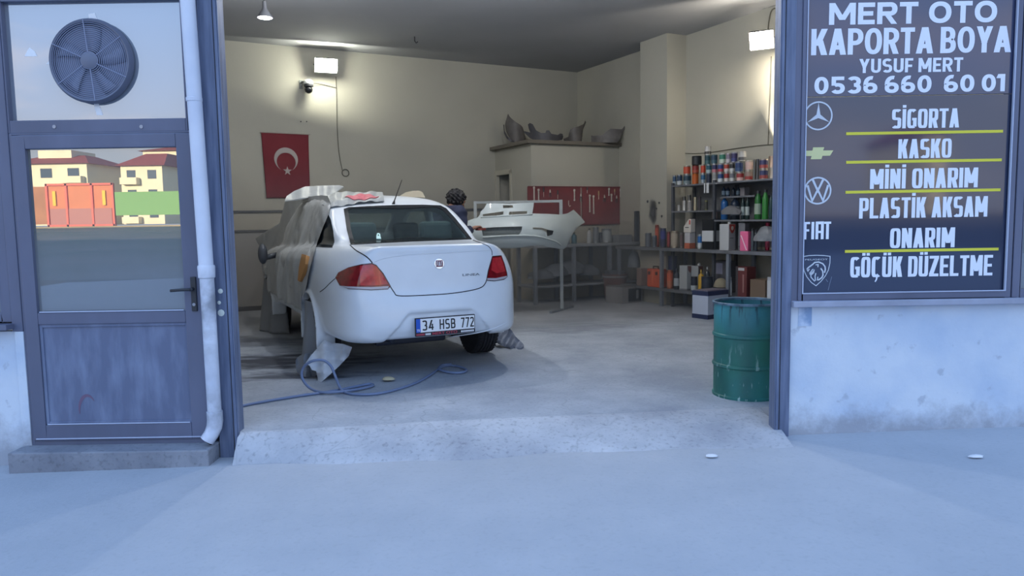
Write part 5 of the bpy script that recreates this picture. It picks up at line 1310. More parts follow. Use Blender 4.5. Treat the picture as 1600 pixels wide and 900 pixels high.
def shelf_can(px0, px1, yt, z0, p, lab, b, l1, l2, group, yb=None, name='paint_tin', cat='paint tin', **k):
    qc, w = span(px0, px1, yt, p); h = max(.05, zat((px0+px1)/2, yt, p)-z0)
    return can(name, lab, cat, R(p, qc, z0), w/2*.98, h, b, l1, l2, group, **k), h
hts = {}
for i, (a, b, yt, lab, c0, c1, c2) in enumerate(TOPS):
    _, h = shelf_can(a, b, yt, 1.906, PT, lab, c0, c1, c2, GT); hts[i] = h
ROW2 = [
 (1068, 1079, 259, 2, 'silver and orange-red tin standing on the wide dark teal tin', (176, 172, 160), (196, 78, 50), None),
 (1081.6, 1092, 258, 3, 'reddish brown tin stacked on the copper orange tin', (120, 80, 70), (150, 52, 50), (176, 84, 60)),
 (1095, 1102.5, 257, 4, 'orange-red tin stacked on the blue tin with silver streak', (176, 170, 164), (196, 72, 46), None),
 (1103.5, 1112, 257, 5, 'teal tin with white label stacked on the navy tin', (150, 160, 164), (36, 92, 108), (170, 190, 190)),
 (1112.5, 1121, 256, 6, 'navy and pink tin stacked on the silver tin with black print', (170, 168, 168), (44, 48, 92), (190, 120, 130)),
 (1121.5, 1130.5, 256, 7, 'red and blue tin stacked above the blue and white tin', (176, 178, 180), (44, 70, 128), (170, 60, 74)),
 (1131.5, 1139.5, 255.5, 8, 'white tin with red top band stacked on the white and red tin', (190, 186, 184), (180, 74, 60), (214, 204, 200)),
 (1140, 1148, 254.5, 9, 'black and white tin stacked above the silver and white tin', (180, 180, 178), (50, 50, 54), (204, 206, 206)),
 (1149, 1161, 252.5, 10, 'large dark blue tin stacked on the pink and red labelled tin', (170, 174, 178), (38, 58, 104), (54, 80, 120)),
 (1165, 1176.5, 251, 11, 'silver tin with pale pink label on top of a two-tin stack', (184, 178, 168), (206, 176, 168), None),
 (1187, 1200, 248.5, 12, 'blue and red labelled silver tin on top of the right-hand pair', (178, 170, 160), (60, 62, 104), (160, 74, 72)),
 (1201.5, 1213, 244, 13, 'bright copper silver tin on top of the rightmost stack', (206, 178, 156), None, None),
]
h2 = {}
for (a, b, yt, i, lab, c0, c1, c2) in ROW2:
    z0 = 1.906+hts[i]+.001; _, h = shelf_can(a, b, yt, z0, PT, lab, c0, c1, c2, GT); h2[i] = z0+h
z = 1.906
for (a, b, yt, lab, col) in ((1177, 1181.5, 249, 'tall narrow grey tin behind the big silver stack on the top shelf', (120, 120, 120)), (1181.8, 1186.4, 248.5, 'second tall narrow grey tin right of its twin on the top shelf', (108, 108, 112))):
    shelf_can(a, b, yt, z, PT+.04, lab, col, None, None, GT)
ROW3 = [
 (1081, 1096.5, 244, 3, 'black tin with silver shine on the third tier, far left', (60, 62, 64), (34, 38, 44), None),
 (1101, 1110.5, 242.5, 5, 'dark teal tin on the third tier, left of its twin', (90, 110, 116), (32, 70, 80), (60, 100, 104)),
 (1111, 1121, 241.8, 6, 'dark blue-green tin on the third tier, right of its twin', (90, 110, 116), (38, 66, 90), (56, 92, 106)),
 (1124, 1133.8, 239.8, 7, 'green and white tin on the third tier of the top shelf', (190, 194, 190), (58, 128, 108), (190, 204, 190)),
 (1134.5, 1142, 239.5, 8, 'silver and lilac tin on the third tier of the top shelf', (176, 172, 178), (130, 120, 140), (190, 186, 190)),
 (1142.5, 1152.5, 237.8, 9, 'purple and navy tin on the third tier of the top shelf', (160, 160, 170), (52, 46, 92), (60, 66, 120)),
 (1154, 1166, 237, 10, 'white tin with black marks at the right of the third tier', (190, 188, 184), (196, 194, 190), (80, 80, 84)),
]
for (a, b, yt, i, lab, c0, c1, c2) in ROW3:
    z0 = h2[i]+.001; _, h = shelf_can(a, b, yt, z0, PT, lab, c0, c1, c2, GT)
    if i == 5: z3 = z0+h
shelf_can(1101, 1111, 229, z3+.001, PT, 'small white tin with black print, topmost of all the stacked tins', (196, 194, 190), (196, 194, 190), (60, 58, 58), GT)
# hanging white cards
for a, b, lab in ((1099.3, 1102, 'narrow white card hanging from the top shelf edge, left one'), (1102.6, 1108, 'wide white card hanging from the top shelf edge, right one')):
    qc, w = span(a, b, 293, SF+.01); z1, z0 = zat(a, 286, SF+.01), zat(a, 301.5, SF+.01)
    mb = MB(); mb.box((0, 0, (z1-z0)/2), (.004, w, z1-z0)); o = mb.build('hanging_card', rgbmat((206, 208, 210), .6)); o.location = R(SF+.006, qc, z0); o.rotation_euler.z = RA; tag(o, lab, 'card', 'cards hanging from the top shelf')
# left middle shelf
GM = 'tins on the left middle shelf'
for a, b, yt, p, lab, c0, c1 in ((1049, 1056, 316, .30, 'shiny silver tin, leftmost on the left middle shelf', (206, 204, 198), None), (1057, 1064.5, 320.5, .34, 'squat silver tin beside the leftmost tin on the left middle shelf', (196, 194, 188), None),
        (1065.5, 1073.5, 313.5, .30, 'large bright silver tin at the centre of the left middle shelf', (214, 210, 204), None), (1074, 1082, 313.5, .30, 'large bright silver tin with dull label, right of its twin', (200, 194, 188), (150, 146, 144)),
        (1083.5, 1089.5, 308, .30, 'tall brassy silver tin on the left middle shelf', (206, 196, 170), None), (1091, 1095.5, 307, .32, 'narrow dark tin stack on the left middle shelf', (90, 84, 84), (70, 64, 70)), (1101, 1106, 313, .30, 'olive tin with yellow shine by the middle upright', (150, 150, 100), (70, 70, 62))):
    shelf_can(a, b, yt, 1.536, p, lab, c0, c1, None, GM)
for a, b, yt, zb, lab in ((1066, 1072, 307, 313.5, 'small tin on top of the large bright silver tin'), (1074, 1080, 305, 313.5, 'small grey tin on top of the dull labelled silver tin')):
    shelf_can(a, b, yt, zat((a+b)/2, 313.5, .30)+.001, .30, lab, (110, 108, 104), None, None, GM)
# right middle shelves: bottles
GB = 'bottles on the right middle shelves'
def shelf_bottle(a, b, yt, z0, p, lab, c, l=None, cap=(40, 44, 50), neck=.35, **k):
    qc, w = span(a, b, yt, p); h = zat((a+b)/2, yt, p)-z0; return bottle('bottle', lab, 'bottle', R(p, qc, z0), w/2, h, c, cap, l, GB, neck, **k)
shelf_bottle(1126.5, 1138, 305.5, 1.402, .26, 'bright blue bottle, leftmost on the right middle shelf', (34, 96, 160), None)
shelf_bottle(1142, 1156, 306, 1.402, .26, 'dark blue bottle with white label behind the grey rag', (26, 42, 64), (176, 186, 194))
shelf_bottle(1158, 1164.3, 306.5, 1.402, .30, 'slim dark green bottle with pale label, left of its twin', (28, 52, 52), (170, 184, 182))
shelf_bottle(1165, 1171.5, 306.5, 1.402, .30, 'slim dark green bottle with white label, right of its twin', (28, 52, 52), (190, 200, 196))
shelf_bottle(1179.5, 1190.5, 298, 1.402, .30, 'tall green bottle with pale label on the right middle shelf', (42, 108, 50), (160, 178, 160), neck=.5)
shelf_bottle(1191.5, 1201, 296, 1.402, .30, 'tall bright green bottle near the right end of the shelf', (62, 140, 66), None, neck=.5)
shelf_bottle(1202, 1208, 302, 1.402, .30, 'dark teal bottle at the right end of the middle shelf', (40, 70, 72), None)
shelf_bottle(1128, 1134, 291, 1.716, .22, 'small bottle with pale blue label on the short upper shelf', (40, 70, 100), (150, 176, 196))
shelf_bottle(1134.5, 1140.5, 291.5, 1.716, .22, 'small navy bottle with pale label on the short upper shelf', (30, 50, 78), (130, 156, 176))
shelf_bottle(1143, 1149.5, 292, 1.716, .22, 'small dark bottle at the middle of the short upper shelf', (26, 40, 56), None)
shelf_bottle(1150.5, 1157, 292, 1.716, .22, 'small dark bottle with grey label on the short upper shelf', (34, 48, 62), (96, 116, 130))
qc, w = span(1159, 1168, 300, .22); carton('storage_box', 'small grey box at the right of the short upper shelf', 'box', R(.22, qc, 1.716), .09, w, .11, (130, 126, 130), RA)
m_gbag = mat('grey_crumpled_plastic', srgb(140, 144, 150), .5, var=.2, vscale=10)
qc, w = span(1125, 1157, 335, .40); o = crumple('rag', (0, 0, .07), (.07, .165, .105), mat('grey_rag', srgb(128, 128, 130), .9, var=.15, vscale=9), None, 21, .22, 4, 0); o.location = R(.385, qc, 1.402); o.rotation_euler.z = RA; tag(o, 'grey rag draped over the edge of the right middle shelf', 'rag')
# counter items
GC = 'containers on the counter'
def cc(a, b, yt, p, lab, c, l1=None, l2=None, name='paint_tin', cat='tin', z0=1.001, **k): return shelf_can(a, b, yt, z0, p, lab, c, l1, l2, GC, name=name, cat=cat, **k)
cc(1008, 1018, 364, .48, 'dusty grey tin at the far left of the counter', (120, 126, 134), (100, 106, 116))
cc(1019, 1026, 368, .50, 'small grey tin beside the dusty one at the left of the counter', (140, 144, 150), (84, 90, 100))
cc(1023.5, 1029.5, 351.5, .43, 'orange-red spray can standing behind the blue can on the counter', (160, 80, 66), (196, 86, 62), name='spray_can', cat='spray can')
cc(1031.5, 1041, 356.5, .47, 'blue-violet can on the left part of the counter', (90, 92, 110), (56, 58, 128), (40, 42, 70))
cc(1042.5, 1047.5, 362, .44, 'small red tin right of the blue-violet can', (130, 74, 70), (150, 60, 58))
cc(1048, 1060.5, 361, .46, 'beige silver tin in the left middle of the counter', (190, 178, 160), (176, 164, 146))
cc(1062, 1068, 363, .45, 'narrow silver tin right of the beige one on the counter', (150, 144, 140), (110, 92, 90))
qc, w = span(1071, 1083, 372, .47); h8 = zat(1077, 363.5, .47)-1.001
carton('small_carton', 'small white carton with orange foot beneath the white jug', 'carton', R(.46, qc, 1.001), .10, w, h8, (196, 196, 200), RA, [(.0, .35, (190, 104, 76))], GC)
qc, w = span(1072.5, 1089, 352, .42); z8 = 1.001+h8
jg = thing('jug', 'white plastic jug with slanted red-marked shoulder standing on a small carton', 'jug', R(.46, qc, z8+.001), RA, GC)
hj = zat(1082, 341, .46)-z8
mb = MB(); mb.prism([(-w*.5, 0), (w*.5, 0), (w*.5, hj*.94), (w*.2, hj*.94), (-w*.5, hj*.42)], lambda u, v, t_: (-.045+t_, -u, v), .09); mb.build('jug_body', rgbmat((222, 216, 208), .4), jg, bevel=.008)
MB().box((-.047, -w*.38, hj*.72), (.004, w*.16, hj*.3)).build('jug_label', rgbmat((200, 76, 60), .5), jg); MB().cyl((0, -w*.34, hj*.93), (0, -w*.34, hj), .02, seg=14).build('cap', rgbmat((60, 60, 64), .4), jg)
MB().box((-.047, .0, hj*.36), (.004, w*.5, hj*.05)).build('jug_mark', rgbmat((50, 50, 54), .5), jg)
cc(1090, 1097.5, 366, .49, 'small bright blue can with white foot before the big square tin', (190, 196, 200), (28, 104, 176), (210, 218, 222))
def tin(label, a, b, yt, p, col, faces, z0, spout=None, d=.17, group=GC, diag=None):
    qc, w = span(a, b, yt, p); h = zat((a+b)/2, yt, p)-z0
    # a square tin turned so that two of its faces show
    return carton('square_tin', label, 'tin', R(p, qc, z0), w*.70, w*.70, h, col, math.radians(38), faces, group, None, spout, .35, .2)
t = tin('big square thinner tin, black above and below a white band with a red diamond', 1097.5, 1126.5, 342.5, .40, (30, 32, 36), [(.26, .62, (206, 210, 212))], 1.001, (210, 206, 200))
w_ = .70*span(1097.5, 1126.5, 342.5, .40)[1]
mb = MB(); mb.prism([(w_*.30, .165-.0), (w_*.5, .22), (w_*.5, .11)], lambda u, v, s: (u-.002, -w_/2-.0025-s*1, v), .0012); mb.prism([(-w_/2, .22), (-w_/2+.06, .165), (-w_/2, .11)], lambda u, v, s: (w_/2+.0025+s, u, v), .0012); mb.build('red_diamond', rgbmat((170, 40, 62), .5), t)
cc(1113, 1120.5, 331, .40, 'copper-lidded jar standing on top of the big square thinner tin', (196, 140, 118), (214, 170, 150), z0=zat(1112, 342.5, .40)+.002, name='jar', cat='jar', lid=(200, 130, 100))
t = tin('white rectangular tin with a red shield mark, in front on the counter', 1124.5, 1149, 350, .46, (206, 208, 210), [], 1.001, (200, 200, 200))
w_ = .70*span(1124.5, 1149, 350, .46)[1]; ht_ = zat(1136, 350, .46)-1.001
mb = MB(); mb.prism([(-w_*.42, ht_*.99), (w_*.45, ht_*.99), (w_*.40, ht_*.82), (w_*.2, ht_*.68), (0, ht_*.64), (-w_*.2, ht_*.68), (-w_*.38, ht_*.82)], lambda u, v, s: (u, -w_/2-.0015-s, v), .0015); mb.build('red_shield', rgbmat((190, 66, 50), .5), t)
MB().prism(disc(.028, 20, 0, ht_*.84), lambda u, v, s: (u, -w_/2-.003-s, v), .001).build('shield_ring', rgbmat((226, 206, 196), .5), t)
MB().box((-.01, -w_/2-.002, ht_*.46), (w_*.5, .002, .008)).build('print_line', rgbmat((60, 62, 66), .5), t)
t = tin('tall grey tin behind the pink packet on the counter', 1154, 1171, 348, .36, (128, 130, 136), [(.1, .16, (92, 94, 100))], 1.001)
qc, w = span(1158, 1172, 361, .50)
t = carton('packet', 'bright pink packet standing on the counter front', 'packet', R(.50, qc, 1.001), .07, w, zat(1165, 361.5, .50)-1.001, (238, 110, 156), RA+.25, None, GC)
MB().prism([(-.05, .20), (-.035, .20), (.045, .01), (.03, .01)], lambda u, v, s: (-.0365-s, -u, v), .001).build('print_streak', rgbmat((250, 214, 226), .5), t)
shelf_bottle(1173.5, 1178.5, 357, 1.001, .46, 'narrow grey bottle right of the pink packet on the counter', (84, 92, 98), None, neck=.6)
shelf_bottle(1179, 1184, 359, 1.001, .44, 'dark grey bottle beside the grey crumpled bag on the counter', (62, 70, 78), None, neck=.6)
qc, w = span(1184, 1212, 360, .42); o = crumple('plastic_bag', (0, 0, .13), (.12, .165, .17), m_gbag, None, 31, .28, 4, 0, 4.); o.location = R(.42, qc, 1.001); o.rotation_euler.z = RA; tag(o, 'grey crumpled plastic bag at the right end of the counter', 'bag')
cc(1196, 1203, 348, .22, 'pink and red can peeping out behind the grey crumpled bag', (170, 60, 90), (214, 96, 130), name='spray_can', cat='spray can')
# lower shelf
GL = 'containers on the low shelf'
def lc(a, b, yt, p, lab, c, l1=None, l2=None, name='paint_tin', cat='tin', z0=.401, **k): return shelf_can(a, b, yt, z0, p, lab, c, l1, l2, GL, name=name, cat=cat, **k)
qc, w = span(1011, 1041, 417, .48); hc = zat(1026, 418, .48)-.401
oc = thing('tool_case', 'orange plastic power tool case on the low shelf', 'case', R(.475, qc, .401), RA, GL)
MB().box((0, 0, hc*.47), (.15, w, hc*.94)).build('case_body', rgbmat((214, 96, 58), .5), oc, bevel=.012)
MB().box((-.076, w*.05, hc*.55), (.012, w*.10, hc*.7)).build('case_rib', rgbmat((226, 120, 84), .5), oc, bevel=.004)
for y in (-.3, .3): MB().box((-.078, w*y, hc*.72), (.014, w*.14, hc*.16)).build('latch', rgbmat((70, 60, 58), .5), oc)
MB().tube([(-.02, -w*.22, hc*.92), (-.02, -w*.2, hc*1.06), (-.02, w*.2, hc*1.06), (-.02, w*.22, hc*.92)], .011, 8).build('case_handle', rgbmat((60, 56, 56), .5), oc)
qc, w = span(998, 1010, 418, .47); carton('cardboard_box', 'dull brown carton left of the orange tool case', 'box', R(.47, qc, .401), .14, w, hc*.9, (140, 120, 112), RA, None, GL)
_, ha = lc(1042, 1052, 422, .48, 'orange tin right of the orange tool case on the low shelf', (190, 110, 80), (206, 100, 66), (196, 120, 90))
shelf_bottle(1053, 1062, 420, .401, .50, 'dark bottle with white label on the low shelf beside the orange tin', (44, 50, 60), (170, 178, 184))
lc(1044, 1058, 400, .40, 'navy drum with white label raised behind the orange tin', (34, 38, 70), (34, 38, 72), (196, 204, 212), metal=.1, lid=(60, 60, 110))
t = tin('white square tin with red shield mark on the low shelf', 1061.5, 1083, 414.5, .42, (190, 196, 200), [(.0, .06, (120, 124, 130))], .401, None, group=GL)
w_ = .70*span(1061.5, 1083, 414.5, .42)[1]; ht_ = zat(1072, 414.5, .42)-.401
MB().prism([(-w_*.4, ht_*.98), (w_*.4, ht_*.98), (w_*.3, ht_*.80), (0, ht_*.70), (-w_*.3, ht_*.80)], lambda u, v, s: (u, -w_/2-.0015-s, v), .001).build('red_shield', rgbmat((120, 66, 62), .5), t)
t = tin('second white tin with dark red shield, half behind a jar on the low shelf', 1080, 1099, 415, .32, (184, 190, 194), [], .401, (200, 200, 200), group=GL)
w_ = .70*span(1080, 1099, 415, .32)[1]; ht_ = zat(1090, 415, .32)-.401
MB().prism([(-w_*.4, ht_*.98), (w_*.4, ht_*.98), (w_*.3, ht_*.72), (0, ht_*.62), (-w_*.3, ht_*.72)], lambda u, v, s: (u, -w_/2-.0015-s, v), .001).build('red_shield', rgbmat((112, 62, 60), .5), t)
lc(1079.5, 1090, 432, .50, 'dark jar with white label before the second white tin', (34, 38, 50), (34, 40, 58), (180, 190, 196), name='jar', cat='jar', metal=.1)
shelf_bottle(1091, 1100, 421.5, .401, .50, 'yellow conical bottle on the low shelf', (214, 168, 44), None, (220, 190, 90), neck=.18)
lc(1096, 1113.5, 432, .50, 'wide dark tub with pale lid line on the low shelf', (44, 52, 68), (40, 50, 66), None, name='tub', cat='tub', metal=.1, lid=(90, 100, 112))
shelf_bottle(1101, 1109.5, 417, .401, .36, 'dark bottle with white tip rising behind the dark tub', (50, 56, 66), None, (200, 204, 206), neck=.25)
qc, w = span(1114, 1137, 431, .48); o = crumple('sack', (0, 0, .10), (.09, w/2, .115), mat('beige_sack', srgb(158, 150, 128), .8, var=.15, vscale=12), None, 41, .12, 3, 0, 2.); o.location = R(.47, qc, .401); o.rotation_euler.z = RA; tag(o, 'beige sack bundle on the low shelf right of the dark tub', 'sack')
qc, w = span(1118, 1145, 407, .24); t = carton('storage_box', 'dark box with lavender label behind the beige sack', 'box', R(.22, qc, .401), .16, w, zat(1131, 407, .24)-.401, (84, 84, 92), RA, None, GL)
MB().box((-.082, w*.16, (zat(1131, 407, .24)-.401)*.75), (.003, w*.6, .15)).build('pale_label', rgbmat((150, 152, 176), .6), t)
shelf_bottle(1138, 1144, 433, .401, .50, 'small white tube bottle beside the counter leg on the low shelf', (196, 200, 204), None, (200, 204, 208), neck=.6)
qc, w = span(1154, 1177, 417, .42); hr = zat(1165, 416.5, .42)-.401
t = carton('cardboard_box', 'dark red upright box with white top label on the low shelf', 'box', R(.42, qc, .401), .16, w, hr, (104, 52, 52), RA, None, GL)
MB().box((-.081, 0, hr*.92), (.003, w*.55, hr*.09)).build('white_label', rgbmat((196, 196, 196), .6), t); MB().box((-.081, -w*.2, hr*.45), (.003, w*.14, hr*.6)).build('print_column', rgbmat((150, 110, 106), .6), t)
MB().box((-.081, w*.4, hr*.5), (.003, w*.2, hr)).build('dark_edge', rgbmat((70, 66, 70), .6), t)
qc, w = span(1180, 1211, 430, .36); carton('cardboard_box', 'brown open carton at the right end of the low shelf', 'box', R(.34, qc, .401), .30, w, .24, (118, 100, 84), RA, None, GL)
lc(1199, 1211, 433, .52, 'white tub peeping past the right post on the low shelf', (196, 200, 206), (206, 210, 214), None, name='tub', cat='tub', metal=.1)
# blue and white carton on the floor
a = atZ(1110, 499, .13); cq = 0
t = thing('paint_carton', 'white carton with navy top and foot bands on the floor behind the green drum', 'carton', (a.x+.05, a.y+.2, .13), math.radians(35))
hh = .36
MB().box((0, 0, hh/2), (.40, .26, hh)).build('box_body', rgbmat((186, 196, 214), .6), t, bevel=.004)
for z0, z1 in ((.84, 1.0), (0, .16)): MB().box((0, 0, hh*(z0+z1)/2), (.404, .264, hh*(z1-z0))).build('navy_band', rgbmat((36, 48, 84), .6), t)
MB().box((-.02, -.133, hh*.5), (.17, .003, .14)).build('printed_field', rgbmat((150, 158, 182), .6), t)
MB().box((.203, 0, hh*.62), (.003, .08, .05)).build('printed_mark', rgbmat((50, 58, 86), .6), t)
MB().box((0, 0, hh+.004), (.38, .24, .01)).build('lid_flap', rgbmat((120, 116, 130), .6), t)
# dark spray-test smudge on the wall left of the rack
m_smudge = mat('dark_spray_mist', srgb(84, 84, 86), .9)
def _smudge():
    nt, N, L, b = nodes_of(m_smudge); tc = N.new('ShaderNodeTexCoord')
    mp = N.new('ShaderNodeMapping'); mp.inputs['Scale'].default_value = (1, 1/.13, 1/.26); L.new(tc.outputs['Object'], mp.inputs[0])
    ln = N.new('ShaderNodeVectorMath'); ln.operation = 'LENGTH'; L.new(mp.outputs[0], ln.inputs[0])
    n = N.new('ShaderNodeTexNoise'); n.inputs['Scale'].default_value = 9; L.new(tc.outputs['Object'], n.inputs[0])
    a = N.new('ShaderNodeMath'); a.operation = 'MULTIPLY_ADD'; a.inputs[1].default_value = .5; L.new(n.outputs[0], a.inputs[0]); L.new(ln.outputs['Value'], a.inputs[2])
    r = N.new('ShaderNodeMapRange'); r.interpolation_type = 'SMOOTHSTEP'; r.inputs[1].default_value = 1.15; r.inputs[2].default_value = .35; r.inputs[3].default_value = 0; r.inputs[4].default_value = .85
    L.new(a.outputs[0], r.inputs[0]); L.new(r.outputs[0], b.inputs['Alpha'])
_smudge()
q_, z_ = atP(1020, 332, .366)
mb = MB(); mb.box((0, 0, 0), (.004, .30, .58)); o = mb.build('paint_smudge', m_smudge); o.location = R(.366, q_, z_); o.rotation_euler.z = RA; tag(o, 'dark misty spray-test smudge on the wall column left of the rack', 'stain')
for (px, py, r_, lab) in ((1012, 315, .022, 'small round black paint spot left of the spray smudge'), (1030, 317, .018, 'small black paint spot above the spray smudge'), (1026, 326, .014, 'tiny black paint fleck right of the spray smudge'), (1034, 338, .020, 'slanting black paint fleck nearest the rack')):
    q_, z_ = atP(px, py, .363); o = MB().prism([(r_*math.cos(k*.7)*(1+.3*math.sin(k*2.3)), r_*math.sin(k*.7)) for k in range(9)], lambda u, v, w: (-w, u, v), .003).build('paint_spot', m_black); o.location = R(.363, q_, z_); o.rotation_euler.z = RA; tag(o, lab, 'stain')
# ------------------------------------------------------------------ painting stand with a bumper on it
SY0 = 10.45
f0 = atZ(878, 485, .13)
stn = thing('painting_stand', 'tall pale metal stand carrying the white bumper shell', 'stand', (f0.x, f0.y, .13))
Sx = lambda px, py, Y=None: atY(px, py, Y or f0.y)-Vector((f0.x, f0.y, .13))
m_stand = mat('grey_white_steel', srgb(176, 184, 186), .5, var=.2, vscale=9)
tpz = Sx(876, 312).z
MB().box((0, 0, tpz/2), (.045, .03, tpz)).build('post', m_stand, stn)
lx = Sx(742, 320).x
MB().box((lx, .1, tpz/2), (.045, .03, tpz)).build('post', m_stand, stn)
MB().box((lx/2, .05, tpz-.02), (abs(lx), .03, .035), Matrix.Rotation(-.08, 3, 'Z')).build('top_bar', m_stand, stn)
MB().box((lx/2, .05, tpz-.62), (abs(lx), .03, .03), Matrix.Rotation(-.08, 3, 'Z')).build('cross_bar', m_stand, stn)
for x, y in ((0, 0), (lx, .1)): MB().box((x, y, .015), (.04, .75, .03), Matrix.Rotation(-.5, 3, 'Z')).build('foot', m_leg, stn)
for dy, z in ((-.12, tpz-.28), (-.12, tpz-.55)):
    MB().tube([(-.0, 0, z), (-.03, dy, z+.01), (-.06, dy-.10, z+.05)], .012, 8).build('arm', m_stand, stn)
def bb(pts): return [(690+x*.15, 290+y*.15) for x, y in pts]
m_bumpw = mat('white_primer_paint', srgb(196, 206, 206), .4, var=.06, vscale=4, coat=.2)
OUT = bb([(215, 500), (250, 440), (268, 370), (330, 345), (372, 335), (395, 310), (410, 268), (440, 240), (470, 188), (560, 185), (690, 190), (830, 182), (962, 176), (955, 230), (945, 290), (1100, 294), (1240, 302), (1310, 290), (1345, 270), (1375, 250), (1410, 285), (1455, 330), (1496, 382), (1455, 405), (1400, 450), (1365, 505), (1330, 570), (1300, 640), (1262, 668), (1200, 655), (1120, 640), (1010, 626), (930, 628), (830, 645), (720, 655), (600, 652), (480, 640), (350, 600), (260, 560)])
HOLES = [bb([(428, 298), (500, 288), (645, 268), (645, 300), (540, 318), (430, 330)]), bb([(705, 272), (890, 266), (890, 298), (700, 308)]), bb([(640, 205), (740, 203), (745, 230), (640, 235)]),
         bb([(415, 442), (600, 432), (840, 425), (832, 470), (805, 512), (640, 516), (430, 524)]), bb([(950, 436), (1040, 438), (1120, 462), (1168, 470), (1155, 510), (1100, 530), (1090, 500), (1040, 470), (950, 455)])]
def bump_pt(x, y):
    u = (x-790)/108.; v = (y-318)/72.
    Y = 9.75+.62*abs(u)**2.4-.10*math.sin(PI*min(max((v-.25)/.75, 0), 1))+(.22*max(0, .32-v)) + (.12*max(0, v-.85))
    return atY(x, y, Y)
fbm = thing('front_bumper', 'white primed front bumper shell with open grille hung on the painting stand', 'bumper', bump_pt(790, 360)); BO = fbm.location.copy()
P, T = triangulate(OUT, HOLES, 3.2)
fr = [bump_pt(x, y)-BO for x, y in P]; bk = [a+Vector(ray(x, y)).normalized()*.012 for a, (x, y) in zip(fr, P)]
MB().shell(P, T, fr, bk).build('bumper_shell', m_bumpw, fbm, auto=60)
def inset(name, poly, m, d=.05):
    P, T = triangulate(poly, (), 4.); fr = [bump_pt(x, y)-BO+Vector((0, d, 0)) for x, y in P]
    return MB().shell(P, T, fr, [a+Vector((0, .008, 0)) for a in fr]).build(name, m, fbm)
m_mesh_ = mat('grey_grille_mesh', srgb(112, 120, 120), .6, var=.4, vscale=60)
inset('grille', HOLES[3], m_mesh_)
inset('fog_lamp_cover', bb([(960, 450), (1040, 455), (1095, 490), (1100, 520), (1050, 515), (980, 480)]), m_bumpw, .03)
inset('fog_grille', bb([(1095, 460), (1170, 472), (1155, 512), (1105, 528)]), m_dark, .05)
for pts in ([(430, 540), (640, 524), (830, 520), (1000, 530), (1180, 580), (1240, 620)], [(410, 330), (620, 318), (945, 300)]):
    S = [bump_pt(*q)-BO-Vector((0, .006, 0)) for q in smooth_poly(bb(pts), 6, False)]
    MB().tube(S, .012, 8).build('moulding', m_bumpw, fbm, smooth=True)
# ------------------------------------------------------------------ air hose on the floor
m_hose = mat('blue_grey_hose', srgb(112, 128, 160), .5)
HP = [(300, 652, .02), (374, 635, .012), (420, 626, .012), (470, 618, .012), (520, 611, .012), (555, 604, .014), (577, 600, .016), (583, 602, .016), (570, 606, .016), (540, 611, .02), (505, 613, .02), (484, 606, .03), (472, 590, .12), (474, 574, .19), (488, 564, .22), (505, 563, .22), (517, 572, .19), (524, 588, .12), (530, 603, .05), (537, 612, .014), (555, 616, .012), (590, 615, .012), (625, 607, .012), (655, 596, .012), (675, 584, .012), (688, 575, .012), (700, 571, .013), (718, 573, .014), (729, 578, .014), (722, 582, .014), (704, 582, .014), (686, 577, .02), (690, 571, .024), (705, 569, .02)]
HW = []
for x, y, h in HP:
    # points that stand up off the floor keep the floor depth of the bundle they loop over
    if h > .025: b_ = atZ(500, 611, .13+.012); HW.append(atY(x, y, b_.y+.02*math.sin(x)))
    else: HW.append(atZ(x, y, .13+h))
HS = smooth_poly([tuple(p) for p in HW], 6, False)
HS[:, 2] = np.maximum(HS[:, 2], .142)
tag(MB().tube(HS, .011, 8).build('air_hose', m_hose, smooth=True), 'blue-grey air hose looping across the floor behind the white car', 'hose')
# small scraps on the floor
c = atZ(607, 596, .13); o = crumple('paper_scrap', (0, 0, .018), (.05, .035, .022), mat('beige_scrap', srgb(190, 180, 150), .8), None, 61, .3, 2, 0); o.location = (c.x, c.y, .13); tag(o, 'small beige scrap lying on the floor beyond the air hose', 'scrap')
c = atZ(1112, 715, street_z(1.2)); o = crumple('paper_scrap', (0, 0, .008), (.035, .02, .012), mat('white_scrap', srgb(220, 222, 226), .8), None, 62, .3, 2, 0); o.location = (c.x, c.y, street_z(c.x)+.002); tag(o, 'tiny white litter scrap on the pavement below the ramp', 'scrap')
c = atZ(1525, 715, street_z(2.8)); o = crumple('paper_scrap', (0, 0, .008), (.04, .02, .012), mat('white_scrap', (1, 1, 1)), None, 63, .3, 2, 0); o.location = (c.x, c.y, street_z(c.x)+.002); tag(o, 'tiny white litter scrap on the pavement before the right wall', 'scrap')
# ------------------------------------------------------------------ masking sheets on the car
m_film = mat('grey_masking_film', srgb(176, 178, 178), .36, var=.1, vscale=2.5, bump=.6, bscale=5)
m_film.node_tree.nodes['Principled BSDF'].inputs['Transmission Weight'].default_value = 0
m_film2 = mat('pale_masking_film', srgb(158, 162, 164), .35, var=.08, vscale=3, bump=.5, bscale=7)
def body_r(y, ph):
    """distance out from the cabin's axis to the body on the near side, at length y and angle ph from straight up"""
    d = np.stack([-np.sin(ph), np.zeros_like(ph), np.cos(ph)], 1); o = np.stack([np.zeros_like(y), y, np.full_like(y, .62)], 1)
    t = np.full(len(y), 1.6)
    for _ in range(60):
        t -= np.clip(car_outer(o+d*t[:, None]), -.1, .3)*.7
    return t
def wrinkle(y, s):
    return (.5*np.sin(9*y+2.1*np.sin(3*y)+1.2*s)+.35*np.sin(21*y-3*s+1)+.3*np.sin(5*y+4*s)+.18*np.sin(37*y+2*s))
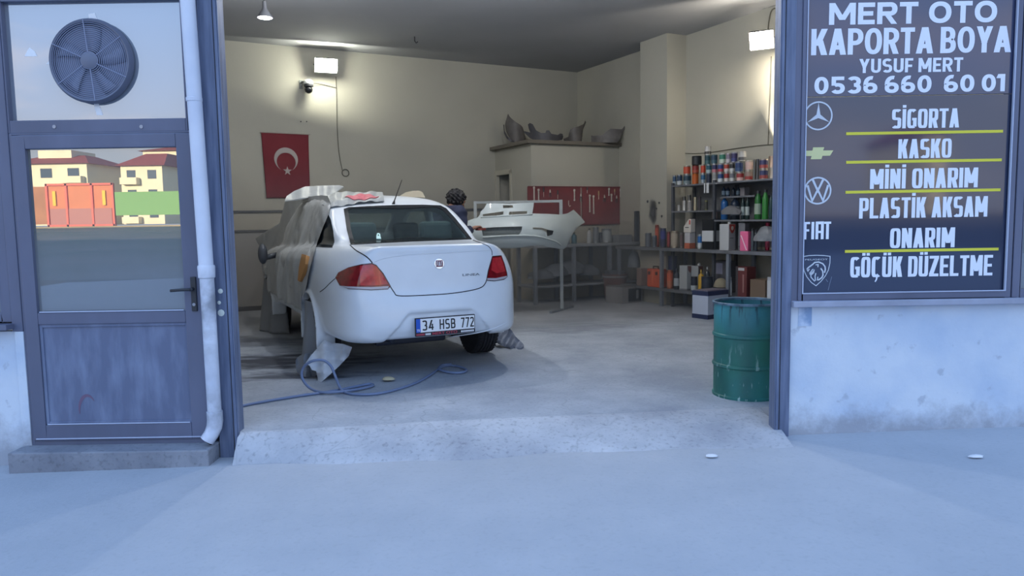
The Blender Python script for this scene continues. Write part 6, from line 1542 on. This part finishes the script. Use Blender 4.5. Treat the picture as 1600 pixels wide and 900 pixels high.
# rear edge of the film, read off along its drop
EDGE = [(514, 303), (517, 318), (513, 333), (504, 357), (494, 380), (487, 402), (481, 428), (477, 450), (475, 468)]
Eb, _ = car_cast(EDGE); Eph = np.arctan2(-Eb[:, 0], Eb[:, 2]-.62); Ey = Eb[:, 1]
o_ = np.argsort(Eph)
def y_rear(ph): return np.interp(ph, Eph[o_], Ey[o_])
NU, NV = 120, 60
def film_sheet(name, label, y_front, ph0, ph1, amp, m, lower=None, yr=y_rear, lift=.012, tent=True):
    V = []; U = np.linspace(0, 1, NU)
    PH = np.linspace(ph0, ph1, NV)
    for ph in PH:
        y0 = float(yr(ph)); yf = y_front(ph) if callable(y_front) else y_front
        y = y0+(yf-y0)*U; r = body_r(y, np.full(NU, ph))
        s = (ph-ph0)/(ph1-ph0)
        w = wrinkle(y, s*3)*amp*min(1, .12+s*1.2)*np.minimum(1, U*6+.05)
        V.append((y, r, s, ph, w))
    Rr = np.array([v[1] for v in V])
    if tent:     # the film bridges the hollow between roof edge and door
        x = np.array([-v[1]*math.sin(v[3]) for v in V]); z = np.array([.62+v[1]*math.cos(v[3]) for v in V])
        for k in range(NU):
            xs_, zs_ = x[:, k], z[:, k]; a = np.argmax(-xs_*.55+zs_); b = np.argmax(-xs_-.25*zs_)
            if b > a+1:
                for i in range(a, b):
                    ph = PH[i]; ax, az, bx, bz_ = xs_[a], zs_[a]-.62, xs_[b], zs_[b]-.62
                    dx, dz = -math.sin(ph), math.cos(ph); den = dx*(bz_-az)-dz*(bx-ax)
                    if abs(den) > 1e-6:
                        t = (ax*(bz_-az)-az*(bx-ax))/den; Rr[i, k] = max(Rr[i, k], Rr[i, k]+(t-Rr[i, k])*.8)
    pts = []
    for i, v in enumerate(V):
        rr = Rr[i]+lift+np.maximum(v[4], -lift*.6)+amp*.45*v[2]
        pts.append(np.stack([-rr*math.sin(v[3]), v[0], .62+rr*math.cos(v[3])], 1))
    G_ = np.array(pts)
    Vv = G_.reshape(-1, 3); Q = []
    for i in range(NV-1):
        for j in range(NU-1):
            a = i*NU+j
            if lower is not None and lower(Vv[a]): continue
            Q.append((a, a+1, a+NU+1, a+NU))
    me = mesh_np(name, Vv, np.array(Q)); o = link(name, me, m, smooth=True)
    bm = bmesh.new(); bm.from_mesh(me); bmesh.ops.delete(bm, geom=[v for v in bm.verts if not v.link_faces], context='VERTS'); bm.to_mesh(me); bm.free()
    md = o.modifiers.new('thick', 'SOLIDIFY'); md.thickness = .003; md.offset = 1
    o.location = (CARX, CARY, CARZ); o.rotation_euler.z = CARTH; o.scale = (CARS,)*3
    return tag(o, label, 'masking sheet')
def arch_cut(c):
    ry, rz = c[1]-AX_F, c[2]-.315
    return c[2] < .50 or (ry*ry+rz*rz < .40**2) or c[1] < 1.40 and c[2] < .33
film_sheet('masking_sheet', 'large grey plastic masking sheet draped over the near side of the white car', 4.25, math.radians(16), math.radians(118), .035, m_film, arch_cut)
# strip of brown masking paper at the film's rear edge
bpz = [(480, 400), (487, 402), (486, 414), (482, 428), (477, 440), (474, 438), (476, 418)]
P, T = triangulate(bpz, (), 3); S, _ = car_cast(P); N_ = car_normal(S)
o = MB().shell(P, T, S+N_*.05, S+N_*.02).build('masking_paper', mat('brown_masking_paper', srgb(186, 134, 78), .8)); o.location = (CARX, CARY, CARZ); o.rotation_euler.z = CARTH; o.scale = (CARS,)*3
tag(o, 'strip of brown masking paper along the rear door edge of the white car', 'masking paper')
# folded film pieces on the roof
def roof_piece(name, label, poly, m, off, th=.006, cat='masking film', holes=(), f=None):
    P, T = triangulate(poly, (), 3.); S, e = car_cast(P); N_ = car_normal(S); wv = np.sin(P[:, 0]*.35)*.006+np.sin(P[:, 0]*.13+P[:, 1]*.5)*.008
    o = MB().shell(P, T, S+N_*(off+wv)[:, None] if hasattr(off, '__len__') else S+N_*(off+wv[:, None]), S+N_*(off-th+wv[:, None])).build(name, m, auto=60)
    o.location = (CARX, CARY, CARZ); o.rotation_euler.z = CARTH; o.scale = (CARS,)*3
    return tag(o, label, cat)
roof_piece('masking_film', 'pale folded masking film across the left half of the car roof', [(507, 322), (509, 311), (525, 305), (545, 302), (575, 302), (598, 304), (600, 317), (560, 320), (530, 324), (512, 326)], m_film2, .022)
roof_piece('masking_tape', 'crumpled pink tape lying on the roof film of the white car', [(539, 313), (544, 310), (556, 310.5), (566, 308.5), (578, 308.5), (592, 311), (584, 314), (570, 315), (556, 315.5), (546, 315)], mat('pink_tape', srgb(206, 112, 122), .5, var=.3, vscale=40), .030, .006, 'tape')
# a stiff folded sheet standing out over the roof edge
def cw(v): return CI @ Vector(v)
def roofsheet():
    poly = [(445, 315), (448, 308), (460, 300), (477, 293), (505, 291.5), (531, 291), (537, 293), (528, 299), (518, 307), (500, 309), (482, 309.5), (462, 313)]
    base = (CI @ Vector((-.45, 2.3, 1.5))).y
    P, T = triangulate(poly, (), 4.)
    fr = [atY(x, y, base+.5*(313-y)/22+.25*(x-490)/45*.4+.03*math.sin(x*.25)) for x, y in P]
    return MB().shell(P, T, fr, [a+Vector((0, 0, .012)) for a in fr]).build('masking_sheet', m_film2, auto=50)
tag(roofsheet(), 'stiff pale folded sheet lying over the left roof edge of the white car', 'masking sheet')
def side_film():
    poly = [(446, 312), (456, 309), (470, 308), (486, 307), (500, 305), (512, 306), (517, 318), (514, 333), (504, 357), (496, 378), (489, 402), (484, 420), (479, 445), (475, 464), (458, 452), (438, 437), (426, 428), (416, 416), (411, 400), (406, 386), (399, 373), (410, 365), (425, 356), (437, 348), (441, 332)]
    A, _ = car_cast([(512, 322)]); ya = (CI @ Vector(A[0])).y
    P, T = triangulate(poly, (), 3.); S, err = car_cast(P); fr = []
    for (x, y), q, e in zip(P, S, err):
        v = (y-306)/160.
        Y = ya+.12+(512-x)*.030-.25*v
        if e < .02: Y = min(Y, (CI @ Vector(q)).y-.05)
        tri = lambda a: abs((a/PI) % 2-1)*2-1
        fold = .085*(.25+v)*tri(x*.16+.05*y+.8*math.sin(y*.018))+.06*(.3+v)*tri(x*.24+.10*y+1.)+.02*math.sin(x*.5-.10*y)
        fr.append(atY(x, y, Y-.05+fold))
    return MB().shell(P, T, fr, [a+Vector(ray(x, y)).normalized()*.004 for a, (x, y) in zip(fr, P)]).build('masking_sheet', m_film, auto=70)
tag(side_film(), 'grey film hanging loose in folds from the roof edge over the front door', 'masking sheet')
def paper():
    poly = [(624, 307), (634, 301), (645, 299), (655, 298.5), (660, 301), (664, 309), (652, 308), (640, 308)]
    base = (CI @ Vector((.15, 2.05, 1.55))).y
    P, T = triangulate(poly, (), 3.); fr = [atY(x, y, base+.15*(308-y)/8) for x, y in P]
    return MB().shell(P, T, fr, [a+Vector((0, .01, .006)) for a in fr]).build('masking_paper', mat('dusty_beige_paper', srgb(150, 142, 124), .8))
tag(paper(), 'beige masking paper scrap lying on the roof behind the aerial', 'masking paper')
# cover hung on the front left wheel, and film over the rear left wheel
def wheel_cover(name, label, y0, x_out, w, top, seed, m, spread=.18, cat='wheel cover'):
    n, k = 40, 22; V = []
    for j in range(k):
        s = j/(k-1); z = top*(1-s)+.006*s
        for i in range(n):
            u = i/(n-1)*2-1; a = u*1.35
            rad = w*(1+spread*s*s)*(1+.05*math.sin(7*u+seed)+.035*math.sin(15*u+3*s+seed))
            V.append((x_out+.24*(1-math.cos(a))-.05*s*math.cos(a*.9)-.03*math.sin(9*u+seed)*s, y0+rad*math.sin(a), z-(0 if j else .06*u*u)))
    Q = [(j*n+i, j*n+i+1, (j+1)*n+i+1, (j+1)*n+i) for j in range(k-1) for i in range(n-1)]
    o = link(name, mesh_np(name, np.array(V), np.array(Q)), m, smooth=True); md = o.modifiers.new('thick', 'SOLIDIFY'); md.thickness = .005
    o.location = (CARX, CARY, CARZ); o.rotation_euler.z = CARTH; o.scale = (CARS,)*3
    return tag(o, label, cat)
m_cloth = mat('dusty_grey_cover', srgb(136, 140, 146), .7, var=.12, vscale=3)
wheel_cover('wheel_cover', 'dusty grey cover hanging over the front left wheel of the car', AX_F, -.885, .33, .62, 1., m_cloth)
wheel_cover('wheel_cover', 'grey film pulled over the rear left wheel inside its arch', AX_R, -.868, .30, .60, 3., m_cloth, .10)
def floor_film(name, label, cat, poly, hfun, m, th=.004, step=5., sm=True):
    pl2 = smooth_poly(poly, 4) if sm else np.array(poly, float)
    P, T = triangulate(pl2, (), step); fr = [hfun(x, y) for x, y in P]
    o = MB().shell(P, T, fr, [a+Vector((0, .0, th)) for a in fr]).build(name, m, auto=60); return tag(o, label, cat)
yb = atZ(500, 597, .13).y
def paper_pt(x, y):
    t = (597-y)/62.; return atY(x, y, yb+.02+.20*t+.04*math.sin(x*.22)+.03*math.sin(y*.3))
floor_film('masking_paper', 'crumpled white masking paper hanging from the bumper to the floor by the left rear wheel', 'masking paper', [(507, 531), (516, 536), (536, 538), (550, 543), (545, 556), (530, 572), (516, 585), (502, 597), (497, 598), (496, 590), (494, 580), (487, 578), (484, 572), (478, 567), (486, 556), (498, 542)], paper_pt, mat('white_masking_paper', srgb(206, 212, 220), .6, var=.08, vscale=6), sm=False)
def bunch_pt(x, y): 
    t = (590-y)/35.; return atY(x, y, yb+.22+.10*t+.05*math.sin(x*.3))
floor_film('masking_film', 'bunched grey film on the floor at the foot of the left rear wheel', 'masking film', [(462, 571), (466, 563), (474, 559), (484, 557), (496, 560), (498, 574), (494, 587), (478, 589), (466, 584)], bunch_pt, m_cloth, .03)
yr_ = atZ(790, 549, .13).y
def tail_pt(x, y):
    t = (549-y)/36.; return atY(x, y, yr_+.12+.25*t+.04*math.sin(x*.35+y*.2))
floor_film('masking_film', 'dark grey film trailing on the floor by the right rear tyre', 'masking film', [(771, 519), (776, 514), (787, 511), (797, 516), (806, 529), (818, 541), (815, 546), (806, 549), (797, 545), (784, 540), (774, 533)], tail_pt, mat('dark_grey_film', srgb(112, 120, 136), .45), .02)
# ------------------------------------------------------------------ person behind the car
def person():
    h = .007
    lo = np.array([-.30, -.42, -.005]); hi = np.array([.45, .40, 1.70]); n = np.ceil((hi-lo)/h).astype(int)
    ax = [lo[i]+h*np.arange(n[i]) for i in range(3)]
    def field(segs, k=.03):
        f = np.full(n, .5, np.float32)
        for a, b, ra, rb in segs:
            a, b = np.array(a, float), np.array(b, float); m = max(ra, rb)+.06
            i0 = np.maximum(0, ((np.minimum(a, b)-m-lo)/h).astype(int)); i1 = np.minimum(n, ((np.maximum(a, b)+m-lo)/h).astype(int)+1)
            if (i1 <= i0).any(): continue
            X = ax[0][i0[0]:i1[0]][:, None, None]; Y = ax[1][i0[1]:i1[1]][None, :, None]; Z = ax[2][i0[2]:i1[2]][None, None, :]
            e = b-a; l2 = max(e@e, 1e-9); t = np.clip(((X-a[0])*e[0]+(Y-a[1])*e[1]+(Z-a[2])*e[2])/l2, 0, 1)
            d = np.sqrt((X-a[0]-t*e[0])**2+(Y-a[1]-t*e[1])**2+(Z-a[2]-t*e[2])**2)-(ra+(rb-ra)*t)
            sl_ = (slice(i0[0], i1[0]), slice(i0[1], i1[1]), slice(i0[2], i1[2])); kk = min(k, min(ra, rb)*1.2)
            f[sl_] = smin(f[sl_], d.astype(np.float32), kk)
        return f
    legs = []; arms = []; torso = [((-.05, -.06, .93), (-.05, .06, .93), .125, .125), ((-.05, 0, .95), (-.04, 0, 1.20), .135, .13), ((-.035, -.10, 1.28), (-.035, .10, 1.28), .128, .128), ((-.02, -.16, 1.40), (-.02, .16, 1.40), .078, .078)]
    for s, fx in ((-1, .06), (1, -.08)):
        legs += [((-.05, s*.09, .90), (fx*.6-.05, s*.10, .50), .088, .060), ((fx*.6-.05, s*.10, .50), (fx-.08, s*.105, .10), .058, .040)]
    feet = [((fx-.13, s*.105, .045), (fx+.07, s*.12, .035), .042, .034) for s, fx in ((-1, .06), (1, -.08))]
    WR_, WL_ = np.array([.15, -.17, 1.215]), np.array([.22, .20, 1.14])
    arms += [((-.02, -.20, 1.39), (-.05, -.29, 1.13), .062, .046), ((-.05, -.29, 1.13), WR_, .045, .030), ((-.02, .20, 1.39), (-.04, .27, 1.11), .060, .046), ((-.04, .27, 1.11), WL_, .045, .030)]
    hand = []
    for W, s in ((WR_, -1), (WL_, 1)):
        d = np.array([.94, 0, .34]) if s < 0 else np.array([.97, 0, .2]); d /= np.linalg.norm(d); side = np.array([0, 1., 0]); up = np.cross(d, side)
        if up[2] < 0: up = -up
        c = W+d*.055
        for o in (-.028, -.010, .010, .028): hand.append((W+d*.01+side*o*.6, c+d*.03+side*o, .016, .013))
        for k_, (o, L_) in enumerate(((-.030, .062), (-.010, .074), (.010, .078), (.030, .068))):
            a = c+d*.035+side*o; b = a+d*L_*.5-up*.012; e_ = b+d*L_*.28-up*L_*.42
            hand += [(a, b, .0098, .009), (b, e_, .009, .0078)]
        t0 = W+d*.03-side*s*.028; t1 = t0+d*.035-side*s*.022-up*.012; t2 = t1+d*.03-up*.016
        hand += [(t0, t1, .0125, .011), (t1, t2, .011, .009)]
    HC = np.array([.085, 0, 1.535])
    fwd = np.array([.93, 0, -.36]); up = np.array([.36, 0, .93])
    head = [(HC-fwd*.03+up*.03, HC+fwd*.015+up*.025, .082, .078), (HC+fwd*.01-up*.03, HC+fwd*.045-up*.075, .062, .040), (np.array([-.03, 0, 1.41]), HC-fwd*.02-up*.05, .058, .052),
            (HC+fwd*.085+up*.015, HC+fwd*.108-up*.025, .010, .015), (HC+fwd*.075-up*.055, HC+fwd*.082-up*.055, .018, .014), (HC+fwd*.07-up*.09, HC+fwd*.074-up*.09, .022, .018),
            (HC+fwd*.078+up*.03-np.array([0, .03, 0]), HC+fwd*.078+up*.03+np.array([0, .03, 0]), .014, .014)]
    for s in (-1, 1): head += [(HC+np.array([0, s*.080, -.015])-fwd*.01, HC+np.array([0, s*.084, .018])-fwd*.012, .013, .016)]
    body = field(torso+legs+feet+arms+head, .03); hd = field(hand, .008); body = smin(body, hd, .012)
    def mk(f, name, m, parent, sm=True): V, Q = surface_nets(f, lo, h); return link(name, mesh_np(name, V, Q), m, parent, smooth=sm)
    bw = atY(712, 301, 8.55)
    root = mk(body, 'person', mat('skin', srgb(150, 108, 88), .6), None)
    root.location = (bw.x-.055, 8.5, .13); root.rotation_euler.z = math.radians(40); tag(root, 'person in navy jacket with dark curly hair standing behind the car', 'person')
    grow = lambda L_, g: [(a, b, ra+g, rb+g) for a, b, ra, rb in L_]
    Z = ax[2][None, None, :]; X = ax[0][:, None, None]; Y = ax[1][None, :, None]
    jac = field(grow(torso, .018)+grow(arms, .014)+[((-.02, 0, 1.38), (.01, 0, 1.455), .095, .072)], .04)
    wr = np.sin(Z*60+Y*18)*.003+np.sin(Z*33-X*40)*.003
    jac = np.maximum(jac+wr, .84-Z); jac = np.maximum(jac, Z-1.49)
    for W in (WR_, WL_): jac = np.maximum(jac, -(np.sqrt((X-W[0]-.03)**2+(Y-W[1])**2+(Z-W[2]-.01)**2)-.052))
    mk(jac, 'jacket', mat('navy_jacket', srgb(34, 40, 66), .85, var=.2, vscale=9), root)
    tr = field(grow(legs, .016)+[((-.05, -.06, .90), (-.05, .06, .90), .142, .142)], .04); tr = np.maximum(np.maximum(tr+np.sin(Z*40)*.003, Z-.96), .07-Z); mk(tr, 'trousers', mat('dark_trousers', srgb(44, 46, 54), .85), root)
    sh = np.maximum(field(grow(feet, .010), .02), .002-Z); mk(sh, 'shoes', m_black, root)
    Pc = [(X-HC[0]), Y, (Z-HC[2])]; fw = Pc[0]*fwd[0]+Pc[2]*fwd[2]; uu = Pc[0]*up[0]+Pc[2]*up[2]
    hr = np.sqrt((fw+.022)**2/1.18+Y**2+(uu-.030)**2/1.05)-.106+.012*np.sin(X*95+2*np.sin(Z*40))*np.sin(Y*88+1)*np.sin(Z*92)+.006*np.sin(X*160+Z*120)
    face = np.maximum(.045-fw, uu-.062)
    hr = np.maximum(hr, -np.maximum(-(fw-.035), uu-.058)); hr = np.maximum(hr, -(uu+.085)); hr = np.maximum(hr, -(body+.0)-.03)
    mk(hr.astype(np.float32), 'hair', mat('black_curly_hair', (.012, .011, .012), .7), root)
    for s in (-1, 1):
        e = HC+fwd*.083+up*.022+np.array([0, s*.030, 0]); bm = MB(); bmesh.ops.create_icosphere(bm.bm, subdivisions=2, radius=.010, matrix=Matrix.Translation(Vector(e))); bm.build('eye', mat('dark_eye', (.03, .02, .02), .2), root, smooth=True)
    sb = MB().box((0, 0, 0), (.11, .065, .028)); hp_ = WR_+np.array([.12, 0, .012]); so = sb.build('sanding_block', mat('red_brown_block', srgb(130, 56, 48), .6), bevel=.005)
    so.location = (Matrix.Translation(root.location) @ Matrix.Rotation(root.rotation_euler.z, 4, 'Z')) @ Vector(hp_+np.array([.02, -.0, -.012])); so.rotation_euler.z = root.rotation_euler.z
    tag(so, 'small red-brown sanding block in the hand of the person behind the car', 'sanding block')
person()
# ------------------------------------------------------------------ what stands across the street (seen in the door glass)
m_cream = mat('sunlit_cream_render', srgb(232, 222, 190), .8, var=.08, vscale=.4); m_roof = mat('red_roof_tiles', srgb(156, 70, 52), .8, var=.2, vscale=2); m_pane = mat('dark_house_window', srgb(70, 80, 92), .2)
MY = 2*YF
def mx(px, Y): return (px-800)/F*(MY-Y)
def mz(py, Y, yh=354): return CZ+(yh-py)/F*(MY-Y)
def house(label, px0, px1, eave, base, Y, roof_h=1.6, tower=None, floors=3, d=12):
    x0, x1 = mx(px0, Y), mx(px1, Y); z1, z0 = mz(eave, Y), mz(base, Y); w = x1-x0
    t = thing('house', label, 'house', ((x0+x1)/2, Y-d/2, z0))
    MB().box((0, 0, (z1-z0)/2), (w, d, z1-z0)).build('wall', m_cream, t)
    a, b = w/2+.6, d/2+.6; H = z1-z0
    MB().hexa([(-a, -b, H), (a, -b, H), (a, b, H), (-a, b, H)], [(-a*.45, -b*.2, H+roof_h), (a*.45, -b*.2, H+roof_h), (a*.45, b*.2, H+roof_h), (-a*.45, b*.2, H+roof_h)]).build('roof', m_roof, t)
    k = max(2, int(w/3))
    for f in range(floors):
        for i in range(k):
            x = -w/2+w*(i+.5)/k; z = H*(f+.55)/floors
            wdw = MB().box((x, d/2+.02, z), (w/k*.42, .06, H/floors*.45)).build('window', m_pane, t)
            if i % 2 == 0: MB().box((x, d/2+.5, z-H/floors*.34), (w/k*.8, 1.0, .9)).build('balcony', m_cream, t)
    if tower: MB().box((tower, 0, H+roof_h*.7), (w*.42, d*.5, roof_h*1.4)).build('roof_room', m_cream, t)
    return t
house('cream three-storey house with red roof across the street, left in the door glass', 20, 146, 257, 352, -92, 1.5, -.5)
house('cream three-storey house with red hipped roof across the street, right in the door glass', 198, 262, 262, 352, -92, 2.0)
house('tall cream house across the street behind the hipped-roof one', 234, 300, 240, 352, -110, 1.0)
house('cream house across the street standing far to the right', 1440, 1474, 235, 356, -66, 1.2, None, 5)
gz = 1.4
GY = -60
def wallbox(name, label, cat, px0, px1, py0, py1, Y, m, d=.4):
    x0, x1 = mx(px0, Y), mx(px1, Y); z1, z0 = mz(py0, Y), mz(py1, Y)
    o = MB().box((0, 0, (z1-z0)/2), (x1-x0, d, z1-z0)).build(name, m); o.location = ((x0+x1)/2, Y, z0); return tag(o, label, cat), x0, x1, z0, z1
m_tan = mat('tan_block_wall', srgb(178, 122, 84), .8, var=.15, vscale=.8)
t, x0, x1, z0, z1 = wallbox('yard_wall', 'tan block wall across the street left of the orange gate', 'wall', -40, 84, 292, 350, GY, m_tan)
x0, x1, z0, z1 = mx(82, GY), mx(186, GY), mz(354, GY), mz(288, GY)
gt = thing('yard_gate', 'wide orange-framed yard gate with yellow strips across the street', 'gate', ((x0+x1)/2, GY, z0)); w, H = x1-x0, z1-z0
MB().box((0, 0, H/2), (w, .2, H)).build('gate_panel', mat('orange_gate', srgb(214, 128, 84), .7, var=.1, vscale=.6), gt)
MB().box((0, .12, H*.22), (w*.92, .1, H*.40)).build('lower_panel', mat('dusky_pink_panel', srgb(176, 118, 108), .7), gt)
for u in (-.49, -.2, .18, .49): MB().box((w*u, .16, H/2), (w*.03, .2, H)).build('gate_post', mat('red_gate_frame', srgb(220, 110, 90), .7), gt)
for u in (-.38, .36): MB().box((w*u, .2, H*.66), (w*.045, .1, H*.34)).build('yellow_strip', mat('yellow_strip_paint', srgb(240, 190, 40), .6), gt)
for z in (.02, .98): MB().box((0, .16, H*z), (w, .2, H*.05)).build('gate_rail', mat('red_gate_frame', (1, 1, 1)), gt)
wallbox('yard_fence', 'long green sheet fence across the street right of the orange gate', 'fence', 188, 420, 302, 338, GY, mat('green_sheet_fence', srgb(120, 164, 96), .7))
m_grass = mat('dark_scrub_ground', srgb(84, 92, 74), .95, vscale=.25, col2=srgb(112, 106, 92))
mb = MB(); mb.hexa([(-160, -14, -.6), (-160, -58, -.6), (160, -58, -.6), (160, -14, -.6)], [(-160, -14, -.30), (-160, -58, mz(356, GY)), (160, -58, mz(356, GY)), (160, -14, -.12)]); struct(mb.build('ground_field', m_grass))
mb = MB(); mb.box((0, -110, mz(354, GY)-.5), (420, 104, 1)); struct(mb.build('ground_bank', mat('sunlit_dry_ground', srgb(176, 156, 120), .9, vscale=.2, col2=srgb(140, 130, 96))))
# ------------------------------------------------------------------ paint haze hanging in the workshop
def haze():
    m = D.materials.new('paint_haze'); m.use_nodes = True; N = m.node_tree.nodes; L = m.node_tree.links; N.clear()
    o = N.new('ShaderNodeOutputMaterial'); v = N.new('ShaderNodeVolumeScatter'); v.inputs['Color'].default_value = (.74, .86, 1.0, 1); v.inputs['Density'].default_value = HAZE; v.inputs['Anisotropy'].default_value = .2
    tc = N.new('ShaderNodeTexCoord'); sp = N.new('ShaderNodeSeparateXYZ'); L.new(tc.outputs['Object'], sp.inputs[0])
    mr = N.new('ShaderNodeMapRange'); mr.interpolation_type = 'SMOOTHSTEP'; mr.inputs[1].default_value = 2.35; mr.inputs[2].default_value = .7; mr.inputs[3].default_value = 0; mr.inputs[4].default_value = HAZE
    L.new(sp.outputs[2], mr.inputs[0])
    nz = N.new('ShaderNodeTexNoise'); nz.inputs['Scale'].default_value = .9; nz.inputs['Detail'].default_value = 2; L.new(tc.outputs['Object'], nz.inputs[0])
    m2 = N.new('ShaderNodeMapRange'); m2.inputs[1].default_value = .35; m2.inputs[2].default_value = .65; m2.inputs[3].default_value = .55; m2.inputs[4].default_value = 1.4; L.new(nz.outputs[0], m2.inputs[0])
    mu = N.new('ShaderNodeMath'); mu.operation = 'MULTIPLY'; L.new(mr.outputs[0], mu.inputs[0]); L.new(m2.outputs[0], mu.inputs[1]); L.new(mu.outputs[0], v.inputs['Density'])
    L.new(v.outputs[0], o.inputs['Volume'])
    mb = MB(); pts = [R(.01, .01, 0), R(LW-.01, .01, 0), R(LW-.01, 2.6, 0), R(.01, 5.0, 0)]
    mb.prism([(p.x, p.y) for p in pts], lambda u, w, t: (u, w, .135+t), 2.3)
    h_ = mb.build('haze', m); h_['kind'] = 'stuff'; tag(h_, 'thin grey paint haze hanging in the lower workshop air', 'haze')
HAZE = .20
haze()
